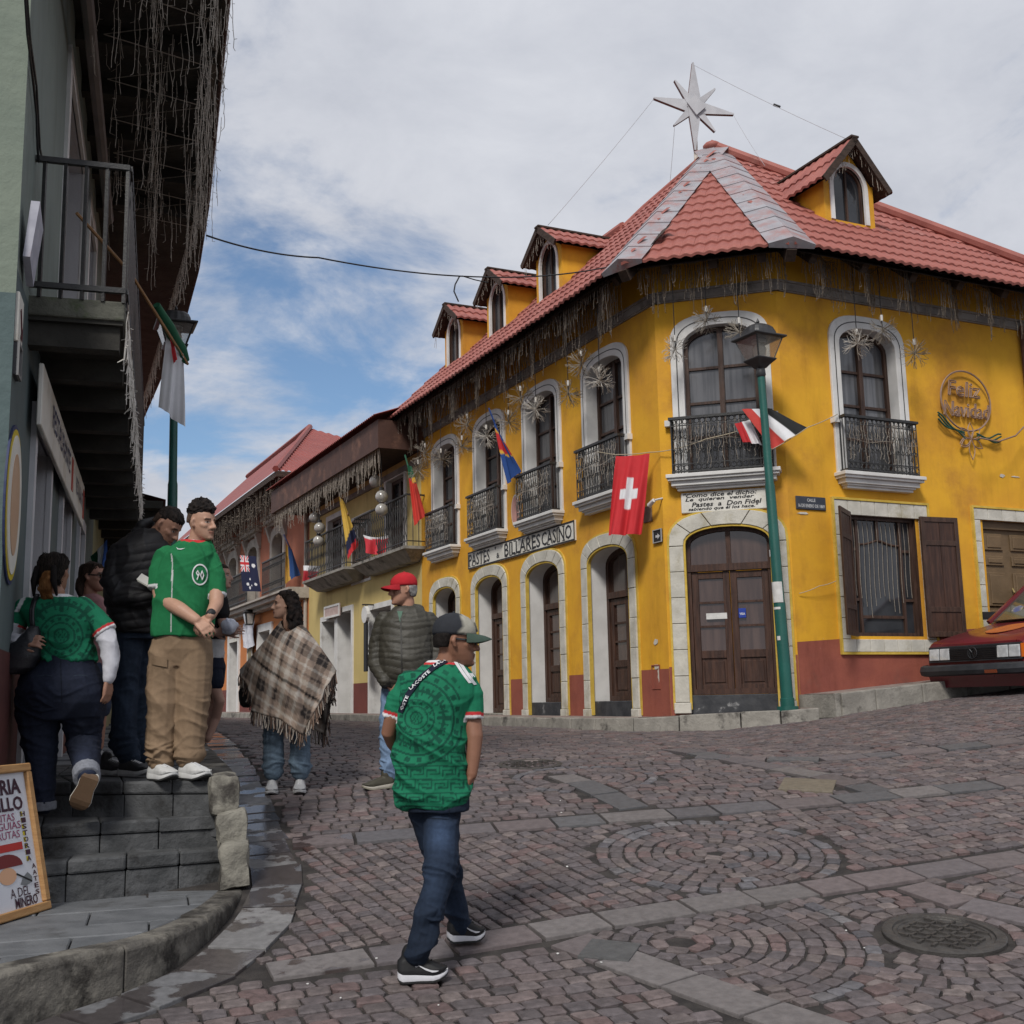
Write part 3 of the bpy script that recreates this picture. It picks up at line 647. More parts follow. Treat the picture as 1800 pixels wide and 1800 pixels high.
CORN=M('cornice grey',(.20,.18,.165),(.29,.265,.24),scale=3.,rough=.85,bump=.3,bscale=25.,dirt=(.10,.09,.08),dscale=2.)
TILE=M('red tile sheet',(.345,.118,.094),(.27,.086,.07),streak=.5,scale=2.,rough=.6,bump=.15,bscale=50.,dirt=(.42,.20,.17),dscale=1.6,dpos=(.52,.78))
FLASH=M('worn galvanised flashing',(.30,.29,.31),(.37,.36,.38),scale=4.,rough=.5,metal=.2,dirt=(.36,.16,.14),dscale=2.6,dpos=(.42,.72),stretch=(1,1,1),bump=.15,bscale=30.)
LITEW=M('string light wire',(.30,.26,.22),(.42,.37,.31),scale=30.,rough=.7)
LITED=M('dark string light wire',(.105,.085,.068),(.19,.16,.13),scale=30.,rough=.8)
def window_unit(pl,sc,hw,z0,zs,zc,rec,parent,rowz,pmat,name='window',split=True,fw=.055,p=2.2):
    P=arch(sc,hw,z0,zs,zc,p); Q=inset(P,fw)
    w=strip(pl,P,Q,-rec-.05,-rec+.035,name,WOOD,parent,closed=True)
    mb=MB(); cols=[sc-hw+fw,sc,sc+hw-fw] if split else [sc-hw+fw,sc+hw-fw]
    if split: mb.fbox(pl,sc-.035,sc+.035,z0+fw*.5,zc-fw*.6,-rec-.04,-rec+.045)
    for r in rowz: mb.fbox(pl,sc-hw+fw*.5,sc+hw-fw*.5,r-.018,r+.018,-rec-.03,-rec+.022)
    if mb.v: mb.build('muntin',WOOD,w)
    panes(pl,Q,cols,[z0]+list(rowz)+[zc+.1],-rec-.012,w,pmat); return w
def door_unit(pl,sc,hw,z0,zs,zc,rec,parent,transz,rows_,panz,label=None,pmat=DGLASS,wood=WOOD2,leaves=2):
    P=arch(sc,hw,z0,zs,zc); Q=inset(P,.07)
    d=strip(pl,P,Q,-rec-.07,-rec+.03,'door',wood,parent,closed=True)
    mb=MB(); mb.fbox(pl,sc-hw+.03,sc+hw-.03,transz-.045,transz+.045,-rec-.06,-rec+.045); mb.fbox(pl,sc-.03,sc+.03,transz,zc-.05,-rec-.05,-rec+.02); mb.build('transom_bar',wood,d)
    panes(pl,Q,[sc-hw,sc-.02,sc+.02,sc+hw],[transz+.04,zc+.1],-rec-.02,d,pmat)
    ww=(hw-.07)*2/leaves
    for k in range(leaves):
        a=sc-hw+.07+k*ww+.004; b=a+ww-.008; st_=.085 if leaves>1 else .1
        lf=MB(); lf.fbox(pl,a,a+st_,z0+.01,transz-.05,-rec-.055,-rec+.012); lf.fbox(pl,b-st_,b,z0+.01,transz-.05,-rec-.055,-rec+.012)
        for zc_,h in [(z0+.07,.11),(panz,.1),(transz-.1,.09)]: lf.fbox(pl,a+st_-.002,b-st_+.002,zc_-h/2,zc_+h/2,-rec-.052,-rec+.009)
        leaf=bevel(lf.build('door_leaf',wood,d),.004,1)
        mb=MB(); mb.fbox(pl,a+st_,b-st_,z0+.1,panz-.04,-rec-.04,-rec-.012); mb.fbox(pl,a+st_+.03,b-st_-.03,z0+.15,panz-.09,-rec-.03,-rec+.0); bevel(mb.build('door_panel',wood,d),.006,1)
        mt=MB(); zs_=np.linspace(panz+.05,transz-.145,rows_+1)
        for z in zs_[1:-1]: mt.fbox(pl,a+st_,b-st_,z-.014,z+.014,-rec-.035,-rec+.004)
        mt.build('muntin',wood,d)
        for r0,r1 in zip(zs_,zs_[1:]):
            m_=MB(); m_.fbox(pl,a+st_-.005,b-st_+.005,r0,r1,-rec-.028,-rec-.02); m_.build('pane',pmat,d)
    return d
def surround(pl,sc,hi,ho,z0,zsi,zci,zso,zco,o1,parent,njamb=5,narch=7,mat=None,edge=True,base=True):
    """stone blocks round an arched opening, each block its own piece"""
    mat=mat or STONE; g=.006
    zz=np.linspace(z0+.09,zsi-.02,njamb+1)
    for sd in (-1,1):
        for a,b in zip(zz,zz[1:]):
            mb=MB(); s0,s1=sorted((sc+sd*hi,sc+sd*ho)); mb.fbox(pl,s0,s1,a+g/2,b-g/2,-.02,o1+RNG.normal(0,.002)); bevel(mb.build('surround_stone',mat,parent),.006,1)
        if base: mb=MB(); s0,s1=sorted((sc+sd*(hi-.015),sc+sd*(ho+.015))); mb.fbox(pl,s0,s1,z0-.05,z0+.088,-.02,o1+.02); bevel(mb.build('surround_base',mat,parent),.008,1)
    N=narch*3; I=arch(sc,hi,zsi,zsi,zci,2.2,N)[1:-1]; O=arch(sc,ho,zsi,zso,zco,2.7,N)[1:-1]
    I[0]=(sc-hi,zsi-.02); O[0]=(sc-ho,zsi-.02); I[-1]=(sc+hi,zsi-.02); O[-1]=(sc+ho,zsi-.02)
    for k in range(narch):
        i=k*3; j=i+3; A_=[np.array(q) for q in O[i:j+1]]; B_=[np.array(q) for q in I[i:j+1]]
        for L_ in (A_,B_):
            t=(L_[1]-L_[0]); L_[0]=L_[0]+t*min(.4,g/(np.linalg.norm(t)+1e-6)/2+.02); t=(L_[-1]-L_[-2]); L_[-1]=L_[-1]-t*min(.4,g/(np.linalg.norm(t)+1e-6)/2+.02)
        bevel(strip(pl,A_,B_,-.02,o1+RNG.normal(0,.002),'voussoir',mat,parent),.005,1)
    if edge:
        for (h,za,zb,p) in ((ho,zso,zco,2.7),(hi,zsi,zci,2.2)):
            P1=arch(sc,h+(.03 if h==ho else 0),z0,za,zb+(.03 if h==ho else 0),p,N); P2=arch(sc,h-(0 if h==ho else .028),z0,za,zb-(0 if h==ho else .028),p,N)
            strip(pl,P1,P2,-.02,o1*.55 if h==ho else o1*.7,'painted_edge',YTR,parent)
def white_frame(pl,sc,hi,ho,z0,zsi,zci,zso,zco,o1,parent):
    I=arch(sc,hi,z0,zsi,zci,2.2,20); O=arch(sc,ho,z0,zso,zco,2.9,20); 
    f=bevel(strip(pl,O,I,-.01,o1,'window_surround',WHITE,parent),.008,2)
    md=(hi+ho)/2; a=arch(sc,md+.008,z0,(zsi+zso)/2,(zci+zco)/2+.008,2.5,20); b=arch(sc,md-.006,z0,(zsi+zso)/2,(zci+zco)/2-.006,2.5,20)
    strip(pl,a,b,o1-.004,o1+.003,'cable',IRON,f); return f
BULB=M('clear bulbs',(.75,.72,.62),None,rough=.25,spec=.6)
def railing(pl,s0,s1,z0,z1,off,parent,dense=True,side=True):
    mb=MB(); n=int((s1-s0)/.075)
    P=lambda s,z,o=off: pl.pt(s,z,o)
    mb.bar(P(s0-.03,z1,off),P(s1+.03,z1,off),.05,.035); mb.bar(P(s0,z0+.03),P(s1,z0+.03),.02,.02); mb.bar(P(s0,z1-.1),P(s1,z1-.1),.014,.014); mb.bar(P(s0,z0+.13),P(s1,z0+.13),.014,.014)
    for i in range(n+1):
        s=s0+(s1-s0)*i/n; mb.bar(P(s,z0),P(s,z1),.012,.012)
        if dense and i<n:
            c=s+(s1-s0)/n/2
            for zc,r in ((z1-.05,.032),(z0+.08,.034),(z0+.30,.026),((z0+z1)/2+.12,.024)):
                mb.tube([P(c+r*math.cos(a),zc+r*math.sin(a)) for a in np.linspace(0,2*math.pi,9)[:-1]],.0055,4,False,closed=True)
            mb.tube([P(c+.018*math.sin(k),z,off) for k,z in zip(np.linspace(0,9.5,9),np.linspace(z0+.16,z1-.14,9))],.005,4,False)
    if side:
        for s in (s0,s1):
            mb.bar(P(s,z1,0),P(s,z1,off),.045,.035); mb.bar(P(s,z0+.03,0),P(s,z0+.03,off),.02,.02)
            for o in np.linspace(0,off,4)[:-1]: mb.bar(P(s,z0,o),P(s,z1,o),.012,.012)
    return mb.build('railing',IRON,parent)
def tangle(pl,s0,s1,z0,z1,off,label,seed,n=None,wire=LITEW,group='string lights draped on the balconies'):
    r=np.random.default_rng(seed); mb=MB(); n=n or int((s1-s0)/.05)
    for i in range(n):
        s=s0+(s1-s0)*(i+r.uniform(.2,.8))/n; zt=z1-r.uniform(0,.12); zb=z0+r.uniform(.02,(z1-z0)*.55); z=zt; p=[]
        while z>zb: p.append(pl.pt(s+r.normal(0,.008),z,off+r.uniform(-.01,.02))); z-=.06
        if len(p)>1:
            mb.tube(p,.0035,3,False)
            for q in p[1:]:
                d=np.array([*r.normal(0,.014,2),-abs(r.normal(0,.015))]); mb.tube([q,q+d],.003,3,False)
    p=[pl.pt(s,(z0+z1)/2+.06+.02*math.sin(s*9),off+.02) for s in np.linspace(s0,s1,14)]; mb.tube(p,.004,3,False)
    mb.c=[]; o=mb.build('string_lights',wire,None,fixn=False); tag(o,label,'string lights',group); return o
def icicles(fn,n,lmin,lmax,label,seed,dens=1.,wire=LITED,name='icicle_lights',rad=.0042,whisk=.022,loop=True):
    """curtain of hanging light strands; fn(t)->top point"""
    r=np.random.default_rng(seed); mb=MB(); top=[]
    for i in range(n):
        t=(i+r.uniform(.1,.9))/n; a=fn(t); top.append(a); L=r.uniform(lmin,lmax)*(.55+.45*abs(math.sin(t*n*.11+seed))); k=max(2,int(L/.07)); p=[a]
        for j in range(k): p.append(p[-1]+np.array([r.normal(0,.007),r.normal(0,.007),-L/k]))
        mb.tube(p,rad,3,False)
        for q in p[1:]:
            if r.random()<.8: mb.tube([q,q+np.array([*r.normal(0,whisk*.75,2),r.normal(-whisk*.6,whisk*.4)])],rad*.8,3,False)
    if loop:
        for k in range(3): mb.tube([fn(t)+np.array([0,0,.03-.07*k*abs(math.sin(t*n*.05+k))]) for t in np.linspace(0,1,max(8,n//6))],rad,3,False)
    o=mb.build(name,wire,None,fixn=False); tag(o,label,'string lights','icicle lights under the eaves'); return o
# ================================================================ yellow corner building
yb=E('corner_building',(B[0]+1.5,B[1]+3,1.2),'bright yellow two-storey corner building with red tiled hip roof and white balcony windows','building')
WCEN=[1.39,3.44,5.48,7.53]; DCEN=[1.46,3.51,5.56,7.60]; ZW=7.68; LEND=8.83
hL=[arch(c,.53,4.42,6.22,6.46) for c in WCEN]+[arch(c,.585,1.12,3.45,3.70) for c in DCEN]
wall(PL,[(-.0,1.0),(-.0,ZW),(LEND,ZW),(LEND,1.0)],hL,'wall',YEL,yb)
hC=[arch(.855,.49,4.42,6.18,6.46),arch(.825,.57,1.12,3.50,3.74)]
wall(PC,[(0,1.),(0,ZW),(sB,ZW),(sB,1.)],hC,'wall',YEL,yb)
REND=8.5
hR=[arch(1.5,.50,4.42,6.22,6.48),rect(.95,2.15,2.26,3.87),rect(3.42,4.45,1.75,3.91)]
wall(PR,[(0,1.),(0,ZW),(REND,ZW),(REND,1.)],hR,'wall',YEL,yb)
_ed=[0.]+[c+q for c in DCEN for q in (-.60,.60)]+[LEND]
for a_,b_ in zip(_ed[::2],_ed[1::2]): wall(PL,rect(a_,b_,1.1,1.89-.004*a_),[],'dado',RED,yb,.006)
for a_,b_,z_ in ((0.,.25,1.91),(1.41,sB,2.02)): wall(PC,rect(a_,b_,1.1,z_),[],'dado',RED,yb,.006)
wall(PR,[(0,1.2),(0,2.18),(.70,2.22),(.70,2.04),(2.38,2.04),(2.38,2.33),(3.21,2.38),(3.21,1.2)],[],'dado',RED,yb,.006); wall(PR,[(4.66,1.3),(4.66,2.45),(REND,2.72),(REND,1.3)],[],'dado',RED,yb,.006)
back=MB(); bk=[PL.pt(LEND,0,0),PL.pt(LEND,0,-9),PR.pt(REND,0,-6),PR.pt(REND,0,0)]
for a,b in zip(bk,bk[1:]): back.poly([a+V3(0,0,1),b+V3(0,0,1),b+V3(0,0,ZW),a+V3(0,0,ZW)])
back.build('rear_wall',YEL,yb,fixn=False)
# upper windows with balconies
def balcony(pl,sc,hw,ztop,off,parent,seed,label):
    mb=MB()
    for z0,z1,o,e in ((ztop-.05,ztop,off+.07,.06),(ztop-.085,ztop-.05,off+.045,.04),(ztop-.15,ztop-.085,off+.0,.0),(ztop-.175,ztop-.15,off-.03,-.05),(ztop-.21,ztop-.175,off-.06,-.07)):
        mb.fbox(pl,sc-hw-e,sc+hw+e,z0,z1,-.01,o)
    b=bevel(mb.build('balcony',WHITE,parent),.007,2)
    railing(pl,sc-hw+.03,sc+hw-.03,ztop,ztop+.75,off+.03,b)
    for sd in (-1,1): mb=MB(); mb.fbox(pl,sc+sd*(hw+.02)-.045,sc+sd*(hw+.02)+.045,ztop+.68,ztop+.76,-.01,off*.55); mb.build('rail_bracket',WHITE,b)
    tangle(pl,sc-hw+.06,sc+hw-.06,ztop,ztop+.72,off+.05,label,seed); return b
for i,c in enumerate(WCEN):
    white_frame(PL,c,.53,.68,4.42,6.22,6.46,6.24,6.63,.035,yb); reveal(PL,hL[i],.2,'reveal',WHITE,yb)
    window_unit(PL,c,.53,4.42,6.22,6.46,.2,yb,(4.95,5.42,5.88),CURT if i in(0,1) else GLASS)
    balcony(PL,c,.64,4.42,.15,yb,20+i,['string lights draped on the iron balcony above the signless arched door beside the corner','string lights draped on the balcony over the word CASINO','string lights draped on the balcony over the word PASTES','string lights draped on the yellow wall balcony beside the pale yellow house'][i])
white_frame(PC,.855,.49,.66,4.42,6.18,6.46,6.22,6.63,.035,yb); reveal(PC,hC[0],.12,'reveal',WHITE,yb)
window_unit(PC,.855,.49,4.42,6.18,6.46,.12,yb,(4.95,5.42,5.9),CURT); balcony(PC,.83,.68,4.42,.15,yb,31,'string lights draped on the balcony over the painted proverb board')
white_frame(PR,1.5,.50,.67,4.42,6.22,6.48,6.24,6.66,.035,yb); reveal(PR,hR[0],.18,'reveal',WHITE,yb)
window_unit(PR,1.5,.50,4.42,6.22,6.48,.18,yb,(4.95,5.42,5.9),CURT); balcony(PR,1.5,.65,4.42,.15,yb,32,'string lights draped on the balcony above the shuttered window')
# ground floor arched doors
for i,c in enumerate(DCEN):
    surround(PL,c,.585,.755,1.29,3.45,3.70,3.46,3.87,.045,yb); reveal(PL,hL[4+i],.34,'reveal',WHITE,yb)
    d=door_unit(PL,c,.585,1.49 if i<2 else 1.33,3.45,3.70,.32,yb,3.02,3,2.02)
    mb=MB(); mb.fbox(PL,c-.58,c+.58,1.1,1.488 if i<2 else 1.32,-.4,-.02 if i<2 else .01); bevel(mb.build('threshold',BLACKP if i<2 else MAT_CONC,yb),.01,1)
surround(PC,.825,.57,.755,1.36,3.50,3.74,3.5,3.92,.05,yb,6,5); reveal(PC,hC[1],.12,'reveal',WHITE,yb)
door_unit(PC,.825,.57,1.545,3.50,3.74,.11,yb,3.19,3,2.06)
mb=MB(); mb.fbox(PC,.825-.565,.825+.565,1.15,1.54,-.2,-.03); bevel(mb.build('threshold',BLACKP,yb),.01,1)
# shuttered square window
def tile_frame(pl,s0,s1,z0,z1,w,o1,parent,n,door=False):
    g=.004
    for k in range(n):
        a=s0+(s1-s0)*k/n; b=s0+(s1-s0)*(k+1)/n
        for (za,zb) in ([(z1-w,z1)] if door else [(z0,z0+w*.85),(z1-w,z1)]):
            mb=MB(); mb.fbox(pl,a+g,b-g,za+g,zb-g,-.02,o1); bevel(mb.build('surround_tile',STONE,parent),.004,1)
    m=max(2,int((z1-z0)/.33)); zl=np.linspace(z0+(0 if door else w*.85),z1-w,m+1)
    for sa in ((s0,s0+w*.75),(s1-w*.75,s1)):
        for a,b in zip(zl,zl[1:]):
            mb=MB(); mb.fbox(pl,sa[0]+g,sa[1]-g,a+g,b-g,-.02,o1); bevel(mb.build('surround_tile',STONE,parent),.004,1)
    mb=MB(); e=.03
    mb.fbox(pl,s0-e,s1+e,z1,z1+e,-.01,o1+.012); mb.fbox(pl,s0-e,s0,z0,z1,-.01,o1+.012); mb.fbox(pl,s1,s1+e,z0,z1,-.01,o1+.012)
    if not door: mb.fbox(pl,s0-e,s1+e,z0-e,z0,-.01,o1+.012)
    mb.build('painted_edge',YTR,parent)
tile_frame(PR,.72,2.36,2.05,4.06,.2,.03,yb,7)
reveal(PR,hR[1],.2,'reveal',WOOD,yb,closed=True)
wn=strip(PR,rect(.95,2.15,2.26,3.87),rect(1.0,2.1,2.31,3.82),-.16,-.06,'window',WOOD,yb,closed=True)
mb=MB()
for s in (1.17,1.93): mb.fbox(PR,s-.02,s+.02,2.3,3.83,-.12,-.075)
for (a,b) in ((1.0,1.17),(1.93,2.1)):
    for z in (2.75,3.42): mb.fbox(PR,a,b,z-.018,z+.018,-.115,-.08)
mb.fbox(PR,1.17,1.93,2.50,2.54,-.115,-.08); mb.fbox(PR,1.52,1.56,3.55,3.83,-.115,-.08)
mb.tube([PR.pt(s,3.49+.06*math.exp(-((s-1.55)/.16)**2),-.095) for s in np.linspace(1.17,1.93,17)],.016,6)
mb.build('muntin',WOOD,wn)
panes(PR,rect(1.0,2.1,2.31,3.82),[1.0,1.17,1.93,2.1],[2.31,2.52,3.49,3.82],-.11,wn,GLASS)
mb=MB()
for s in np.linspace(1.03,2.07,14): mb.tube([PR.pt(s+.01*math.sin(k),z,-.07) for k,z in enumerate(np.linspace(3.8,2.5+.3*abs(math.sin(s*7)),7))],.004,3,False)
tag(mb.build('string_lights',LITEW,None,fixn=False),'string lights strung vertically inside the square shuttered window','string lights')
def shutter(hs,ang,label):
    w=.62 if ang else .86; a=math.radians(ang); d=(-math.cos(a) if hs<1.5 else math.cos(a)); 
    P=lambda u,z,o:PR.pt(hs+d*u-(math.sin(a)*o*(1 if hs<1.5 else -1))*0,z,.05+u*math.sin(a)+o)
    mb=MB(); z0,z1=2.25,3.89
    def bx(u0,u1,za,zb,o0,o1): mb.hexa([P(u0,za,o0),P(u1,za,o0),P(u1,za,o1),P(u0,za,o1),P(u0,zb,o0),P(u1,zb,o0),P(u1,zb,o1),P(u0,zb,o1)])
    for u in ((0,.06),(w-.06,w)): bx(*u,z0,z1,0,.04)
    for zc in (z0+.035,2.62,3.53,z1-.035): bx(.058,w-.058,zc-.035,zc+.035,.001,.038)
    s=bevel(mb.build('shutter',WOOD,yb),.004,1); s['label']=label
    for k in range(2):
        mb=MB(); u0=.06+k*(w-.12)/2+.004; u1=u0+(w-.12)/2-.008; bx(u0,u1,z0+.05,z1-.05,.008,.024); mb.build('shutter_board',WOOD2,s)
shutter(.95,36,'dark wooden shutter standing half open'); shutter(2.17,6,'dark wooden shutter folded back against the wall')
# brown door on the right
tile_frame(PR,3.23,4.64,1.75,4.08,.17,.03,yb,5,True)
BRD=M('brown painted door',(.13,.085,.045),(.165,.108,.058),scale=4.,rough=.6,bump=.2,bscale=20.)
mb=MB(); mb.fbox(PR,3.42,4.45,1.7,3.91,-.16,-.10); mb.fbox(PR,3.42,4.45,3.80,3.91,-.1,-.05); dr=mb.build('door',BRD,yb)
reveal(PR,hR[2],.12,'reveal',BRD,yb)
for k in range(2):
    a=3.45+k*.51
    for z0,z1 in ((3.5,3.74),(3.28,3.42),(2.7,3.18),(2.55,2.64),(1.9,2.45)):
        mb=MB(); mb.fbox(PR,a+.07,a+.42,z0,z1,-.1,-.075); mb.fbox(PR,a+.11,a+.38,z0+.035,z1-.035,-.08,-.062); bevel(mb.build('door_panel',BRD,dr),.008,1)
mb=MB(); mb.tube([PR.pt(3.98,2.96,-.07),PR.pt(3.98,2.90,-.04),PR.pt(3.98,2.84,-.07)],.012,6); mb.build('door_handle',M('brass',(.5,.38,.16),None,rough=.3,metal=1.),dr)
# cornice band
for pl,a,b in ((PL,0,LEND),(PC,0,sB),(PR,0,REND)):
    e=.03; mb=MB(); z=6.84; mb.fbox(pl,a,b,z+.02,z+.12,-.02,.045); mb.fbox(pl,a,b,z+.12,z+.15,-.02,.065); mb.fbox(pl,a,b,z,z+.02,-.02,.03); mb.build('cornice',CORN,yb)
for pt_ in (A,B): mb=MB(); mb.tube([V3(pt_[0],pt_[1],6.84),V3(pt_[0],pt_[1],6.99)],.05,10); mb.build('cornice_corner',CORN,yb)
mb=MB(); mb.tube([PR.pt(4.52,z,.05) for z in np.linspace(1.9,6.9,6)],.035,8); mb.build('downpipe',M('rusty pipe',(.10,.045,.03),(.16,.08,.05),scale=6.,rough=.7),yb)
# ---------------------------------------------------------------- roof
OV=.7; ZE=7.2; APX=at_depth(1252,266,18.5)
class RP:   # roof plane: u along the eave, v up the slope
    def __init__(s,pl,o,ze,ap):
        s.e=pl.o+pl.n*o+V3(0,0,ze); s.d=pl.d; q=ap-s.e; q=q-s.d*(q@s.d); s.up=q/np.linalg.norm(q); s.n=np.cross(s.d,s.up); s.n=s.n if s.n[2]>0 else -s.n; s.tanp=s.up[2]/math.hypot(s.up[0],s.up[1])
    def uv(s,p): q=p-s.e; return (q@s.d,q@s.up)
    def pt(s,u,v,h=0.): return s.e+s.d*u+s.up*v+s.n*h
    def atoff(s,pl,u,off): return s.pt(u,(OV-off)/math.cos(math.atan(s.tanp)))
RL,RC,RR=RP(PL,OV,ZE,APX),RP(PC,OV,ZE,APX),RP(PR,OV,ZE,APX)
E1=isec(PL,OV,PC,OV)+V3(0,0,ZE); E2=isec(PC,OV,PR,OV)+V3(0,0,ZE)
def hitplane(px,py,R): r=ray(px,py); return CO+r*(((R.e-CO)@R.n)/(r@R.n))
R1800=hitplane(1800,470,RR); 
polyL=[RL.uv(E1),RL.uv(RL.atoff(PL,9.05,OV)),RL.uv(RL.atoff(PL,8.4,-1.55)),RL.uv(RL.atoff(PL,3.15,-1.55)),RL.uv(RL.atoff(PL,3.2,-2.0)),RL.uv(APX)]
polyC=[RC.uv(E1),RC.uv(E2),RC.uv(APX)]
rr=RR.uv(R1800); polyR=[RR.uv(E2),(8.9,0.),(8.9,.15),rr,RR.uv(APX)]
# tile profile: one wave of pressed tile sheet
TW,TH=.155,.40
def tile_mesh():
    V=[];F=[];n=8
    for j,(y,dz) in enumerate(((-.01,.022),(.0,.030),(TH*.5,.018),(TH+.02,.004))):
        for i in range(n+1): x=TW*i/n; V.append((x,y,.024*(.5-.5*math.cos(2*math.pi*i/n))**.8+dz-(.026 if j==0 else 0)))
    for j in range(3): F+=[(j*(n+1)+i,j*(n+1)+i+1,(j+1)*(n+1)+i+1,(j+1)*(n+1)+i) for i in range(n)]
    me=bpy.data.meshes.new('roof_tile'); me.from_pydata(V,[],F); me.materials.append(TILE); me.polygons.foreach_set('use_smooth',[k>=n for k in range(len(F))]); return me,np.array(V),F
TM,TV,TF=tile_mesh()
roof=bpy.data.objects.new('roof',None); 
rl=MB()
for R,P in ((RL,polyL),(RC,polyC),(RR,polyR)):
    rl.poly([R.pt(*p,-.03) for p in P])
bkL=[RL.pt(*polyL[2],-.03),RL.pt(*polyL[3],-.03),RL.pt(*polyL[4],-.03)]
rl.poly([RL.pt(*polyL[1],-.03),RL.pt(*polyL[2],-.03),PL.pt(9.05,ZE,-3.6)]); rl.poly([RL.pt(*polyL[2],-.03),RL.pt(*polyL[3],-.03),PL.pt(3.2,ZE,-4.),PL.pt(9.05,ZE,-3.6)])
rl.poly([RL.pt(*polyL[4],-.03),APX-V3(0,0,.04),PR.pt(3.5,ZE,-7),PL.pt(3.2,ZE,-4.)]); rl.poly([RL.pt(*polyL[3],-.03),RL.pt(*polyL[4],-.03),PL.pt(3.2,ZE,-4.)])
rl.poly([APX-V3(0,0,.04),RR.pt(*rr,-.03),PR.pt(REND,ZE,-5),PR.pt(3.5,ZE,-7)])
roof=rl.build('roof',SOFF,yb,fixn=False)
tiles=[]
for R,P,pr in ((RC,polyC,0),(RR,polyR,1),(RL,polyL,2)):
    us=[p[0] for p in P]; vs_=[p[1] for p in P]; off=.37 if R is RC else 0.
    v=-.03; k=0
    while v<max(vs_):
        u=min(us)-.3
        while u<max(us):
            c=(u+TW/2,v+TH/2)
            if pinpoly((c[0],max(c[1]-TH*.35,.02)),P) or (pinpoly(c,P)): tiles.append((pr,R,u,v))
            u+=TW
        v+=TH*.97; k+=1
def tmat(R,u,v):
    o=R.pt(u,v,random.uniform(0,.007)); return np.array([[R.d[0],R.up[0],R.n[0],o[0]],[R.d[1],R.up[1],R.n[1],o[1]],[R.d[2],R.up[2],R.n[2],o[2]],[0,0,0,1]])
def tvis(t):
    x,y=proj(t[1].pt(t[2],t[3])); return -10<x<1810
tiles.sort(key=lambda t:(0 if tvis(t) else 1,t[0],np.linalg.norm(t[1].pt(t[2],t[3])-CO)))
rest=MB(); lo=wloc(yb)
for i,(pr,R,u,v) in enumerate(tiles):
    m=tmat(R,u,v)
    if i<300:
        o=bpy.data.objects.new('roof_tile',TM); COL.objects.link(o); o.parent=roof; m2=m.copy(); m2[:3,3]-=lo; o.matrix_local=Matrix(m2.tolist())
    else: rest.add((m[:3,:3]@TV.T).T+m[:3,3],TF)
o=rest.build('roof_tiles',TILE,roof,smooth=False,fixn=False); o['kind']='stuff'; smooth_shade(o,30)
print('tiles',len(tiles))
# hip flashings and ridge cap
def flash(a,b,R1,R2,w,name,mat,n=11):
    d=(b-a)/np.linalg.norm(b-a); s1=R1.up-d*(R1.up@d); 
    x1=np.cross(d,R1.n); x1=x1 if x1@(R1.pt(*np.mean(polyL if R1 is RL else polyC if R1 is RC else polyR,axis=0))-a)>0 else -x1
    x2=np.cross(d,R2.n); x2=x2 if x2@(R2.pt(*np.mean(polyL if R2 is RL else polyC if R2 is RC else polyR,axis=0))-a)>0 else -x2
    L=np.linalg.norm(b-a); nn=(R1.n+R2.n)/2
    for k in range(n):
        p=a+d*(L*k/n-.02); q=a+d*(L*(k+1)/n+.03); h=.055; lift=.012
        mb=MB(); 
        mb.add([p+x1*w+R1.n*(h+lift),p+nn*(h+.03+lift),p+x2*w+R2.n*(h+lift),q+x1*w+R1.n*h,q+nn*(h+.03),q+x2*w+R2.n*h,p+x1*w+R1.n*.01,p+x2*w+R2.n*.01],[(0,1,4,3),(1,2,5,4),(0,6,1),(1,6,7,2)]); mb.build(name,mat,roof,fixn=False)
flash(E1,APX,RL,RC,.30,'hip_flashing',FLASH); flash(E2,APX,RC,RR,.30,'hip_flashing',FLASH)
mb=MB(); mb.tube([APX+V3(0,0,.05)+(R1800-APX)*t+RR.n*.05 for t in np.linspace(-.01,1,8)],.09,8); mb.build('ridge_cap',TILE,roof)
mb=MB(); mb.tube([RL.pt(*polyL[2],.05),RL.pt(*polyL[3],.05)],.08,8); mb.tube([RL.pt(*polyL[3],.03),RL.pt(*polyL[4],.03),APX+V3(0,0,.05)],.05,8); mb.build('ridge_cap',TILE,roof)
mb=MB(); mb.ball(APX+V3(0,0,.08),(.16,.16,.09)); smooth_shade(mb.build('apex_cap',TILE,roof))
# soffit, fascia boards and rafters
mb=MB()
for R,P in ((RL,polyL),(RC,polyC),(RR,polyR)):
    pl={id(RL):PL,id(RC):PC,id(RR):PR}[id(R)]; a=R.pt(P[0][0],.0,-.09); b=R.pt(P[1][0],.0,-.09); up=R.up*(OV+.1)/math.cos(math.atan(R.tanp)); mb.poly([a,b,b+up,a+up])
mb.build('soffit',SOFF,roof,fixn=False)
for pl,s0,s1 in ((PL,.1,8.8),(PC,.25,1.5),(PR,.2,8.)):
    R={id(PL):RL,id(PC):RC,id(PR):RR}[id(pl)]; n=max(2,int((s1-s0)/.85))
    for k in range(n+1):
        s=s0+(s1-s0)*k/n; mb=MB(); a=R.pt(s,.06,-.16); b=R.pt(s,(OV+.12)/math.cos(math.atan(R.tanp)),-.16); mb.bar(a,b,.11,.13,up=R.n); mb.build('rafter',SOFF,roof)
for pt_,R1 in ((E1,A),(E2,B)):
    a=pt_-V3(0,0,.2); b=V3(R1[0],R1[1],ZE+.5); mb=MB(); mb.bar(a+(b-a)*.08,b,.13,.16); mb.build('rafter',SOFF,roof)
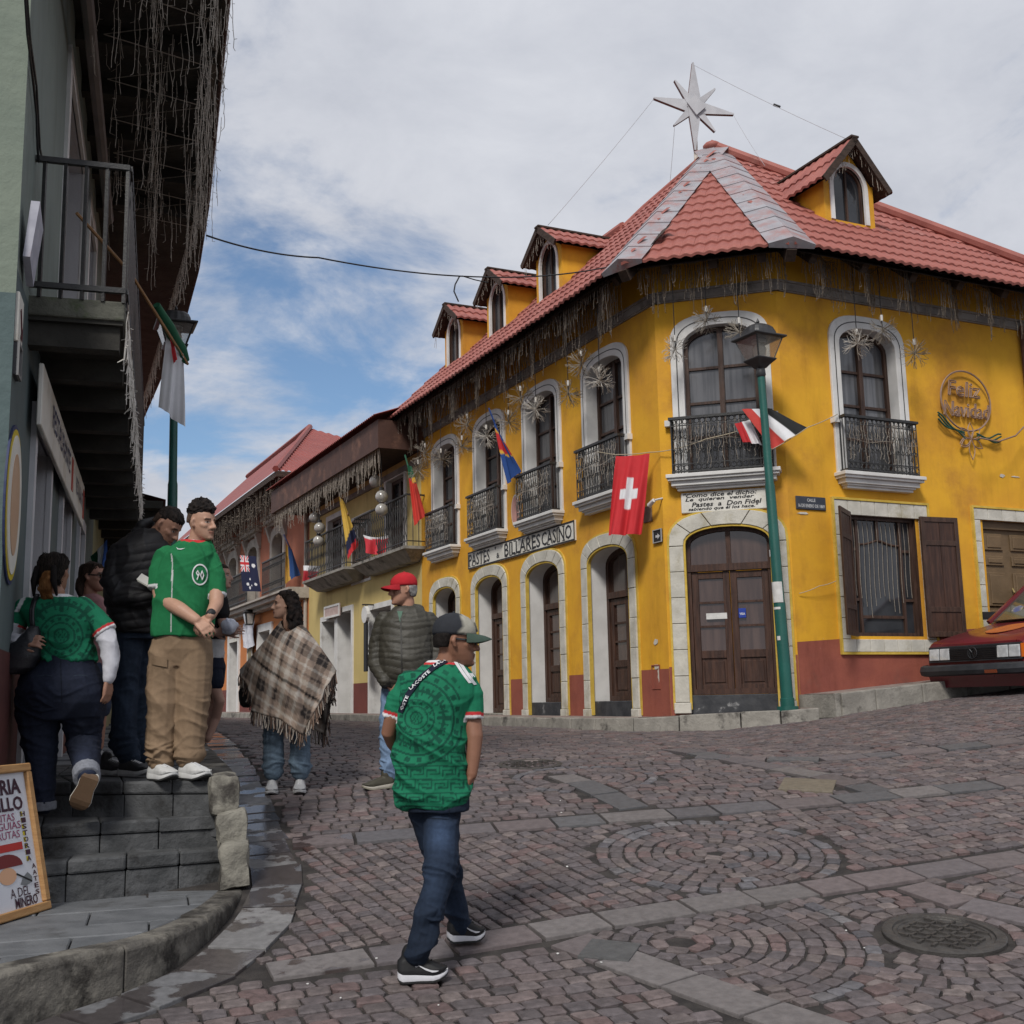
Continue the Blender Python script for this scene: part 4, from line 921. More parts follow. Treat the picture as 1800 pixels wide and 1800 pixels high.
# ---------------------------------------------------------------- dormers
def dormer(pl,R,sc,off,hw,z0,ze_,zap,parent,zw,rise,glass=GLASS,seed=0,lw=.06,label=''):
    d=wall(pl,[(sc-hw,z0),(sc-hw,ze_),(sc,zap),(sc+hw,ze_),(sc+hw,z0)],[arch(sc,hw*.62,zw,zw+rise*.62,zw+rise,2.0)],'dormer',YEL,parent,off)
    # cheeks back to the slope
    def cheek(sd):
        mb=MB(); s=sc+sd*hw; zr=lambda o: ZE+(OV-o)*R.tanp; ob=OV-(ze_+.12-ZE)/R.tanp
        mb.poly([pl.pt(s,z0-.1,off),pl.pt(s,ze_+.12,off),pl.pt(s,ze_+.12,ob),pl.pt(s,z0-.1,ob)]); mb.build('dormer_cheek',YEL,d,fixn=False)
    cheek(-1); cheek(1)
    strip(pl,arch(sc,hw*.62+lw,zw,zw+rise*.62,zw+rise+lw,2.0,16),arch(sc,hw*.62,zw,zw+rise*.62,zw+rise,2.0,16),off-.02,off+.02,'dormer_surround',WHITE,d)
    P=arch(sc,hw*.62,zw,zw+rise*.62,zw+rise,2.0); Q=inset(P,.03); strip(pl,P,Q,off-.1,off-.04,'dormer_frame',WOOD,d,closed=True)
    mb=MB(); mb.fbox(pl,sc-.014,sc+.014,zw,zw+rise-.01,off-.09,off-.045); mb.build('muntin',WOOD,d); panes(pl,Q,[sc-hw,sc,sc+hw],[zw,zw+rise+.1],off-.08,d,glass)
    # gable roof
    oh=.16; of=.2; sl=(zap-ze_)/hw; zr_=zap+.10; ob=OV-(zr_-ZE)/R.tanp-.25
    for sd in (-1,1):
        a=pl.pt(sc,zr_,off+of); e=pl.pt(sc+sd*(hw+oh),zr_-sl*(hw+oh),off+of); dv=-pl.n; L=(off+of-ob); zE=zr_-sl*(hw+oh); L2=max(.3,off+of-(OV-(zE-ZE)/R.tanp)+.1)
        mb=MB(); up=a-e; wv=np.linalg.norm(up); up=up/wv; nn=np.cross(dv,up); nn=nn if nn[2]>0 else -nn
        mb.add([e-nn*.03,a-nn*.03,a+dv*L-nn*.03,e+dv*L2-nn*.03,e,a,a+dv*L,e+dv*L2],[(0,1,2,3),(0,1,5,4),(4,5,6,7)]); mb.build('dormer_soffit',SOFF,d)
        nt_=int(L/TW)+1; nr=max(1,int(round(wv/(TH*.97)))); th=wv/nr; tb=MB()
        for r in range(nr):
            for k in range(nt_):
                u=k*TW; lim=L2+(L-L2)*(r+.5)/nr
                if u>lim: continue
                org=e+dv*u+up*(r*th-.02)+nn*.005; xx=dv; 
                Vt=[org+xx*q[0]+up*(q[1]*th/TH)+nn*q[2] for q in TV]; tb.add(Vt,TF)
        ot=tb.build('dormer_tiles',TILE,d,fixn=False); ot['kind']='stuff'; smooth_shade(ot,30)
        mb=MB(); mb.bar(e-nn*.02,a-nn*.02+up*.02,.03,.1,up=nn); mb.build('barge_board',SOFF,d)
        tn=14
    mb=MB(); mb.bar(pl.pt(sc,zr_+.02,off+of+.02),pl.pt(sc,zr_+.02,ob),.14,.03); mb.build('ridge_cap',SOFF,d)
    def fn(t):
        x=-1+2*t; return pl.pt(sc+x*(hw+oh-.04),zr_-.05-sl*(hw+oh-.04)*abs(x),off+of-.03)
    icicles(fn,26,.08,.3,label,seed,wire=LITEW,rad=.0035,whisk=.016,loop=False)
    return d
for i,c in enumerate((3.42,5.45,7.50)):
    dormer(PL,RL,c,-.2,.46,8.0,8.86,9.20,yb,8.12,.92,seed=50+i,label=['icicle lights on the gable of the dormer nearest the roof peak','icicle lights on the gable of the middle dormer of three','icicle lights on the gable of the dormer by the chimneyless roof end'][i])
sx=[PR.sz(px,340,-.5)[0] for px in (1448,1534)]; zt=PR.sz(1493,268,-.5)[1]; zb=PR.sz(1490,392,-.5)[1]; zs_=PR.sz(1535,335,-.5)[1]
sdR=(sx[0]+sx[1])/2; hwR=(sx[1]-sx[0])/2
print('R dormer',sdR,hwR,zt,zb,zs_)
dormer(PR,RR,sdR,-.5,hwR,zb-.25,zs_,zt+.02,yb,zb+.02,PR.sz(1488,296,-.5)[1]-zb,seed=60,lw=.07,label='icicle lights on the gable of the large dormer on the right roof slope')
# ---------------------------------------------------------------- icicle curtains of this roof
icicles(lambda t: PL.pt(.2+8.6*t,7.32-.12*abs(math.sin(t*31)),.42+.1*math.sin(t*50)),480,.3,.85,'icicle lights under the long eave over the row of balconies',70)
icicles(lambda t: PL.pt(.2+8.6*t,7.22,.6),170,.15,.5,'icicle lights along the outer edge of the long yellow house eave',71)
icicles(lambda t: PC.pt(-.15+1.95*t,7.3,.45+.08*math.sin(t*30)),110,.25,.8,'icicle lights under the eave of the chamfered corner',72)
icicles(lambda t: PR.pt(.1+6*t,7.32-.12*abs(math.sin(t*26)),.42+.1*math.sin(t*50)),330,.25,.8,'icicle lights under the eave above the shuttered window wall',73)

# ================================================================ pale yellow hotel and orange house down the street
def Lp(px,py,off=0.): return PL.sz(px,py,off)
PALE=M('pale yellow wall',(.60,.465,.19),(.54,.415,.165),streak=.5,scale=1.,rough=.82,bump=.3,bscale=6.,dirt=(.42,.33,.12),dscale=.7,dpos=(.52,.8))
DRED=M('maroon dado',(.17,.048,.038),(.14,.04,.033),scale=2.,rough=.8,bump=.3,bscale=8.)
FASC=M('brown fascia boards',(.085,.04,.028),(.062,.029,.021),scale=2.5,rough=.65,bump=.25,bscale=18.,dirt=(.20,.10,.065),dscale=1.4)
CORR=M('red corrugated sheet',(.27,.062,.05),(.22,.052,.043),scale=1.4,rough=.55,bump=.1,bscale=40.,dirt=(.25,.07,.055),dscale=.9)
hp=E('hotel_building',PL.pt(13,1.2,-2),'pale yellow hotel building with brown boxed eave between the yellow and orange houses','building')
s0,s1=LEND+.003,17.05
wa=Lp(712,860)[0],Lp(681,860)[0]; wb=Lp(603,960)[0],Lp(578,960)[0]
hU=[rect(*wa,4.72,6.32),rect(*wb,4.72,6.10)]
dA=(Lp(619,1150)[0],Lp(595,1150)[0]); dB=(Lp(590,1150)[0],Lp(567,1150)[0]); dCc=(Lp(690,1150)[0],Lp(652,1150)[0])
hD=[rect(*dA,1.28,3.72),rect(*dB,1.28,3.6),rect(*dCc,1.28,3.6)]
wall(PL,rect(s0,s1,1.,6.95),hU+hD,'wall',PALE,hp)
ed=sorted([s0,s1]+[q for d in (dA,dB,dCc) for q in (d[0]-.1,d[1]+.1)])
for a,b in zip(ed[::2],ed[1::2]):
    if b-a>.05: wall(PL,rect(a,b,1.,2.0),[],'dado',DRED,hp,.006)
for h,d in zip(hU,(wa,wb)):
    strip(PL,rect(d[0]-.13,d[1]+.13,h[0][1],h[1][1]+.13),rect(d[0],d[1],h[0][1],h[1][1]),-.01,.04,'window_surround',WHITE,hp,closed=True); reveal(PL,h,.2,'reveal',WHITE,hp)
    m=(d[0]+d[1])/2; z0,z1=h[0][1],h[1][1]; w_=strip(PL,rect(d[0],d[1],z0,z1),rect(d[0]+.08,d[1]-.08,z0+.08,z1-.08),-.2,-.1,'window',WOOD,hp,closed=True)
    mb=MB(); mb.fbox(PL,m-.06,m+.06,z0,z1-.05,-.19,-.09); mb.fbox(PL,d[0]+.05,d[1]-.05,z0,z0+.55,-.19,-.1); 
    for z in (5.3,5.75): mb.fbox(PL,d[0]+.05,d[1]-.05,z-.02,z+.02,-.18,-.11)
    mb.build('muntin',WOOD,w_); panes(PL,rect(d[0]+.07,d[1]-.07,z0+.5,z1-.07),[d[0],m,d[1]],[z0+.5,5.3,5.75,z1],-.16,w_,GLASS)
for k,(h,d) in enumerate(zip(hD,(dA,dB,dCc))):
    strip(PL,rect(d[0]-.12,d[1]+.12,1.25,h[1][1]+.12),rect(d[0],d[1],1.25,h[1][1]),-.01,.035,'door_surround',WHITE,hp,closed=True); reveal(PL,h,.45,'reveal',WHITE,hp)
    mb=MB(); mb.fbox(PL,d[0],d[1],1.25,h[1][1],-.5,-.42); mb.build('door',WOOD,hp)
def slab_balcony(sa,sb,z,off,parent,zr):
    mb=MB(); mb.hexa([PL.pt(sa+.25,z-.28,-.01),PL.pt(sb-.25,z-.28,-.01),PL.pt(sb-.25,z-.28,off*.45),PL.pt(sa+.25,z-.28,off*.45),PL.pt(sa,z-.06,-.01),PL.pt(sb,z-.06,-.01),PL.pt(sb,z-.06,off),PL.pt(sa,z-.06,off)]); mb.fbox(PL,sa-.03,sb+.03,z-.06,z,-.01,off+.03)
    b=mb.build('balcony',MAT_CONC,parent); r=MB(); P=lambda s,zz,o=off-.04:PL.pt(s,zz,o)
    r.bar(P(sa,zr),P(sb,zr),.045,.03); r.bar(P(sa,z+.1),P(sb,z+.1),.02,.02)
    for s in (sa,sb): r.bar(PL.pt(s,zr,0),P(s,zr),.045,.03); r.bar(PL.pt(s,z+.1,0),P(s,z+.1),.02,.02); [r.bar(PL.pt(s,z,o),PL.pt(s,zr,o),.016,.016) for o in (off*.3,off*.6)]
    n=int((sb-sa)/.13)
    for i in range(n+1):
        s=sa+(sb-sa)*i/n; r.bar(P(s,z),P(s,zr),.016,.016)
        if i<n: r.tube([P(s+(sb-sa)/n*(.5+.5*math.sin(q)),zz) for q,zz in zip(np.linspace(-1.5,7.8,9),np.linspace(z+.1,zr-.1,9))],.008,4,False)
    r.build('railing',IRON,b); return b
slab_balcony(Lp(714,1000,.4)[0],Lp(622,1000,.4)[0],4.62,.42,hp,5.66)
slab_balcony(Lp(606,1030,.5)[0],Lp(534,1030,.5)[0],4.62,.5,hp,5.62)
# boxed eave
mb=MB(); fz0,fz1=6.56,7.14
for k in range(6): 
    a=8.62+(17.2-8.62)*k/6; b=8.62+(17.2-8.62)*(k+1)/6; m=MB(); m.fbox(PL,a+.004,b-.004,fz0,fz1,.96,1.0); m.build('fascia_board',FASC,hp)
m=MB(); m.fbox(PL,8.60,8.64,fz0,fz1,.03,1.0); m.build('fascia_board',FASC,hp); m=MB(); m.fbox(PL,17.2,17.24,fz0,fz1,.0,1.0); m.build('fascia_board',FASC,hp)
m=MB(); m.poly([PL.pt(8.62,fz0+.06,0),PL.pt(17.2,fz0+.06,0),PL.pt(17.2,fz0+.06,.97),PL.pt(8.62,fz0+.06,.97)]); m.build('soffit',SOFF,hp)
m=MB(); m.fbox(PL,s0,s1,6.35,6.47,-.01,.06); m.build('cornice',CORN,hp)
def corrugated(P0,u,v,Lu,Lv,name,parent,pitch=.11,amp=.014,mat=CORR,clip=None,vlim=None):
    """sheet with waves running up v; u,v unit vectors"""
    n_=np.cross(u,v); n_=n_ if n_[2]>0 else -n_; k=int(Lu/pitch*6); V=[];F=[]
    for i in range(k+1):
        a=Lu*i/k; h=amp*math.sin(2*math.pi*a/pitch); lv0,lv1=(0,Lv) if vlim is None else vlim(a); V+=[P0+u*a+v*lv0+n_*h,P0+u*a+v*lv1+n_*h]
    for i in range(k): F.append((2*i,2*i+2,2*i+3,2*i+1))
    o=mkobj(name,V,F,mat,parent,True,fixn=False); return o
sl=math.radians(20); upv=-nL*math.cos(sl)+V3(0,0,math.sin(sl))
corrugated(PL.pt(8.5,7.2,1.12),dL,upv,8.85,4.6,'roof_sheet',hp)
m=MB(); bx=[PL.pt(s0,1,0),PL.pt(s0,1,-4.2),PL.pt(s1,1,-4.2),PL.pt(s1,1,0)]
for a,b in zip(bx[1:],bx[2:]): m.poly([a,b,b+V3(0,0,6.2),a+V3(0,0,6.2)])
m.build('rear_wall',PALE,hp,fixn=False)
icicles(lambda t: PL.pt(8.7+8.4*t,6.60,.93),210,.25,.8,'long icicle lights hanging from the brown boxed eave of the hotel',80,wire=LITEW,rad=.0055,whisk=.02,loop=False)
GLOBE=M('glass globe',(.30,.285,.26),(.40,.38,.35),scale=8.,rough=.12,spec=.8,coat=.6)
for k,(px,py) in enumerate([(660,846),(671,873),(671,896),(553,910),(562,928),(560,951)]):
    c=PL.pt(*Lp(px,py,.62),.62); e=E('globe_lamp',c-V3(0,0,.14),['top','middle','bottom'][k%3]+' glass globe lamp of the trio hanging by the '+('hotel window nearest the yellow house' if k<3 else 'hotel window nearest the orange house'),'globe lamp','glass globe lamps under the hotel eave')
    mb=MB(); mb.ball(c,.135,14,9); smooth_shade(mb.build('globe',GLOBE,e)); mb=MB(); mb.tube([c+V3(0,0,.12),c+V3(0,0,.19)],.05,8); mb.build('cap',IRON,e); mb=MB(); mb.tube([c+V3(0,0,.18),V3(c[0],c[1],6.6)],.008,4); mb.build('cord',IRON,e)
# HOTEL wall sign
hs=[Lp(651,905),Lp(620,930),Lp(651,1030)]; 
e=E('hotel_sign',PL.pt(hs[0][0],4.4,.02),'tall brown painted HOTEL sign with white border on the pale yellow wall','sign')
BRS=M('brown sign paint',(.16,.105,.07),(.21,.14,.095),scale=2.,rough=.7)
sa,sb=hs[0][0],hs[1][0]; zt_,zb_=hs[0][1]+.05,4.35
mb=MB(); mb.fbox(PL,sa,sb,zb_,zt_,-.005,.012); mb.build('board',BRS,e)
strip(PL,rect(sa-.06,sb+.06,zb_-.06,zt_+.06),rect(sa,sb,zb_,zt_),-.005,.02,'border',WHITE,e,closed=True)
mb=MB(); text_on(mb,'HOTEL',lambda x,y:PL.pt(sb-x,y,.016),.12,sb-sa-.08,zt_-.55,zt_-.14,bold=.02); mb.build('lettering',WHITE,e,fixn=False)
# small hanging signs at street level
sg=lambda px,py:Lp(px,py)
def board_sign(name,pl,s0,s1,z0,z1,o,mat,label,cat='sign',bord=None,txt=None,tmat=None,th=.03,par=None):
    e=E(name,pl.pt((s0+s1)/2,z0,o),label,cat); mb=MB(); mb.fbox(pl,s0,s1,z0,z1,o-th,o); bevel(mb.build('board',mat,e),.006,1)
    if bord: strip(pl,rect(s0,s1,z0,z1),rect(s0+bord[1],s1-bord[1],z0+bord[1],z1-bord[1]),o-.002,o+.012,'border',bord[0],e,closed=True)
    if txt:
        fl=-1 if pl is PL else 1; mb=MB()
        for (t,x0,x1,y0,y1) in txt: text_on(mb,t,(lambda x,y:pl.pt(s1-x,y,o+.003)) if fl<0 else (lambda x,y:pl.pt(s0+x,y,o+.003)),x0*(s1-s0),x1*(s1-s0),z0+y0*(z1-z0),z0+y1*(z1-z0),bold=.015)
        mb.build('lettering',tmat,e,fixn=False)
    return e
CREAM=M('cream board',(.62,.60,.55),(.70,.68,.62),scale=3.,rough=.7,dirt=(.5,.46,.38),dscale=2.)
BLK=M('black paint',(.015,.015,.017),None,rough=.5)
a,b=Lp(605,1075)[0],Lp(578,1075)[0]; board_sign('shop_sign',PL,a,b,Lp(590,1086)[1],Lp(590,1064)[1],.12,M('pinkish board',(.45,.33,.30),(.55,.43,.40),scale=9.,rough=.7),'small faded sign board over the double white doorway of the hotel',bord=(WHITE,.05))
a=Lp(642,1120,.25); e=E('hanging_sign',PL.pt(a[0],a[1]-.7,.25),'narrow dark hanging sign with round white top beside the white doorway','sign')
mb=MB(); mb.fbox(PL,a[0]-.05,a[0]+.14,a[1]-.75,a[1]+.35,.2,.24); mb.build('board',BLK,e); mb=MB(); mb.tube([PL.pt(a[0]+.05,a[1]+.5,.19),PL.pt(a[0]+.05,a[1]+.5,.26)],.19,16); mb.build('disc',WHITE,e); mb=MB(); mb.bar(PL.pt(a[0]+.05,a[1]+.72,0),PL.pt(a[0]+.05,a[1]+.72,.3),.03); mb.bar(PL.pt(a[0]+.05,a[1]+.3,.22),PL.pt(a[0]+.05,a[1]+.72,.22),.02); mb.build('bracket',IRON,e)
# ---------------------------------------------------------------- orange house
OR1=M('terracotta wall',(.46,.165,.095),(.40,.14,.08),scale=1.,rough=.82,bump=.3,bscale=6.,dirt=(.36,.14,.09),dscale=.7)
OR2=M('orange wall',(.56,.205,.065),(.50,.175,.055),scale=1.,rough=.82,bump=.3,bscale=6.,dirt=(.42,.16,.07),dscale=.7)
OST=M('weathered stone trim',(.36,.32,.28),(.46,.42,.37),scale=4.,rough=.85,bump=.4,bscale=14.,dirt=(.20,.17,.14),dscale=2.)
oh=E('orange_house',PL.pt(24,1.2,-2),'orange terracotta house with stone window hoods and red corrugated roof','building')
os0,os1=17.055,34.
wins=[Lp(490,970)[0],Lp(446,1000)[0],Lp(411,1010)[0],Lp(384,1020)[0]]
ww=.62; zf=4.62; hO=[arch(c,ww,zf,6.2,6.5) for c in wins]
doors=[(Lp(419,1200)[0],Lp(404,1200)[0]),(Lp(476,1200)[0],Lp(456,1200)[0])]
hOd=[rect(*d,1.3,3.75) for d in doors]
wall(PL,rect(os0,os1,4.5,7.7),hO,'wall',OR1,oh); wall(PL,rect(os0,os1,1.,4.5),hOd,'wall',OR2,oh)
ed=sorted([os0,os1]+[q for d in doors for q in (d[0]-.25,d[1]+.25)])
for a,b in zip(ed[::2],ed[1::2]): wall(PL,rect(a,b,1.,2.1),[],'dado',DRED,oh,.006)
for c,h in zip(wins,hO):
    white=strip(PL,arch(c,ww+.24,zf,6.25,6.75,2.8),arch(c,ww,zf,6.2,6.5),-.01,.06,'window_surround',OST,oh); reveal(PL,h,.3,'reveal',OST,oh)
    window_unit(PL,c,ww,zf,6.2,6.5,.25,oh,(5.3,5.85),GLASS,fw=.09)
    mb=MB(); mb.fbox(PL,c-ww-.45,c+ww+.45,6.98,7.06,-.01,.32); mb.fbox(PL,c-ww-.38,c+ww+.38,6.86,6.98,-.01,.24); mb.fbox(PL,c-ww-.32,c+ww+.32,6.8,6.86,-.01,.14); bevel(mb.build('window_hood',OST,oh),.012,1)
    for sd in (-1,1):
        mb=MB(); s=c+sd*(ww+.24); mb.hexa([PL.pt(s-.08,6.35,0),PL.pt(s+.08,6.35,0),PL.pt(s+.08,6.35,.06),PL.pt(s-.08,6.35,.06),PL.pt(s-.1,6.8,0),PL.pt(s+.1,6.8,0),PL.pt(s+.1,6.8,.2),PL.pt(s-.1,6.8,.2)]); mb.build('hood_bracket',OST,oh)
for d,h in zip(doors,hOd):
    strip(PL,rect(d[0]-.22,d[1]+.22,1.28,3.98),rect(d[0],d[1],1.28,3.75),-.01,.06,'door_surround',WHITE,oh,closed=True); reveal(PL,h,.3,'reveal',WHITE,oh); mb=MB(); mb.fbox(PL,d[0],d[1],1.25,3.7,-.4,-.3); mb.build('door',WOOD,oh)
mb=MB(); mb.fbox(PL,os0,os1,4.34,4.44,-.01,.28); mb.fbox(PL,os0,os1,4.44,4.56,-.01,.46); mb.fbox(PL,os0,os1,4.56,4.62,-.01,.55); mb.build('balcony_ledge',OST,oh)
for a,b in ((Lp(500,1015,.5)[0],Lp(461,1015,.5)[0]),(Lp(434,1050,.5)[0],Lp(380,1060,.5)[0])):
    r=MB(); r.bar(PL.pt(a,5.6,.5),PL.pt(b,5.6,.5),.05,.04); r.bar(PL.pt(a,4.72,.5),PL.pt(b,4.72,.5),.03,.03); n=int((b-a)/.12)
    for i in range(n+1): s=a+(b-a)*i/n; r.bar(PL.pt(s,4.62,.5),PL.pt(s,5.6,.5),.02,.02)
    for i in range(n): 
        s=a+(b-a)*(i+.5)/n
        for z in (4.9,5.4): r.tube([PL.pt(s+.05*math.cos(q),z+.05*math.sin(q),.5) for q in np.linspace(0,6.28,7)[:-1]],.01,4,False,closed=True)
    r.build('railing',IRON,oh)
mb=MB(); mb.tube([PL.pt(os0+.12,z,.06) for z in (1.3,4,7)],.05,8); mb.build('downpipe',OST,oh)
# roof: corrugated slope over the street plus hip end facing down the street
zev=7.62; rs,rz=Lp(545,753,-2.6); ro=-2.6; print('orange ridge',rs,rz)
eA=PL.pt(16.6,zev,1.05); rA=PL.pt(rs,rz,ro)
hipu=-nL; 
ridge_dir=dL; Lr=36-rs
m=MB(); m.add([eA,PL.pt(36,zev,1.05),PL.pt(36,rz,ro),rA],[(0,1,2,3)]); m.build('roof_sheet',CORR,oh,fixn=False); m=MB(); m.fbox(PL,16.6,36,zev-.16,zev-.01,.99,1.03); m.build('fascia_board',SOFF,oh); m=MB(); m.fbox(PL,16.6,16.64,zev-.16,zev-.01,-6,.99); m.build('fascia_board',SOFF,oh)
vv_=(PL.pt(rs,rz,1.05)-PL.pt(16.6,zev,1.05)); vv_=vv_/np.linalg.norm(vv_); Lh=np.linalg.norm(PL.pt(rs,rz,ro)-PL.pt(16.6,zev,ro)); wsp=1.05-ro
corrugated(eA,-nL,vv_,2*wsp,Lh,'hip_sheet',oh,pitch=.16,amp=.02,vlim=lambda a:(0.,Lh*(a/wsp if a<wsp else 2-a/wsp)))
m=MB(); m.tube([eA+V3(0,0,.04),rA+V3(0,0,.06)],.09,6); m.build('hip_cap',CORR,oh); m=MB(); m.tube([rA+V3(0,0,.06),PL.pt(36,rz+.06,ro)],.1,6); m.build('ridge_cap',CORR,oh)
m=MB(); m.poly([PL.pt(16.6,zev-.05,1.02),PL.pt(36,zev-.05,1.02),PL.pt(36,zev-.05,0),PL.pt(16.6,zev-.05,0)]); m.poly([PL.pt(16.6,zev-.05,1.0),PL.pt(17.1,zev-.05,1.0),PL.pt(17.1,zev-.05,-6),PL.pt(16.6,zev-.05,-6)]); m.build('soffit',SOFF,oh,fixn=False)
m=MB(); m.poly([PL.pt(os0,1,0),PL.pt(os0,1,-7),PL.pt(os0,zev,-7),PL.pt(os0,zev,0)]); m.poly([PL.pt(os1,1,0),PL.pt(os1,1,-7),PL.pt(os1,zev,-7),PL.pt(os1,zev,0)]); m.build('side_wall',OR1,oh,fixn=False)
icicles(lambda t: PL.pt(16.8+15*t,zev-.03-.1*abs(math.sin(t*60)),.75+.22*math.sin(t*171)),430,.4,1.15,'thick icicle lights under the eave of the orange house',81,wire=LITED,rad=.009,whisk=.05,loop=False)
icicles(lambda t: PL.pt(16.65,zev-.04,1.-3.4*t),70,.2,.6,'icicle lights on the end eave of the orange house',82,wire=LITED,rad=.010,whisk=.04,loop=False)
# wall lantern, sign boards, banner, star on the orange house
c=PL.pt(*Lp(438,1085,.35),.35); e=E('wall_lantern',c-V3(0,0,.25),'black wall lantern bracketed to the orange house front','lantern')
mb=MB(); 
for dz,w_ in ((-.22,.10),(.14,.17)): pass
q=lambda w_,dz:[c+dL*w_*x+nL*w_*y+V3(0,0,dz) for x,y in ((-1,-1),(1,-1),(1,1),(-1,1))]
mb.ring([q(.10,-.24),q(.16,.12),q(.19,.14),q(.05,.27)]); mb.build('lantern_body',IRON,e); mb=MB(); mb.tube([c+V3(0,0,.27),c+V3(0,0,.42),PL.pt(*Lp(438,1085,.35),.1)+V3(0,0,.45),PL.pt(*Lp(438,1085,.35),0)+V3(0,0,.2)],.02,5); mb.build('bracket',IRON,e)
for i in range(4):
    p0,p1=q(.105,-.2),q(.155,.1); j=(i+1)%4; nn=((p0[i]+p0[j])/2-c); nn[2]=0; nn=nn/np.linalg.norm(nn)*.006; mb=MB(); f=lambda a,b,t:a+(b-a)*t; mb.poly([f(p0[i],p0[j],.15)+nn,f(p0[i],p0[j],.85)+nn,f(p1[i],p1[j],.85)+nn,f(p1[i],p1[j],.15)+nn]); mb.build('lantern_pane',GLOBE,e,fixn=False)
a,b=Lp(420,1115)[0],Lp(406,1115)[0]; z0_,z1_=Lp(413,1129)[1],Lp(413,1104)[1]
e=E('house_sign',PL.pt((a+b)/2,z0_,.03),'white arched sign plaque over the narrow white door of the orange house','sign'); mb=MB(); pp=[(a,z0_),(a,z1_-.1),((a+b)/2,z1_+.12),(b,z1_-.1),(b,z0_)]; mb.prism([PL.pt(*p,.03) for p in pp],nL*.04); mb.build('board',CREAM,e)
mb=MB(); mb.fbox(PL,a+.12,b-.12,z0_+.14,z0_+.32,.068,.076); mb.build('printed_band',M('faded red print',(.40,.20,.16),(.52,.45,.40),scale=14.,rough=.8),e)
a,b=Lp(456,1105)[0],Lp(437,1105)[0]; zt2=Lp(446,1094)[1]
mb=MB(); n=10; V=[];F=[]
for i in range(n+1):
    for j in range(4): V.append(PL.pt(a+(b-a)*i/n,zt2-.7*j/3-.12*math.sin(math.pi*i/n)*j/3,.15+.05*math.sin(i*1.3+j)))
for i in range(n):
    for j in range(3): F.append((i*4+j,i*4+j+1,i*4+j+5,i*4+j+4))
mb.add(V,F); o=mb.build('banner',M('pale banner',(.50,.50,.55),(.66,.66,.70),scale=6.,rough=.8),None,True,fixn=False); tag(o,'pale printed banner hung on the orange house wall','banner')
a,b=Lp(447,1140)[0],Lp(438,1140)[0]; board_sign('notice_board',PL,a,b,2.7,3.55,.06,M('poster print',(.10,.09,.06),(.32,.26,.16),scale=5.,rough=.7),'framed poster on the orange wall under the banner','notice board',bord=(CREAM,.06))
# ================================================================ green building on the left
GU=M('pale green wall',(.205,.24,.218),(.18,.213,.193),streak=.5,scale=1.3,rough=.85,bump=.35,bscale=6.,dirt=(.24,.29,.25),dscale=.8,dpos=(.5,.8))
GLo=M('teal wall',(.105,.135,.138),(.09,.118,.122),streak=.4,scale=1.2,rough=.8,bump=.3,bscale=6.,dirt=(.075,.105,.105),dscale=.9)
GC=M('peeling green render',(.215,.25,.20),(.18,.215,.175),scale=2.,rough=.88,bump=.6,bscale=9.,dirt=(.17,.20,.17),dscale=1.7,dpos=(.6,.66))
MOSS=M('mossy concrete',(.085,.085,.07),(.13,.13,.105),scale=5.,rough=.9,bump=.7,bscale=22.,dirt=(.06,.085,.03),dscale=3.,dpos=(.46,.62))
DARKW=M('blackened joists',(.030,.028,.024),(.05,.047,.04),scale=4.,rough=.85,bump=.4,bscale=20.)
JAMB=M('grey white jamb',(.46,.46,.48),(.53,.53,.55),scale=2.,rough=.75,bump=.15,bscale=30.)
gb=E('green_building',PG.pt(3,.8,-2),'pale green building with long mossy balcony and dark overhanging eave','building')
GE=8.62; zup=4.05
hGu=[rect(2.62,4.55,4.16,6.75),rect(5.5,6.6,4.16,6.75)]
gd=[(1.22,2.30),(3.56,4.42),(5.76,6.5)]; hGd=[rect(*d,.9,3.42) for d in gd]
wall(PG,rect(0,GE,zup,7.6),hGu,'wall',GU,gb); wall(PG,rect(0,GE,.3,zup),hGd,'wall',GLo,gb)
MAR=M('dark maroon base',(.10,.032,.028),(.075,.025,.023),scale=3.,rough=.75,bump=.3,bscale=9.)
for a,b in ((0,1.1),(2.42,3.46),(4.52,5.66),(6.6,GE)): wall(PG,rect(a,b,.3,1.85),[],'dado',MAR,gb,.006)
PE=Plane(PG.o,-nG,-dG)   # end wall turning the corner towards the camera side
wall(PE,rect(0,9,3.9,7.6),[],'end_wall',GC,gb); wall(PE,rect(0,9,.2,3.9),[],'end_wall',M('peeling teal render',(.105,.145,.145),(.085,.12,.12),scale=2.,rough=.88,bump=.6,bscale=9.,dirt=(.09,.12,.12),dscale=1.8,dpos=(.6,.66)),gb)
wall(Plane(PG.pt(GE,0,0),-nG,dG),rect(0,9,.3,7.6),[],'end_wall',GU,gb)
for (d,h) in zip(((2.62,4.55),(5.5,6.6)),hGu):
    strip(PG,rect(d[0]-.16,d[1]+.16,4.14,6.92),rect(d[0],d[1],4.14,6.75),-.01,.03,'window_surround',WHITE,gb,closed=True); reveal(PG,h,.28,'reveal',JAMB,gb)
    mb=MB(); mb.fbox(PG,d[0],d[1],4.14,6.75,-.34,-.27); mb.build('window_leaf',M('grey brown shutter',(.14,.115,.10),(.19,.16,.14),scale=3.,rough=.7,stretch=(3,3,.4)),gb)
for d,h in zip(gd,hGd):
    strip(PG,rect(d[0]-.12,d[1]+.12,.9,3.54),rect(d[0],d[1],.9,3.42),-.01,.035,'door_surround',JAMB,gb,closed=True); reveal(PG,h,.4,'reveal',JAMB,gb)
    mb=MB(); mb.fbox(PG,d[0],d[1],.9,3.42,-.46,-.4); mb.build('door',WOOD,gb)
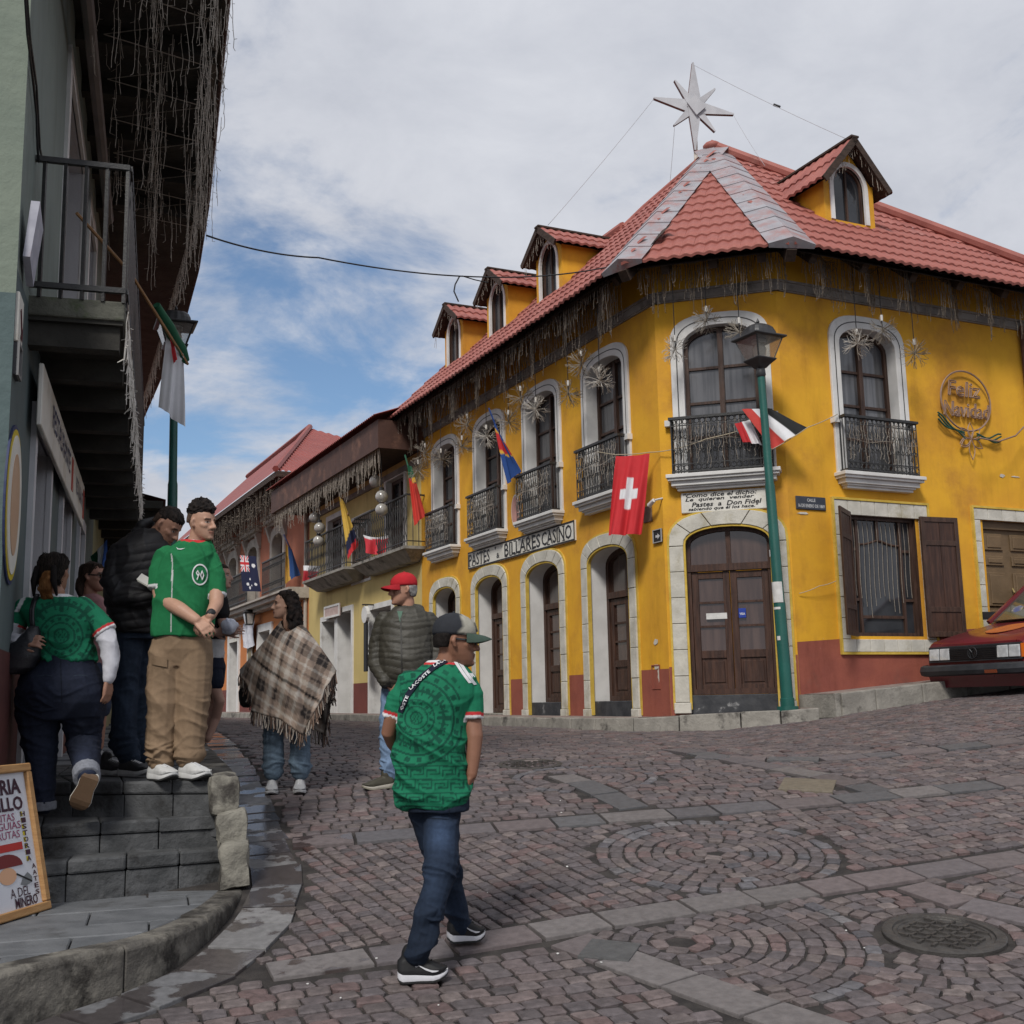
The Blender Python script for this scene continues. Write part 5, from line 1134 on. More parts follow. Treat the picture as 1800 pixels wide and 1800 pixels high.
# balcony
def goff(px,py,z):
    os_=np.linspace(0,1.35,2701); return float(os_[np.argmin([abs(PG.sz(px,py,q)[1]-z) for q in os_])])
bo=goff(218,545,4.0); bs0=.62; bs1=7.9; print('balcony off',bo,PG.sz(218,545,bo),goff(244,879,4.0))
mb=MB(); mb.fbox(PG,bs0,bs1,3.98,4.11,-.01,bo); bal=bevel(mb.build('balcony',MOSS,gb),.012,2)
for k in range(10):
    s=bs0+.06+(bs1-bs0-.25)*k/9; mb=MB(); mb.fbox(PG,s,s+.13,3.80,3.985,-.01,bo-.03); mb.build('joist',DARKW,bal)
mb=MB(); mb.fbox(PG,bs0+.02,bs1-.02,3.955,3.982,0.,bo-.01); mb.build('deck_boards',DARKW,bal)
r=MB(); zr=5.03
for pts in ([PG.pt(bs0,zr,0),PG.pt(bs0,zr,bo),PG.pt(bs1,zr,bo)],[PG.pt(bs0,4.18,0),PG.pt(bs0,4.18,bo),PG.pt(bs1,4.18,bo)]):
    for a,b in zip(pts,pts[1:]): r.bar(a,b,.035,.035)
for o in np.linspace(.06,bo-.01,5): r.bar(PG.pt(bs0,4.1,o),PG.pt(bs0,zr,o),.022,.022)
for s in np.arange(bs0+.16,bs1,.16): r.bar(PG.pt(s,4.1,bo),PG.pt(s,zr,bo),.02,.02)
r.build('railing',IRON,bal)
# roof overhang
LITEP=M('pale string light wire',(.62,.58,.52),(.72,.68,.62),scale=30.,rough=.7)
eo=goff(378,200,7.45); print('eave off',eo)
zs=7.45; sRc=[PG.sz(*p,eo)[0] for p in ((361,394),)][0]
far=[on_z(px,py,zs) for px,py in ((345,480),(320,575),(250,737))]
outer=[PG.pt(-.7,zs,eo),PG.pt(sRc,zs,eo)]+far
fw=gco(far[-1]); print('roof far',[gco(q) for q in far],sRc)
inner=[PG.pt(-.7,zs,-.3),PG.pt(max(sRc,fw[0]),zs,-.3)]
mb=MB(); mb.poly(outer+inner[::-1]); mb.poly([p+V3(0,0,.14) for p in outer+inner[::-1]]); grf=mb.build('roof',DARKW,gb,fixn=False)
mb=MB()
for a,b in zip(outer,outer[1:]):
    L=np.linalg.norm(b-a); d=(b-a)/L; n_=np.array([d[1],-d[0],0]); k=int(L/.11)
    for i in range(k):
        c=a+d*(i+.5)*.11; mb.tube([c-n_*.35+V3(0,0,.12),c+n_*.04+V3(0,0,.05)],.055,6)
o=mb.build('eave_tiles',M('old dark tiles',(.09,.05,.04),(.14,.08,.065),scale=8.,rough=.8,bump=.3,bscale=30.),grf); o['kind']='stuff'
sl_=math.radians(24)
mb=MB(); up=V3(0,0,1.9); mb.poly([outer[0]+V3(0,0,.15),outer[1]+V3(0,0,.15),PG.pt(sRc-1,zs+2.,-3),PG.pt(-.7,zs+2.,-3)]); mb.poly([outer[1]+V3(0,0,.15),outer[2]+V3(0,0,.15),outer[3]+V3(0,0,.15),outer[4]+V3(0,0,.15),PG.pt(sRc-1,zs+2.,-3)]); mb.build('roof_slope',CORR,grf,fixn=False)
for k in range(16):
    s=-.6+.9*k
    if s<sRc-.05: mb=MB(); mb.fbox(PG,s,s+.13,zs-.16,zs-.004,-.1,eo-.04); mb.build('rafter',DARKW,grf)
mb=MB(); a=outer[1]; mb.bar(a*.95+PG.pt(sRc-.3,zs,.2)*.05-V3(0,0,.1),PG.pt(sRc-.3,zs-.1,.2),.14,.16); mb.build('rafter',DARKW,grf)
mb=MB(); mb.bar(PG.pt(-.7,zs-.03,eo-.06),PG.pt(sRc,zs-.03,eo-.06),.05,.14); mb.build('eave_beam',M('greying beam',(.09,.075,.06),(.14,.12,.10),scale=5.,rough=.8,bump=.4,bscale=20.),grf)
po=goff(178,250,6.9); mb=MB(); mb.tube([PG.pt(s,6.9,po) for s in np.linspace(-.6,6.,6)],.05,8); mb.build('eave_pipe',M('grey brown pipe',(.13,.115,.105),(.17,.15,.14),scale=4.,rough=.6),gb)
for k,(o_,n,l0,l1,lab) in enumerate(((eo-.14,250,.3,1.0,'pale icicle lights along the outer edge of the green building eave'),(eo*.55,190,.3,1.0,'pale icicle lights hung in zigzags under the middle of the dark eave'),(eo-.03,200,.2,.7,'pale icicle lights on the eave beam of the green building'))):
    icicles(lambda t,o_=o_: PG.pt(-.5+(sRc+.5)*t,zs-.12,o_+.05*math.sin(t*91)+.04*math.sin(t*237)),int(n*.40),l0,l1,lab,90+k,wire=LITEW,rad=.0032,whisk=.03,loop=False)
_ro=np.random.default_rng(5)
icicles(lambda t: PG.pt(-.5+(sRc+.3)*t,zs-.16,_ro.uniform(.15,eo-.1)),130,.25,.9,'loose icicle light strands scattered under the dark eave of the green building',97,wire=LITEW,rad=.003,whisk=.024,loop=False)
icicles(lambda t: (outer[1]*(1-t)+outer[4]*t)-V3(0,0,.05)+(-nG)*.12,110,.2,.8,'pale icicle lights on the angled end of the dark eave',95,wire=LITEW,rad=.0045,whisk=.034,loop=False)
icicles(lambda t: PG.pt(bs0+(bs1-bs0)*t,4.06-.05*abs(math.sin(t*40)),bo+.02),190,.05,.42,'pale string lights drooping from the mossy balcony edge',96,wire=LITEP,rad=.0038,whisk=.03)
zig=MB()
for s in np.arange(-.6,sRc-.6,.75): zig.tube([PG.pt(s,zs-.17,eo-.1),PG.pt(s+.4,zs-.2,.25),PG.pt(s+.75,zs-.17,eo-.1)],.006,3,False)
tag(zig.build('light_cable',LITEW,None,fixn=False),'zigzag light cable strung under the dark eave of the green building','cable')
mb=MB(); mb.tube([PG.pt(*PG.sz(px,py,.02),.02) for px,py in ((42,-40),(48,60),(58,140),(64,200),(66,260),(68,285))],.008,5); mb.tube([PG.pt(*PG.sz(px+3,py,.02),.02) for px,py in ((42,-40),(50,70),(61,150),(64,200),(67,260),(72,285))],.007,5)
tag(mb.build('wall_cable',BLK,None),'pair of black cables running down the pale green wall','cable')
# signs on the green wall
sa,sb=PG.sz(79,640,.08)[0],PG.sz(149,930,.08)[0]
e=board_sign('shop_fascia_sign',PG,.80,5.2,3.31,3.72,.09,CREAM,'long white shop sign board above the doorways of the green building',txt=None)
mb=MB(); INK=M('navy ink',(.05,.06,.13),None,rough=.6); text_on(mb,'RESTAURANTE',lambda x,y:PG.pt(.8+x,y,.095),.75,2.45,3.47,3.64,bold=.01); text_on(mb,'RESTAURANTE',lambda x,y:PG.pt(.8+x,y,.095),3.2,4.2,3.45,3.6,bold=.01); mb.build('lettering',INK,e,fixn=False)
for x0 in (3.45,5.0): mb=MB(); mb.fbox(PG,x0,x0+.16,3.38,3.66,.088,.094); mb.build('red_mark',M('sign red',(.42,.06,.05),None,rough=.6),e)
zo=(2.30,3.12); so=.27
e=E('oval_sign',PG.pt(so,2.3,.02),'cream oval wall sign with yellow and blue rims on the teal wall','sign')
for nm,w_,h_,o_,mt in (('blue_rim',.37,.47,.012,M('rim blue',(.03,.04,.10),None,rough=.6)),('yellow_rim',.345,.445,.016,M('rim yellow',(.55,.42,.03),None,rough=.6)),('face',.31,.41,.020,CREAM),('tan_oval',.19,.30,.024,M('tan paint',(.48,.31,.20),(.52,.35,.24),scale=4.,rough=.7))):
    mb=MB(); mb.prism([PG.pt(so+w_*math.cos(t),2.70+h_*math.sin(t),0) for t in np.linspace(0,2*math.pi,41)[:-1]],nG*o_); mb.build(nm,mt,e)
board_sign('arrow_sign',PG,.02,.24,3.62,3.92,.02,CREAM,'small white arrow sign above the oval sign on the teal wall')
o=bpy.data.objects['arrow_sign']; mb=MB(); mb.bar(PG.pt(.09,3.83,.022),PG.pt(.18,3.71,.022),.03,.006,up=nG); mb.add([PG.pt(.20,3.66,.025),PG.pt(.20,3.76,.025),PG.pt(.12,3.67,.025)],[(0,1,2)]); mb.build('arrow',M('dark red ink',(.10,.02,.03),None,rough=.6),o)
board_sign('plate_sign',PG,.03,.19,3.42,3.62,.02,M('dark grey plate',(.06,.06,.065),None,rough=.6),'small dark grey wall plate under the arrow sign',bord=(M('plate edge',(.2,.2,.2),None,rough=.6),.02))
e=E('bracket_sign',PG.pt(.2,4.05,.1),'weathered white board leaning off the pale green wall above the arrow sign','sign'); mb=MB(); mb.hexa([PG.pt(.06,4.15,.02),PG.pt(.30,4.05,.02),PG.pt(.30,4.05,.06),PG.pt(.06,4.15,.06),PG.pt(.06,4.5,.05),PG.pt(.30,4.42,.05),PG.pt(.30,4.42,.10),PG.pt(.06,4.5,.10)]); mb.build('board',M('weathered board',(.36,.36,.42),(.46,.46,.52),scale=8.,rough=.7,dirt=(.20,.10,.08),dscale=3.),e)
# ---------------------------------------------------------------- house beyond the green building
fh=E('far_house',PG.pt(14,1.2,-2),'olive grey house beyond the green building with a low dark eave','building')
OLV=M('olive wall',(.30,.31,.20),(.25,.26,.17),scale=1.,rough=.85,bump=.3,bscale=6.)
wall(PG,rect(GE+.01,26,.8,4.4),[],'wall',OLV,fh); wall(Plane(PG.pt(26,0,0),-nG,dG),rect(0,8,.8,4.4),[],'wall',OLV,fh)
fe=[on_z(px,py,4.1) for px,py in ((207,880),(196,930),(183,985))]; print('far eave',[gco(q) for q in fe])
fo=.85
mb=MB(); mb.fbox(PG,GE+.05,26,4.1,4.2,-.2,fo); mb.build('eave',DARKW,fh)
mb=MB(); mb.poly([PG.pt(GE+.05,4.22,fo+.03),PG.pt(26,4.22,fo+.03),PG.pt(26,5.2,-3),PG.pt(GE+.05,5.2,-3)]); mb.build('roof_sheet',CORR,fh,fixn=False)
for k in range(20):
    s=GE+.3+.85*k; mb=MB(); mb.fbox(PG,s,s+.12,3.98,4.102,-.05,fo-.03); mb.build('rafter',DARKW,fh)

# ================================================================ street furniture, flags, ornaments, car
GREENP=M('green post paint',(.014,.105,.085),(.012,.085,.07),scale=3.,rough=.45,spec=.5,bump=.1,bscale=30.,dirt=(.03,.06,.05),dscale=2.,dpos=(.6,.8))
LBLK=M('lamp black',(.028,.028,.030),(.045,.045,.047),scale=6.,rough=.45,spec=.5)
LGLASS=M('lamp glass',(.80,.78,.74),None,rough=.03,trans=.92,spec=.5)
LINN=M('lamp bulb',(.75,.74,.70),None,rough=.2)
def street_lamp(base,top,label,H=.64,ang=0.):
    """top = joint of post and lantern"""
    base=np.array(base);top=np.array(top); e=E('street_lamp',base,label,'street lamp')
    d=(top-base); mb=MB(); mb.tube([base+d*t for t in (0,.03,.031,.3,.31,.65,.66,1)],[.085,.085,.075,.072,.066,.06,.052,.047],14); smooth_shade(mb.build('post',GREENP,e),30)
    mb=MB(); mb.tube([base+V3(0,0,-.03),base+V3(0,0,.03)],.13,12); mb.build('base_plate',GREENP,e)
    up=V3(0,0,1); ca,sa_=math.cos(ang),math.sin(ang); ax=V3(ca,sa_,0); ay=V3(-sa_,ca,0)
    sq=lambda w,z:[top+ax*w*x+ay*w*y+up*z for x,y in ((-1,-1),(1,-1),(1,1),(-1,1))]
    mb=MB(); mb.tube([top+up*z for z in (-.08,-.05,.0,.04)],[.05,.065,.06,.05],12); smooth_shade(mb.build('collar',LBLK,e))
    mb=MB(); mb.ring([sq(.055,.03),sq(.085,.07),sq(.135,.12),sq(.15,.135),sq(.15,.15)]); bevel(mb.build('cup',LBLK,e),.006,1)
    b,t_=sq(.125,.15),sq(.205,.405)
    for i in range(4):
        j=(i+1)%4; mb=MB(); nn=np.cross(b[j]-b[i],t_[i]-b[i]); nn=nn/np.linalg.norm(nn)*.006; f=lambda a,c,t:a+(c-a)*t
        mb.hexa([f(b[i],b[j],.04),f(b[i],b[j],.96),f(t_[i],t_[j],.97),f(t_[i],t_[j],.03)]+[q+nn for q in (f(b[i],b[j],.04),f(b[i],b[j],.96),f(t_[i],t_[j],.97),f(t_[i],t_[j],.03))]); mb.build('lantern_pane',LGLASS,e)
        mb=MB(); mb.bar(b[i],t_[i],.014,.014); mb.build('lantern_rib',LBLK,e)
    mb=MB(); mb.tube([top+up*z for z in (.15,.22,.28,.33,.36)],[.07,.075,.085,.06,.03],12); smooth_shade(mb.build('bulb',LINN,e)); mb=MB(); mb.tube([top+up*.36,top+up*.42],.09,10); mb.build('socket',M('socket grey',(.35,.34,.33),None,rough=.5),e)
    mb=MB(); mb.ring([sq(.22,.40),sq(.25,.415),sq(.25,.435),sq(.19,.45)]); bevel(mb.build('hood_plate',LBLK,e),.005,1)
    n=28; rr=[]
    for z,w in ((.45,.19),(.50,.183),(.55,.16),(.585,.12),(.60,.07),(.605,.02)):
        ring_=[]
        for k in range(n):
            a=2*math.pi*k/n; c_,s_=math.cos(a),math.sin(a); q=1/max(abs(c_),abs(s_)); q=1+(q-1)*.55; rb=1+.025*(k%2); ring_.append(top+ax*w*c_*q*rb+ay*w*s_*q*rb+up*z)
        rr.append(ring_)
    mb=MB(); mb.ring(rr); mb.build('dome',LBLK,e); mb=MB(); mb.tube([top+up*z for z in (.6,.625,.64,.66,.69)],[.02,.012,.024,.016,.004],8); mb.build('finial',LBLK,e)
    return e
lb=at_depth(1385,1246,14.18); lt=at_depth(1337,652,14.10)
L1=street_lamp(lb,lt,'green lamp post with black square lantern in front of the chamfered corner door',ang=math.radians(28))
def wrap(name,t0,t1,mat,r=.078,a0=2.6,a1=5.2):
    mb=MB(); n=10; V=[];F=[]
    for t in (t0,t1):
        c=lb+(lt-lb)*t
        for k in range(n+1): a=a0+(a1-a0)*k/n; V.append(c+V3(math.cos(a)*r,math.sin(a)*r,0))
    F=[(k,k+1,n+2+k,n+1+k) for k in range(n)]; mb.add(V,F); mb.build(name,mat,L1,True,fixn=False)
PAP=M('paper',(.66,.65,.63),(.56,.55,.53),scale=12.,rough=.8)
wrap('paper_notice',.305,.365,PAP,.0745); wrap('paper_scrap',.285,.292,PAP,.0745,3.,4.6); wrap('sticker',.196,.208,PAP,.077,3.6,4.2); wrap('paper_scrap',.44,.46,PAP,.072,3.0,3.5)
lb2=at_depth(298,1245,14.2); lt2=at_depth(307,628,14.2); lb2[2]=1.2
street_lamp(lb2,lt2,'green lamp post with black lantern behind the hanging white flag by the green building',ang=.4)
# ---------------------------------------------------------------- flags
FLAGM=M('flag cloth',(1,1,1),.06,attr=True,scale=8.,rough=.75,bump=.1,bscale=20.)
def cloth(name,corners,depths,colf,label,nu=24,nv=24,wave=.03,wf=(2.2,.6),seed=0,sag=0.,parent=None,group=None,cat='flag',mat=None):
    """corners TL,TR,BR,BL in pixels with depth; colf(u,v)->rgb, v down"""
    P=[at_depth(*c,d) for c,d in zip(corners,depths)]; V=[];C=[];F=[]; r=np.random.default_rng(seed); ph=r.uniform(0,6,3)
    nrm=np.cross(P[1]-P[0],P[3]-P[0]); nrm/=np.linalg.norm(nrm)+1e-9
    for j in range(nv+1):
        for i in range(nu+1):
            u,v=i/nu,j/nv; p=P[0]*(1-u)*(1-v)+P[1]*u*(1-v)+P[2]*u*v+P[3]*(1-u)*v
            h=wave*(.25+v)*(math.sin(wf[0]*6.28*u+ph[0]+wf[1]*5*v)+.4*math.sin(wf[0]*13*u+ph[1]+2*v)); p=p+nrm*h-V3(0,0,sag*math.sin(math.pi*u)*(1-v*.3)); V.append(p); C.append(colf(u,v))
    w=nu+1; F=[(j*w+i,j*w+i+1,(j+1)*w+i+1,(j+1)*w+i) for j in range(nv) for i in range(nu)]
    o=mkobj(name,V,F,mat or FLAGM,parent,True,C,fixn=False)
    if parent is None: tag(o,label,cat,group)
    return o
RD=(.55,.028,.035);WT=(.72,.72,.74);BK=(.012,.013,.014);GN=(.012,.095,.045);BL=(.02,.07,.26);YL=(.70,.40,.05);NV=(.012,.016,.05)
def poled(name,label,pole,pr,pmat=None):
    e=E(name,at_depth(*pole[0]),label,'flag'); mb=MB(); mb.tube([at_depth(*p) for p in pole],pr,6); mb.build('pole',pmat or M('pole wood',(.30,.16,.07),(.36,.20,.09),scale=9.,rough=.6),e); return e
# green white red flag on a cane from the mossy balcony
e=poled('flag','limp white green and red flag on a wooden cane off the mossy balcony',[(135,375,7.9),(228,478,8.6),(330,640,9.6)],.013)
mb=MB(); pts=[at_depth(px,py,d)+V3(*RNG.normal(0,.004,3)) for px,py,d in ((276,536,9.15),(286,555,9.25),(298,575,9.35),(308,596,9.45),(318,615,9.52),(327,634,9.6))]; mb.tube(pts,[.03,.045,.05,.05,.055,.03],10,col=GN); smooth_shade(mb.build('green_roll',FLAGM,e))
cloth('white_cloth',[(293,588),(322,622),(324,752),(280,715)],(9.4,9.5,9.5,9.4),lambda u,v:WT,'',wave=.02,wf=(1.6,.3),seed=3,parent=e)
cloth('red_edge',[(298,588),(304,592),(311,632),(305,640)],(9.36,9.36,9.4,9.4),lambda u,v:RD,'',4,8,wave=.006,parent=e); cloth('green_fall',[(306,600),(328,640),(322,640),(317,622)],(9.36,9.42,9.42,9.4),lambda u,v:GN,'',6,8,wave=.01,parent=e)
mb=MB(); mb.tube([at_depth(322,636,9.5),at_depth(320,655,9.5)],.01,5); mb.build('cord_end',BLK,e)
def swiss(u,v):
    a=abs(u-.5);b=abs(v-.48); return WT if (a<.095 and b<.19) or (a<.27 and b<.062) else RD
cloth('flag',[(1083,802),(1142,797),(1128,938),(1068,940)],(15.35,15.2,15.2,15.35),swiss,'red flag with white cross hanging from a rope between two balconies',40,48,wave=.035,seed=5,sag=.01)
e=E('flag',at_depth(1357,790,14.3),'red white and black flag stretched on a rope at the corner balcony','flag')
cloth('cloth',[(1304,719),(1354,718),(1420,751),(1357,790)],(14.5,14.45,14.35,14.4),lambda u,v:BK if (u-.0*v)>.66 else (WT if u>.36 else (.50,.05,.04)),'',36,24,wave=.018,wf=(1.3,.8),seed=6,parent=e)
cloth('fold',[(1291,745),(1318,738),(1340,782),(1306,776)],(14.62,14.62,14.58,14.6),lambda u,v:(.50,.03,.035) if u<.5 else WT,'',20,16,wave=.02,seed=7,parent=e)
def congo(u,v):
    q=v+.10*(1-u)
    return BL if q<.18 else (YL if q<.23 else (RD if q<.55 else (YL if q<.60 else BL)))
e=poled('flag','blue flag with a red and yellow diagonal stripe on a slanted pole',[(859,717,18.7),(880,770,18.8),(915,836,18.9)],.016,M('blue pole wrap',(.03,.07,.24),None,rough=.6))
cloth('cloth',[(868,742),(880,764),(913,830),(891,851)],(18.7,18.8,18.9,18.8),congo,'',24,30,wave=.03,wf=(1.2,.4),seed=8,parent=e)
e=poled('flag','green and red flag hanging beside the pale yellow wall',[(712,800,22.6),(718,822,22.5),(730,850,22.4)],.018,M('green pole',(.02,.09,.05),None,rough=.6))
cloth('cloth',[(716,818),(724,820),(748,906),(728,924)],(22.4,22.4,22.4,22.4),lambda u,v:GN if v<.22 else (YL if v<.33 and u>.4 else (RD if v<.30 else (.58,.05,.035))),'',20,30,wave=.04,wf=(1.2,.4),seed=9,parent=e)
e=poled('flag','yellow blue and red flag hanging from the boxed hotel eave',[(596,872,25.9),(605,892,25.8),(612,905,25.7)],.02)
cloth('cloth',[(596,873),(604,880),(631,956),(611,984)],(25.7,25.7,25.7,25.7),lambda u,v:(.62,.40,.07) if v+.15*u<.74 else (NV if v+.1*u<.93 else RD),'',16,34,wave=.05,wf=(1.1,.5),seed=10,parent=e)
cloth('flag',[(638,940),(682,941),(679,972),(645,972)],(24.6,24.4,24.4,24.6),lambda u,v:WT if v<.12+.04*math.sin(u*9) else (.56,.04,.055),'red cloth flag with white top draped on the hotel balcony rail',24,16,wave=.05,seed=11,sag=.05)
cloth('flag',[(533,994),(563,995),(555,1024),(533,1021)],(29,28.8,28.8,29),lambda u,v:WT if v<.3 else (.36,.02,.03),'small red flag with white top on the hotel balcony nearest the orange house',16,14,wave=.04,seed=12)
e=poled('flag','blue and yellow flag hanging at the edge of the orange house',[(499,940,31.2),(506,955,31),(512,968,31)],.022,M('blue pole2',(.05,.05,.12),None,rough=.6))
cloth('cloth',[(503,957),(513,966),(527,1010),(500,1026)],(31,31,31,31),lambda u,v:(.55,.32,.06) if u<.30+.1*v else (.02,.065,.20),'',18,24,wave=.06,wf=(1.1,.4),seed=13,parent=e)
def aus(u,v):
    # hung with hoist uppermost: u across, v down
    if u<.5 and v<.45:
        a,b=u/.5,v/.45; da=abs(a-.5);db=abs(b-.5)
        if da<.09 or db<.09: return RD
        if da<.17 or db<.17: return WT
        if abs(a-b)<.06 or abs(a+b-1)<.06: return RD
        if abs(a-b)<.15 or abs(a+b-1)<.15: return WT
        return NV
    for cu,cv,r in ((.78,.27,.10),(.48,.66,.055),(.30,.80,.075),(.78,.80,.06),(.44,.90,.075),(.58,.84,.03)):
        if (u-cu)**2+((v-cv)*1.9)**2<r*r*1.2: return WT
    return NV
cloth('flag',[(422,976),(450,978),(459,1040),(426,1039)],(31.5,31.3,31.3,31.5),aus,'dark blue flag with union canton and white stars above the orange house ledge',44,52,wave=.03,wf=(1.,.4),seed=14)
cloth('flag',[(160,978),(189,948),(186,1004),(176,1012)],(13.2,13.0,13.0,13.2),lambda u,v:(.05,.12,.40) if u>.72 else (WT if u>.36 else GN),'small blue white and green flag behind the woman with sunglasses',16,16,wave=.03,seed=15)
# ropes and cables
ROPE=M('pale rope',(.42,.36,.26),None,rough=.9)
def cable(pts,r,mat,label,name='cable',n=5,cat='cable',sag=0.,k=14):
    P=[at_depth(*p) for p in pts]; out=[]
    for a,b in zip(P,P[1:]):
        for t in np.linspace(0,1,k,endpoint=False): out.append(a+(b-a)*t-V3(0,0,sag*4*t*(1-t)))
    out.append(P[-1]); mb=MB(); mb.tube(out,r,n); o=mb.build(name,mat,None,True); tag(o,label,cat); return o
cable([(1042,793,16.6),(1085,800,15.4)],.006,ROPE,'rope tying the white cross flag to the left balcony','rope',cat='rope')
cable([(1083,799,15.35),(1142,795,15.2),(1187,789,15.05),(1240,772,14.8),(1330,748,14.7),(1357,790,14.4),(1420,751,14.35),(1472,728,15.0)],.006,ROPE,'pale rope running between the corner balconies','rope',cat='rope',sag=.01)
cable([(1405,1043,14.75),(1440,1030,14.8),(1470,1021,14.9)],.005,ROPE,'short white cord between the green post and the shutter','cord',cat='cord',sag=.01)
cable([(363,414,11.2),(560,453,12.6),(853,487,14.9),(1067,470,15.3),(1098,462,15.25)],.010,BLK,'black overhead cable sagging across the street to the tiled roof','overhead_cable',sag=.05)
cable([(808,485,14.6),(800,500,14.6),(798,512,14.6),(806,530,14.6)],.010,BLK,'loose cable end dangling from the overhead cable','overhead_cable')
cable([(812,485,14.65),(835,492,14.75),(858,497,14.9)],.008,BLK,'short cable branch tied to the overhead cable','overhead_cable')
# ---------------------------------------------------------------- star on the roof
SD=18.6; STW=M('white star panel',(.40,.40,.42),(.47,.47,.49),scale=4.,rough=.6); STS=M('star side brown',(.17,.085,.075),(.24,.13,.115),scale=8.,rough=.7)
sc_=at_depth(1221,188,SD); e=E('roof_star',at_depth(1224,290,SD),'large white eight-pointed star ornament on a pole above the roof peak','star')
def sray(px,py,w,dp,dpt):
    tip=at_depth(px,py,SD+dpt); d=tip-sc_; L=np.linalg.norm(d); d/=L; fwd=V3(.12,-.98,.0); fwd/=np.linalg.norm(fwd); x=np.cross(d,fwd); x/=np.linalg.norm(x)
    F_=[sc_+x*w,sc_-x*w,tip-x*.012,tip+x*.012]; mb=MB(); mb.prism(F_,fwd*.012); mb.build('star_ray',STW,e)
    mb=MB(); b=-fwd*dp; mb.add([sc_+x*w,sc_-x*w,tip-x*.012,tip+x*.012,sc_+x*w+b,sc_-x*w+b,tip-x*.012+b,tip+x*.012+b],[(1,2,6,5),(3,0,4,7),(2,3,7,6),(4,5,6,7)]); mb.build('ray_side',STS,e)
    for sx in (-1,1): pass
for px,py,w,k in ((1218,110,.135,0),(1222,264,.12,0),(1149,172,.135,0),(1290,201,.13,0),(1186,141,.09,0),(1257,156,.085,0),(1185,220,.085,0),(1257,231,.085,0)): sray(px,py,w,.055,.0)
fwd=V3(.12,-.98,0); mb=MB(); pl4=[at_depth(px,py,SD-.03) for px,py in ((1222,168),(1240,189),(1224,203),(1207,181))]; mb.prism(pl4,fwd*.03); mb.build('center_plate',STW,e)
mb=MB(); mb.tube([at_depth(1221,200,SD+.08),at_depth(1224,296,SD+.08)],.035,8); mb.build('pole',M('pole white',(.6,.56,.50),(.5,.36,.25),scale=8.,rough=.6),e)
WIRE=M('guy wire',(.42,.42,.44),None,rough=.5)
for k,(a,b,lab) in enumerate((((1150,173,SD),(963,396,18.4),'guy wire from the left star tip to the dormer ridge'),((1186,220,SD),(1176,338,18.9),'guy wire from the star down to the roof slope'),((1289,202,SD),(1345,292,18.0),'guy wire from the right star tip to the roof'),((1219,114,SD),(1492,246,16.2),'guy wire from the top of the star to the large dormer'))): cable([a,b],.004,WIRE,lab,'guy_wire',4,'wire',.03)
mb=MB(); mb.tube([at_depth(1360,184,17.5),at_depth(1371,188,17.45)],.022,6); tag(mb.build('wire_clamp',BLK,None),'small black clamp on the guy wire above the roof','clamp')
# ---------------------------------------------------------------- starburst ornaments under the eaves
SBM=M('ornament twigs',(.22,.19,.155),(.30,.265,.22),scale=20.,rough=.6,metal=.2)
SBM2=M('pale ornament twigs',(.38,.35,.31),(.46,.43,.39),scale=20.,rough=.6)
def burst(c,R,ztop,label,seed,mat):
    e=E('starburst_ornament',c-V3(0,0,R),label,'ornament','starburst ornaments hanging under the yellow house eaves'); r=np.random.default_rng(seed); mb=MB()
    for k in range(34):
        d=r.normal(0,1,3); d/=np.linalg.norm(d); m=c+d*R*.52; mb.tube([c,m],.0034,3,False)
        for q in range(3):
            d2=d+r.normal(0,.38,3); d2/=np.linalg.norm(d2); t=m+d2*R*.30; mb.tube([m,t],.003,3,False); d3=d2+r.normal(0,.4,3); d3/=np.linalg.norm(d3); mb.tube([t,t+d3*R*.2],.0026,3,False)
    mb.build('twigs',mat,e,fixn=False); mb=MB(); mb.tube([c,V3(c[0],c[1],ztop)],.006,4); mb.build('cord',BLK,e); mb=MB(); mb.tube([c+V3(0,0,.12),c+V3(0,0,.2)],.018,6); mb.build('connector',M('connector',(.6,.58,.54),None,rough=.5),e)
labsL=['right of the balcony window over the plain arched door','in front of the window over the plain arched door','left of the window over the plain arched door','between the two windows above the CASINO lettering','in front of the window above the word CASINO','left of the window above the word CASINO','in front of the window behind the blue flag','right beside the slanted blue flag','left of the window behind the blue flag','in front of the window beside the hotel','at the corner by the hotel eave, upper one','at the corner by the hotel eave, lower one']
for k,(px,py) in enumerate([(1022,640),(1054,669),(999,692),(915,700),(942,720),(894,742),(855,767),(821,747),(812,785),(775,807),(747,797),(735,826)]):
    burst(PL.pt(*PL.sz(px,py,.42),.42),.24 if k<10 else .27,7.3,'twig starburst ornament hanging '+labsL[k],200+k,SBM2 if k in (1,4,6) else SBM)
for k,(px,py,lab) in enumerate([(1187,615,'at the left jamb of the corner balcony window'),(1242,564,'at the arch top of the corner balcony window'),(1300,584,'behind the corner lamp lantern')]): burst(PC.pt(*PC.sz(px,py,.42),.42),.21,7.3,'twig starburst ornament hanging '+lab,230+k,SBM if k else SBM2)
for k,(px,py,lab) in enumerate([(1507,604,'in front of the window above the shutters'),(1551,579,'at the arch of the window above the shutters'),(1608,621,'on the yellow wall beside the wire greeting')]): burst(PR.pt(*PR.sz(px,py,.42),.42),.22,7.3,'twig starburst ornament hanging '+lab,240+k,SBM if k else SBM2)
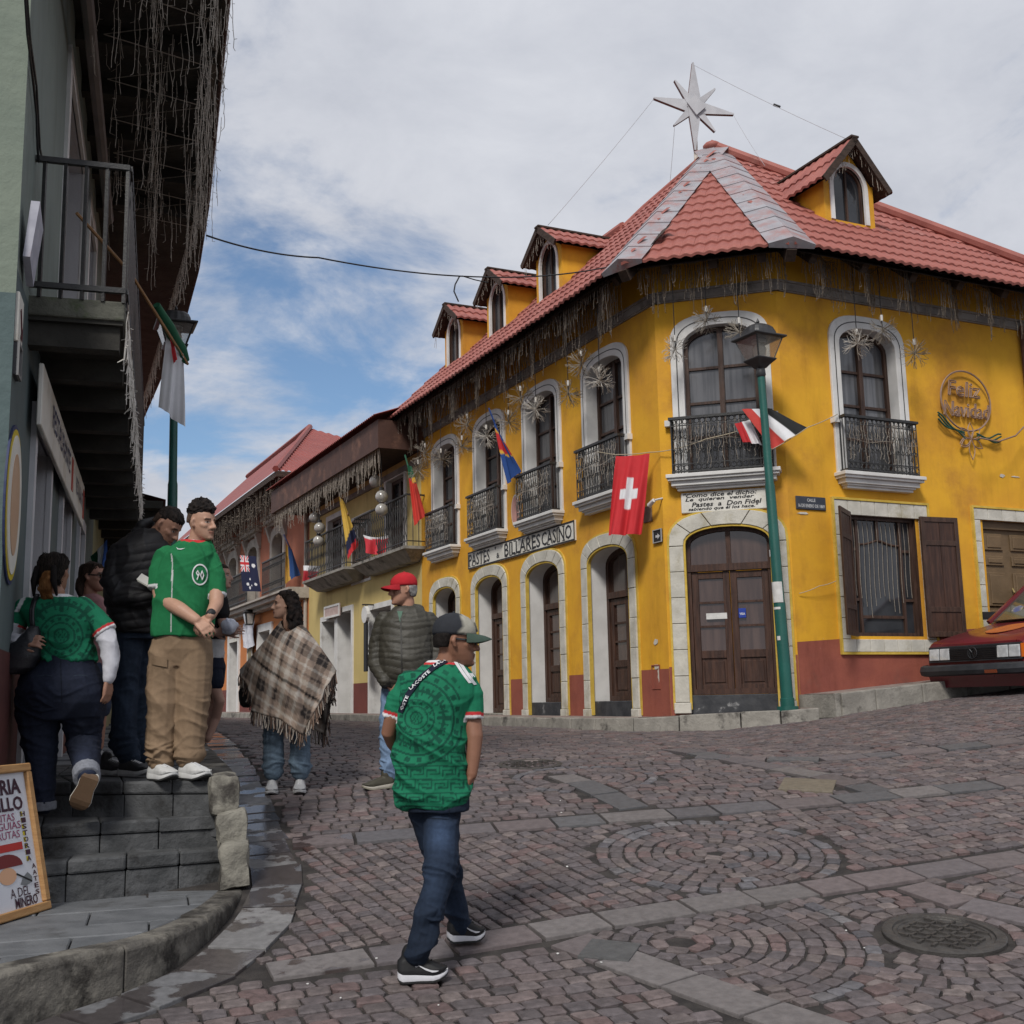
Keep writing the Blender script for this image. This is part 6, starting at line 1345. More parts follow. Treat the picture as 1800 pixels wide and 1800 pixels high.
# ---------------------------------------------------------------- signs on the yellow building
def px_s(pl,px,py=960): return pl.sz(px,py,.03)[0]
sA,sB_=px_s(PL,823,988),px_s(PL,1010,933)
zs0,zs1=3.90,4.21
e=E('wall_sign',PL.pt((sA+sB_)/2,zs0,.02),'long white wall sign lettered PASTES and BILLARES CASINO above the arched doors','sign')
mb=MB(); mb.fbox(PL,sB_,sA,zs0,zs1,-.005,.03); mb.build('board',CREAM,e); strip(PL,rect(sB_,sA,zs0,zs1),rect(sB_+.025,sA-.025,zs0+.025,zs1-.025),.028,.036,'border',BLK,e,closed=True)
fnP=lambda x,y:PL.pt(-x,y,.034)
def serifed(txt,x0,x1,y0,y1):
    """condensed display capitals: bold text with small serifs on the stems"""
    mb=MB(); text_on(mb,txt,fnP,x0,x1,y0,y1,bold=.012)
    n=len(txt); 
    for i,ch in enumerate(txt):
        w=(x1-x0)/n; c=x0+(i+.5)*w; hw=w*.42
        for y in (y0,y1):
            if ch in 'PTIBLRANE': mb.add([fnP(c-hw*(.75 if ch!='T' else .3),y-.007),fnP(c+hw*(.5 if ch!='P' else -.1),y-.007),fnP(c+hw*(.5 if ch!='P' else -.1),y+.007),fnP(c-hw*(.75 if ch!='T' else .3),y+.007)],[(0,1,2,3)])
    mb.build('lettering',BLK,e,fixn=False)
X=lambda px,py:-px_s(PL,px,py)
serifed('PASTES',X(824.5,990),X(861,978),zs0+.045,zs1-.045); serifed('BILLARES',X(887,975),X(950,955),zs0+.045,zs1-.045); serifed('CASINO',X(952.5,955),X(1005,935),zs0+.045,zs1-.045)
mb=MB(); text_on(mb,'&',fnP,X(873,976),X(878,974),zs0+.06,zs0+.15,bold=.02); text_on(mb,"'",fnP,X(870,966),X(872,966),zs1-.09,zs1-.04)
mb.build('lettering',BLK,e,fixn=False)
s0_,s1_=PC.sz(1197,880,.03)[0],PC.sz(1353,872,.03)[0]; z0_,z1_=3.915,4.19
e=E('proverb_sign',PC.pt(.8,z0_,.03),'white painted proverb board over the chamfered corner door','sign'); mb=MB(); mb.fbox(PC,s0_,s1_,z0_,z1_,-.005,.03); bevel(mb.build('board',CREAM,e),.012,2)
mb=MB(); W_=s1_-s0_; fnC=lambda x,y:PC.pt(s0_+x*W_,z0_+y*(z1_-z0_),.033)
for txt,x0,x1,y0,y1 in (('"Como dice el dicho:',.03,.86,.74,.95),('Le  quieren  vender',.05,.83,.51,.73),('Pastes  a  Don Fidel',.12,.91,.27,.50),('sabiendo que él los hace."',.08,.87,.05,.26)): mb=MB(); text_on(mb,txt,fnC,x0,x1,y0,y1,bold=.022,shear=.22); mb.build('lettering',BLK,e,fixn=False)
NVY=M('street plate navy',(.035,.04,.055),(.05,.055,.07),scale=8.,rough=.5)
e=board_sign('street_name_plate',PR,.11,.60,3.895,4.07,.02,NVY,'dark street name plate reading CALLE 16 DE ENERO DE 1869','sign',txt=[('CALLE',.36,.64,.60,.84),('16 DE ENERO DE 1869',.06,.94,.16,.42)],tmat=M('plate white',(.55,.55,.55),None,rough=.6),th=.018)
s_a,z_a=PL.sz(1156,942,.02); board_sign('arrow_plate',PL,s_a-.10,s_a+.11,z_a-.09,z_a+.09,.02,BLK,'small black square plate with white arrow beside the corner door','sign',bord=(M('plate rim',(.35,.35,.35),None,rough=.5),.012),th=.018)
o=[q for q in bpy.data.objects if q.name=='arrow_plate'][0]; mb=MB(); fnA=lambda x,y:PL.pt(s_a-x,z_a+y,.023); mb.add([fnA(*p) for p in ((-.05,-.02),(.0,-.02),(.0,-.045),(.06,-.005),(.0,.035),(.0,.012),(-.05,.012))],[tuple(range(7))]); mb.build('arrow',M('plate white',(.55,.55,.55)),o,fixn=False)
text=MB(); 
# security camera, junction plate
c=PL.pt(*PL.sz(1151,879,.12),.12); e=E('security_camera',c,'white security camera on the wall above the black arrow plate','camera'); mb=MB(); mb.tube([c-dL*-.02+V3(0,0,0),c+dL*.14-V3(0,0,.05)],[.028,.035],10); smooth_shade(mb.build('housing',WHITE,e),40); mb=MB(); mb.tube([c+dL*.14-V3(0,0,.05),c+dL*.15-V3(0,0,.053)],.027,10); mb.build('lens',BLK,e); mb=MB(); mb.tube([c,c-nL*.12+V3(0,0,.03)],.014,6); mb.build('arm',WHITE,e)
s_b,z_b=PL.sz(1138,905,.02); board_sign('faded_plaque',PL,s_b-.10,s_b+.12,z_b-.1,z_b+.12,.015,M('brown plaque',(.14,.09,.06),(.2,.13,.09),scale=12.,rough=.7),'small faded brown plaque behind the hem of the white cross flag','plaque',th=.012)
# oval emblem between the balconies: plain disc, no portrait
s_c,z_c=PL.sz(905,898,.02); e=E('oval_plaque',PL.pt(s_c,z_c-.3,.02),'pink and white oval plaque between two iron balconies','plaque'); 
for nm,w_,h_,o_,mt in (('rim',.16,.28,.010,WHITE),('field',.14,.255,.014,M('plaque pink',(.55,.30,.26),(.5,.26,.22),scale=6.,rough=.7))): mb=MB(); mb.prism([PL.pt(s_c+w_*math.cos(t),z_c+h_*math.sin(t),0) for t in np.linspace(0,2*math.pi,33)[:-1]],nL*o_); mb.build(nm,mt,e)
# door lettering and stickers
d4=[o for o in bpy.data.objects if o.name=='door'][0]
WLET=M('white vinyl',(.66,.66,.66),None,rough=.5)
fnD=lambda x,y:PL.pt(DCEN[0]-x,y,-.32-.017)
mb=MB(); text_on(mb,'HIDALGO',fnD,-.02,.40,2.27,2.36,bold=.03); text_on(mb,'O',fnD,.17,.22,2.40,2.49,bold=.02); text_on(mb,'www.hidalgo',fnD,.05,.36,2.13,2.16,bold=.02)
for k in range(2): mb.add([fnD(.0+.03*k,2.235-.03*k),fnD(.38-.03*k,2.235-.03*k),fnD(.38-.03*k,2.222-.03*k),fnD(.0+.03*k,2.222-.03*k)],[(0,1,2,3)])
mb.build('door_lettering',WLET,d4,fixn=False)
dC_=[o for o in bpy.data.objects if o.name.startswith('door') and o.parent is yb and o.data and 'door_leaf' not in o.name and 'panel' not in o.name][4]
mb=MB(); s_,z_=PC.sz(1242,1089,-.11); s2_,z2_=PC.sz(1278,1077,-.11); mb.fbox(PC,s_,s2_,z_,z2_,-.10,-.094); mb.build('paper_notice',PAP,dC_)
s_,z_=PC.sz(1299,1086,-.11); s2_,z2_=PC.sz(1311,1069,-.11); mb=MB(); mb.fbox(PC,s_,s2_,z_,z2_,-.10,-.094); mb.build('card_sticker',M('sticker blue',(.02,.05,.30),None,rough=.4),dC_); mb=MB(); text_on(mb,'VISA',lambda x,y:PC.pt(x,y,-.092),s_+.012,s2_-.012,z_+.035,z_+.065,bold=.03); mb.build('sticker_lettering',WLET,dC_,fixn=False)
# wire greeting: ring, words and poinsettia of rope light
e=E('wire_greeting',PR.pt(3.25,4.8,.05),'rope light greeting ring with wire words and a poinsettia on the yellow wall','decoration')
RP_=M('rope light brown',(.24,.15,.11),(.30,.20,.15),scale=14.,rough=.6); RG=M('rope light green',(.02,.075,.05),None,rough=.6)
cs,cz=3.24,5.62
mb=MB(); mb.tube([PR.pt(cs+.48*math.cos(t),cz+.44*math.sin(t),.06) for t in np.linspace(0,2*math.pi,41)[:-1]],.014,5,False,closed=True); mb.build('ring',RP_,e)
for txt,x0,x1,y0,y1 in (('Feliz',cs-.33,cs+.30,cz+.06,cz+.28),('Navidad',cs-.44,cs+.45,cz-.24,cz-.03)):
    v,f=text_polys(txt,1.,0.,.15,2); a=v.min(0);b=v.max(0); q=(v-a)/(b-a)*np.array([x1-x0,y1-y0])+np.array([x0,y0])
    cnt={}
    for fc in f:
        for i in range(len(fc)): k=tuple(sorted((fc[i],fc[(i+1)%len(fc)]))); cnt[k]=cnt.get(k,0)+1
    mb=MB()
    for (i,j),n in cnt.items():
        if n==1: mb.tube([PR.pt(*q[i],.06),PR.pt(*q[j],.06)],.010,4,False)
    mb.build('wire_word',RP_,e,fixn=False)
pc=PR.pt(3.27,5.06,.07)
for a in (90,40,140,-90,-30,-150,200): 
    L_=.30 if a==-90 else .24; t=math.radians(a); d=np.array([math.cos(t),math.sin(t)]); n=np.array([-d[1],d[0]]); pts=[d*L_*u+n*.055*math.sin(math.pi*u)*s for s,us in ((1,np.linspace(0,1,7)),(-1,np.linspace(1,0,7)[1:-1])) for u in us]
    mb=MB(); mb.tube([PR.pt(3.27+p[0],5.06+p[1],.07) for p in pts],.009,4,False,closed=True); mb.build('petal',RP_,e)
for sgn in (-1,1):
    for k in range(3): 
        mb=MB(); mb.tube([PR.pt(3.27+sgn*(.12+.48*u),5.08+.03*k-.02+.20*u*(1.25 if sgn<0 else .15)+.035*math.sin(math.pi*u*2+k),.07) for u in np.linspace(0,1,9)],.013,5); mb.build('leaf',RG,e)
cable([(1722,770,15.75),(1755,776,15.95),(1785,766,16.2),(1800,750,16.4)],.012,RP_,'rope light lead running from the wire greeting to the pipe','light_cable',sag=.0)
# ---------------------------------------------------------------- parked car
CARR=M('dark red car paint',(.135,.012,.020),(.11,.010,.016),scale=2.,rough=.35,spec=.5,coat=.35,rvar=.08,dirt=(.17,.045,.045),dscale=1.6,dpos=(.6,.9))
CHROM=M('chrome',(.6,.6,.6),None,rough=.15,metal=1.); RUB=M('black bumper',(.022,.024,.028),(.035,.037,.042),scale=6.,rough=.5); CGL=M('car glass',(.05,.05,.042),(.085,.082,.065),scale=1.2,rough=.05,spec=.9,coat=.5)
HEADL=M('headlamp glass',(.42,.43,.44),(.58,.59,.60),scale=14.,rough=.08,spec=.9,coat=.6); AMB=M('amber lens',(.55,.12,.01),None,rough=.2,coat=.4); TYRE=M('tyre rubber',(.015,.015,.016),None,rough=.85)
PATCH=M('orange painted reflection',(.42,.12,.025),(.34,.09,.03),scale=5.,rough=.6)
cs0=1.72; OW0,OW1=.40,2.03; OC=(OW0+OW1)/2
g0=PR.pt(cs0+.8,0,OC); g1=PR.pt(cs0+3.2,0,OC); zg0=float(ground(g0[0],g0[1])); zg1=float(ground(g1[0],g1[1])); csl=(zg1-zg0)/2.4
def cp(x,y,z):  # x back from the nose, y across from the wall side, z above ground
    return PR.pt(cs0+x,zg0+csl*(x-.8)+z,OC+y)
car=E('parked_car',cp(2,0,0),'dark red old saloon car with an orange painted reflection on its hood parked against the kerb','car')
def sect(x,hw,zb,zt,tum=.0,n=3):
    return [cp(x,-hw+.02,zb),cp(x,-hw,zb+.12),cp(x,-hw,zt-.16),cp(x,-hw+tum+.02,zt-.03),cp(x,-hw+tum+.08,zt),cp(x,hw-tum-.08,zt),cp(x,hw-tum-.02,zt-.03),cp(x,hw,zt-.16),cp(x,hw,zb+.12),cp(x,hw-.02,zb)]
mb=MB(); mb.ring([sect(.03,.76,.24,.66),sect(.10,.79,.2,.70),sect(.5,.81,.2,.76,.02),sect(1.16,.82,.2,.84,.02),sect(1.25,.82,.2,.87,.02),sect(3.3,.82,.2,.88,.02),sect(3.45,.82,.2,.87,.02),sect(4.1,.79,.24,.83,.02),sect(4.18,.77,.3,.78,.02)]); body=smooth_shade(mb.build('body',CARR,car),35)
def gsec(x,z,hw): return [cp(x,-hw,z),cp(x,hw,z)]
gh=[(1.12,.86,.72),(1.78,1.32,.58),(1.9,1.365,.55),(2.9,1.37,.55),(3.05,1.33,.57),(3.55,.88,.70)]
mb=MB(); rings_=[[cp(x,-h,z-.0),cp(x,h,z),cp(x,h,z-.045),cp(x,-h,z-.045)] for x,z,h in gh[1:5]]; mb.ring(rings_); bevel(mb.build('roof',CARR,car),.015,2)
def quad(P,name,mat,th=.012):
    nn=np.cross(P[1]-P[0],P[3]-P[0]); nn/=np.linalg.norm(nn); mb=MB(); mb.hexa([*P,*[p+nn*th for p in P]]); return mb.build(name,mat,car)
q=lambda a,b,s,t:[cp(a[0],-a[2]*s,a[1]),cp(a[0],a[2]*s,a[1]),cp(b[0],b[2]*t,b[1]),cp(b[0],-b[2]*t,b[1])]
quad(q((1.16,.875,.70),(1.78,1.31,.575),.97,.97),'windshield',CGL); quad(q((3.53,.89,.68),(3.06,1.31,.56),.97,.97),'rear_window',CGL)
for sd in (-1,1):
    mb=MB()
    for a,b,w_ in (((1.12,.87,.73),(1.80,1.34,.58),.055),((2.38,.87,.75),(2.38,1.35,.57),.06),((3.58,.87,.72),(3.02,1.35,.57),.11)): mb.bar(cp(a[0],sd*a[2],a[1]),cp(b[0],sd*b[2],b[1]),w_,.05)
    mb.build('pillars',CARR,car)
    P=[cp(1.25,sd*.735,.885),cp(2.36,sd*.745,.89),cp(2.36,sd*.585,1.31),cp(1.82,sd*.585,1.305)]; quad(P,'side_window',CGL,.008); P=[cp(2.42,sd*.745,.89),cp(3.42,sd*.72,.885),cp(3.02,sd*.585,1.31),cp(2.42,sd*.585,1.31)]; quad(P,'side_window',CGL,.008)
    for x in (.78,3.18):
        mb=MB(); mb.tube([cp(x,sd*.66,.30),cp(x,sd*.825,.30)],.30,24); w_=bevel(mb.build('wheel',TYRE,car),.03,2); mb=MB(); mb.tube([cp(x,sd*.80,.30),cp(x,sd*.835,.30)],.19,16); mb.build('rim',M('wheel rim',(.25,.25,.26),None,rough=.4,metal=.7),w_)
    mb=MB(); mb.ring([[cp(1.28,sd*y,z) for y,z in ((.80,.90),(.97,.91),(.97,1.02),(.80,1.0))],[cp(1.36,sd*y,z) for y,z in ((.80,.91),(.96,.92),(.96,1.01),(.80,1.0))]]); mb.build('mirror',RUB,car)
mb=MB(); mb.hexa([cp(.0,-.73,.44),cp(.0,.73,.44),cp(.06,.73,.44),cp(.06,-.73,.44),cp(.015,-.73,.635),cp(.015,.73,.635),cp(.07,.73,.635),cp(.07,-.73,.635)]); gr=mb.build('grille',RUB,car)
mb=MB()
for z in np.linspace(.47,.615,7): mb.bar(cp(-.006,-.37,z),cp(-.006,.37,z),.008,.010)
mb.build('grille_bars',M('grille bar',(.012,.012,.013),None,rough=.5),gr)
for y in (-.63,-.455,.455,.63):
    mb=MB(); mb.hexa([cp(-.012,y-.08,.465),cp(-.012,y+.08,.465),cp(.01,y+.08,.465),cp(.01,y-.08,.465),cp(-.004,y-.08,.61),cp(-.004,y+.08,.61),cp(.014,y+.08,.61),cp(.014,y-.08,.61)]); bevel(mb.build('headlight',HEADL,car),.012,2)
mb=MB(); mb.hexa([cp(.0,.72,.46),cp(.03,.80,.46),cp(.16,.805,.46),cp(.1,.72,.46),cp(.01,.72,.62),cp(.04,.80,.62),cp(.16,.805,.62),cp(.1,.72,.62)]); mb.build('indicator',AMB,car)
mb=MB(); mb.tube([cp(-.01,.07*math.cos(t),.54+.07*math.sin(t)) for t in np.linspace(0,2*math.pi,25)[:-1]],.007,5,False,closed=True)
for pts in ([(-.035,.585),(0,.545),(.035,.585)],[(-.05,.56),(-.022,.485),(0,.53),(.022,.485),(.05,.56)]): mb.tube([cp(-.01,y,z) for y,z in pts],.006,4)
mb.build('emblem',M('emblem grey',(.06,.06,.065),None,rough=.3,metal=.6),car)
mb=MB(); bq=lambda y,x:[cp(x,y,.27),cp(x-.05,y,.29),cp(x-.07,y,.34),cp(x-.05,y,.395),cp(x,y,.41)]
mb.ring([bq(-.86,.12),bq(-.83,-.0),bq(-.70,-.06),bq(.70,-.06),bq(.83,-.0),bq(.86,.12),bq(.865,.5)]); smooth_shade(mb.build('bumper',RUB,car),35)
mb=MB(); mb.hexa([cp(-.131,.28,.295),cp(-.131,.46,.295),cp(-.12,.46,.295),cp(-.12,.28,.295),cp(-.137,.28,.335),cp(-.137,.46,.335),cp(-.125,.46,.335),cp(-.125,.28,.335)]); mb.build('bumper_light',M('dull orange',(.20,.05,.02),None,rough=.4),car)
mb=MB(); mb.hexa([cp(.04,-.74,.12),cp(.04,.74,.12),cp(.3,.74,.12),cp(.3,-.74,.12),cp(.02,-.78,.30),cp(.02,.78,.30),cp(.3,.78,.3),cp(.3,-.78,.3)]); mb.build('valance',CARR,car)
mb=MB(); n=18; mb.prism([cp(.66+.30*math.cos(t)*(1+.12*math.sin(3*t)),-.02+.27*math.sin(t)*(1+.1*math.cos(2*t)),.787+.041*math.cos(t)*.9) for t in np.linspace(0,2*math.pi,n+1)[:-1]],V3(0,0,.006)); mb.build('reflection_patch',PATCH,body)  # orange patch on the hood, mostly a reflection laid on as colour
mb=MB(); mb.tube([cp(1.18,-.3,.89),cp(1.32,.05,.985)],.008,4); mb.tube([cp(1.18,.25,.89),cp(1.32,.6,.98)],.008,4); mb.build('wipers',RUB,car)
mb=MB(); mb.prism([cp(1.33+.07*math.cos(t)*.8,-.42+.09*math.sin(t),1.01+.07*math.cos(t)*.6) for t in np.linspace(0,2*math.pi,7)[:-1]],V3(0,0,.004)); mb.build('windshield_sticker',M('sticker print',(.08,.10,.22),(.45,.40,.2),scale=9.,rough=.5),car)
# ---------------------------------------------------------------- framed notice board leaning at the foot of the steps
br=on_z(85,1598,PADZ); bl0=on_z(0,1624,PADZ); bd=(bl0-br); bd=bd/np.linalg.norm(bd); bl=br+bd*.64
tr=at_depth(47,1342,br[1]+.05); upv=tr-br; print('board h',np.linalg.norm(upv)); tl=bl+upv
e=E('notice_easel',(br+bl)/2,'wooden framed notice board about mining history leaning by the steps','notice board')
UU=(br-bl)/np.linalg.norm(br-bl); Hh=np.linalg.norm(upv); UV=upv/Hh; NN=np.cross(UU,UV); NN=NN if NN[1]<0 else -NN
bp=lambda u,v,o=0.:bl+UU*u+UV*v+NN*o
OAK=M('frame pine',(.36,.19,.075),(.44,.25,.105),scale=7.,rough=.55,stretch=(1,1,6),bump=.2,bscale=25.)
mb=MB(); P=[bp(0,.0,0),bp(.64,.0,0),bp(.64,Hh,0),bp(0,Hh,0)]; mb.prism(P,-NN*.015); mb.build('panel',M('white panel',(.60,.61,.66),(.64,.65,.69),scale=3.,rough=.5),e)
for a,b,c_,d in ((0,.64,0,.045),(0,.64,Hh-.045,Hh),(0,.045,.046,Hh-.046),(.595,.64,.046,Hh-.046)):
    mb=MB(); mb.hexa([bp(a,c_,-.02),bp(b,c_,-.02),bp(b,d,-.02),bp(a,d,-.02),bp(a,c_,.025),bp(b,c_,.025),bp(b,d,.025),bp(a,d,.025)]); bevel(mb.build('frame_bar',OAK,e),.006,1)
mb=MB(); mb.bar(bp(.1,Hh-.05,-.03),bp(.1,0,-.32),.03,.02); mb.build('prop_leg',OAK,e); mb=MB(); mb.bar(bp(.5,Hh-.05,-.03),bp(.5,0,-.32),.03,.02); mb.build('prop_leg',OAK,e)
INK2=M('dark maroon ink',(.045,.015,.03),None,rough=.6); REDI=M('red ink',(.42,.035,.03),None,rough=.6); YELI=M('yellow ink',(.55,.45,.03),None,rough=.6); GRI=M('shovel grey',(.18,.19,.20),None,rough=.5); SKI=M('skin print',(.62,.36,.22),None,rough=.6); DRI=M('helmet maroon',(.16,.025,.025),None,rough=.6)
fb=lambda x,y:bp(x,y*Hh,.004)
PRI=M('purple red ink',(.25,.03,.10),None,rough=.6)
for t,x0,x1,y0,y1,bo_,mt in (('GALERIA',.08,.545,.80,.905,.03,INK2),('CASTILLO',.06,.545,.69,.785,.03,INK2),('A DEL',.33,.50,.13,.19,.0,INK2),('MINERO',.36,.555,.06,.125,.02,INK2),('VISITAS',.25,.455,.625,.675,0.,PRI),('GUIAS',.30,.50,.57,.62,0.,PRI),('RUTAS',.29,.48,.51,.56,0.,PRI)):
    mb=MB(); text_on(mb,t,fb,x0,x1,y0,y1,bold=bo_); mb.build('lettering',mt,e,fixn=False)
mb=MB(); mk=MB(); 
for k,ch in enumerate('HISTORIA'): text_on(mb,ch,fb,.51,.55,.645-.043*k,.678-.043*k,bold=.02); mk.add([bp(.51,(.645-.043*k)*Hh,.002),bp(.53,(.645-.043*k)*Hh,.002),bp(.53,(.678-.043*k)*Hh,.002),bp(.51,(.678-.043*k)*Hh,.002)],[(0,1,2,3)])
for k,ch in enumerate('AATES'): text_on(mb,ch,fb,.545,.58,.29-.043*k,.322-.043*k,bold=.02)
mb.build('lettering',INK2,e,fixn=False); mk.build('yellow_print',YELI,e,fixn=False)
mb=MB(); mb.add([bp(.2,.43*Hh,.003),bp(.49,.43*Hh,.003),bp(.49,.48*Hh,.003),bp(.2,.48*Hh,.003)],[(0,1,2,3)]); mb.build('red_bar',REDI,e,fixn=False)
mb=MB(); mb.poly([bp(.33+.14*math.cos(t),(.33+.085*math.sin(t))*Hh,.003) for t in np.linspace(0,math.pi,13)]); mb.build('helmet_print',DRI,e,fixn=False)
mb=MB(); mb.poly([bp(.33+.075*math.cos(t),(.275+.055*math.sin(t))*Hh,.0025) for t in np.linspace(0,2*math.pi,17)[:-1]]); mb.build('face_print',SKI,e,fixn=False)
mb=MB(); mb.poly([bp(x,y*Hh,.0032) for x,y in ((.46,.25),(.50,.275),(.535,.24),(.53,.205),(.47,.19),(.425,.205))]); mb.build('shovel_print',GRI,e,fixn=False); mb=MB(); mb.add([bp(.40,.275*Hh,.004),bp(.405,.285*Hh,.004),bp(.53,.215*Hh,.004),bp(.525,.205*Hh,.004)],[(0,1,2,3)]); mb.build('shovel_handle_print',BLK,e,fixn=False)

# small wear and litter
SCAR=M('bare plaster',(.50,.46,.40),(.60,.57,.50),scale=30.,rough=.9)
def scar(pl,px,py,w,h,seed,mat=SCAR):
    r=np.random.default_rng(seed); s_,z_=pl.sz(px,py,.008); n=13; mb=MB(); mb.prism([pl.pt(s_+w*r.uniform(.55,1.15)*math.cos(t),z_+h*r.uniform(.55,1.15)*math.sin(t),.0065) for t in np.linspace(0,6.28,n+1)[:-1]],pl.n*.002); mb.build('plaster_scar',mat,yb)
scar(PL,1153,1128,.06,.05,1); scar(PL,1154,1172,.07,.04,2); scar(PL,1158,1185,.03,.10,3); scar(PR,1762,836,.05,.03,4); scar(PR,1785,838,.09,.012,5); scar(PR,1411,902,.10,.02,6); scar(PC,1397,1165,.02,.10,7)
s_,z_=PL.sz(1153,1190,.01); strip(PL,rect(s_-.10,s_+.10,z_-.16,z_+.16),rect(s_-.085,s_+.085,z_-.145,z_+.145),.005,.014,'meter_hatch',RED,yb,closed=True)
r=np.random.default_rng(12); lt_=MB()
for k in range(12):
    px,py=r.uniform(430,1790),r.uniform(1300,1795); g_=on_ground(px,py); x,y=g_[:2]
    if on_walk(x,y,.1) or kdist(x,y)<.1: continue
    a=r.uniform(0,6.28); q=r.uniform(.004,.009); P_=[(x+q*math.cos(a+t)*r.uniform(.6,1.2),y+q*math.sin(a+t)*r.uniform(.6,1.2)) for t in (0,1.2,2.5,3.8,5.)]; lt_.prism([(u,v,float(ground(u,v))+.004) for u,v in P_],(0,0,.003))
o=lt_.build('litter',PAP,None); tag(o,'tiny pale scraps of litter scattered over the cobbles','litter',kind='stuff')

# ================================================================ people
def remesh(mb,voxel,smooth=2):
    me=bpy.data.meshes.new('tmp'); me.from_pydata([tuple(v) for v in mb.v],[],[list(f) for f in mb.f])
    bm=bmesh.new(); bm.from_mesh(me); bmesh.ops.recalc_face_normals(bm,faces=bm.faces); bm.to_mesh(me); bm.free()
    o=bpy.data.objects.new('tmp',me); COL.objects.link(o); m=o.modifiers.new('r','REMESH'); m.mode='VOXEL'; m.voxel_size=voxel; m.use_smooth_shade=True
    dg=bpy.context.evaluated_depsgraph_get(); dg.update(); r=bpy.data.meshes.new_from_object(o.evaluated_get(dg))
    n=len(r.vertices); V=np.empty(n*3); r.vertices.foreach_get('co',V); V=V.reshape(-1,3); F=np.empty(len(r.loops),int); r.loops.foreach_get('vertex_index',F)
    tot=np.empty(len(r.polygons),int); r.polygons.foreach_get('loop_total',tot); st_=np.concatenate([[0],np.cumsum(tot)]); Fl=[tuple(F[st_[i]:st_[i+1]]) for i in range(len(tot))]
    ed=np.empty(len(r.edges)*2,int); r.edges.foreach_get('vertices',ed); ed=ed.reshape(-1,2)
    bpy.data.objects.remove(o); bpy.data.meshes.remove(me); bpy.data.meshes.remove(r)
    deg=np.bincount(ed.ravel(),minlength=n)[:,None].astype(float)
    for it in range(smooth*2):
        lam=.55 if it%2==0 else -.53
        acc=np.zeros_like(V); np.add.at(acc,ed[:,0],V[ed[:,1]]); np.add.at(acc,ed[:,1],V[ed[:,0]]); V=V+lam*(acc/np.maximum(deg,1)-V)
    return V,Fl
def normals(V,F):
    q=np.array([f[:3] for f in F]); n=np.cross(V[q[:,1]]-V[q[:,0]],V[q[:,2]]-V[q[:,0]]); N=np.zeros_like(V)
    for k in range(3): np.add.at(N,q[:,k],n)
    for f in [f for f in F if len(f)>3]: pass
    return N/(np.linalg.norm(N,axis=1)[:,None]+1e-9)
def folds(V,seed,amp,axis,freq,n=5,spread=.35,ridge=True):
    """crease height: a few crisp ridges whose crests run across 'axis'"""
    r=np.random.default_rng(seed); h=np.zeros(len(V)); ax=np.array(axis,float); ax/=np.linalg.norm(ax)
    for k in range(n):
        d=ax+r.normal(0,spread,3); d/=np.linalg.norm(d); f=freq*r.uniform(.55,1.5); d2=r.normal(0,1,3); d2/=np.linalg.norm(d2); d3=r.normal(0,1,3); d3/=np.linalg.norm(d3)
        ph=(V@d)*f*3.14+r.uniform(0,6.28)+1.5*np.sin((V@d2)*f*1.9+r.uniform(0,6)); env=np.clip(.25+.75*np.sin((V@d3)*f*1.5+r.uniform(0,6)),0,1)
        h=np.maximum(h,(1-np.abs(np.sin(ph)))**1.6*env)
    return amp*(h*1.5-.35)
def seg(V,a,b):
    """position along a->b (0..1) and distance from the axis"""
    d=b-a; t=((V-a)@d)/(d@d); return t,np.linalg.norm(V-a-np.outer(t,d),axis=1)
def projv(V):
    q=V-CO; z=q@CF; return np.stack([900+FPX*(q@CR)/z,900-FPX*(q@CU)/z],1)
def caps(mb,pts,rad,n=12):
    """tube with rounded ends"""
    P=[np.array(p,float) for p in pts]; R=list(rad); d0=(P[0]-P[1])/(np.linalg.norm(P[0]-P[1])+1e-9); d1=(P[-1]-P[-2])/(np.linalg.norm(P[-1]-P[-2])+1e-9)
    A_=[P[0]+d0*R[0]*.9,P[0]+d0*R[0]*.6]; B_=[P[-1]+d1*R[-1]*.6,P[-1]+d1*R[-1]*.9]
    mb.tube(A_+P+B_,[R[0]*.35,R[0]*.78]+R+[R[-1]*.78,R[-1]*.35],n)
SKIN_M={}
def skinmat(): return M('skin',(1,1,1),.07,attr=True,scale=30.,rough=.52,spec=.35,bump=.08,bscale=160.)
CLOTH=M('cloth',(1,1,1),.10,attr=True,scale=35.,rough=.85,spec=.2,bump=.18,bscale=220.)
DENIM=M('denim',(1,1,1),.22,attr=True,scale=60.,rough=.85,spec=.2,bump=.25,bscale=260.)
NYLON=M('nylon',(1,1,1),.12,attr=True,scale=20.,rough=.55,spec=.4,bump=.15,bscale=120.)
HAIRM=M('dark hair',(1,1,1),.35,attr=True,scale=45.,rough=.72,spec=.14,bump=.6,bscale=120.,stretch=(1,1,.3))
SHOEM=M('shoe',(1,1,1),.08,attr=True,scale=40.,rough=.6,spec=.35,bump=.12,bscale=150.)
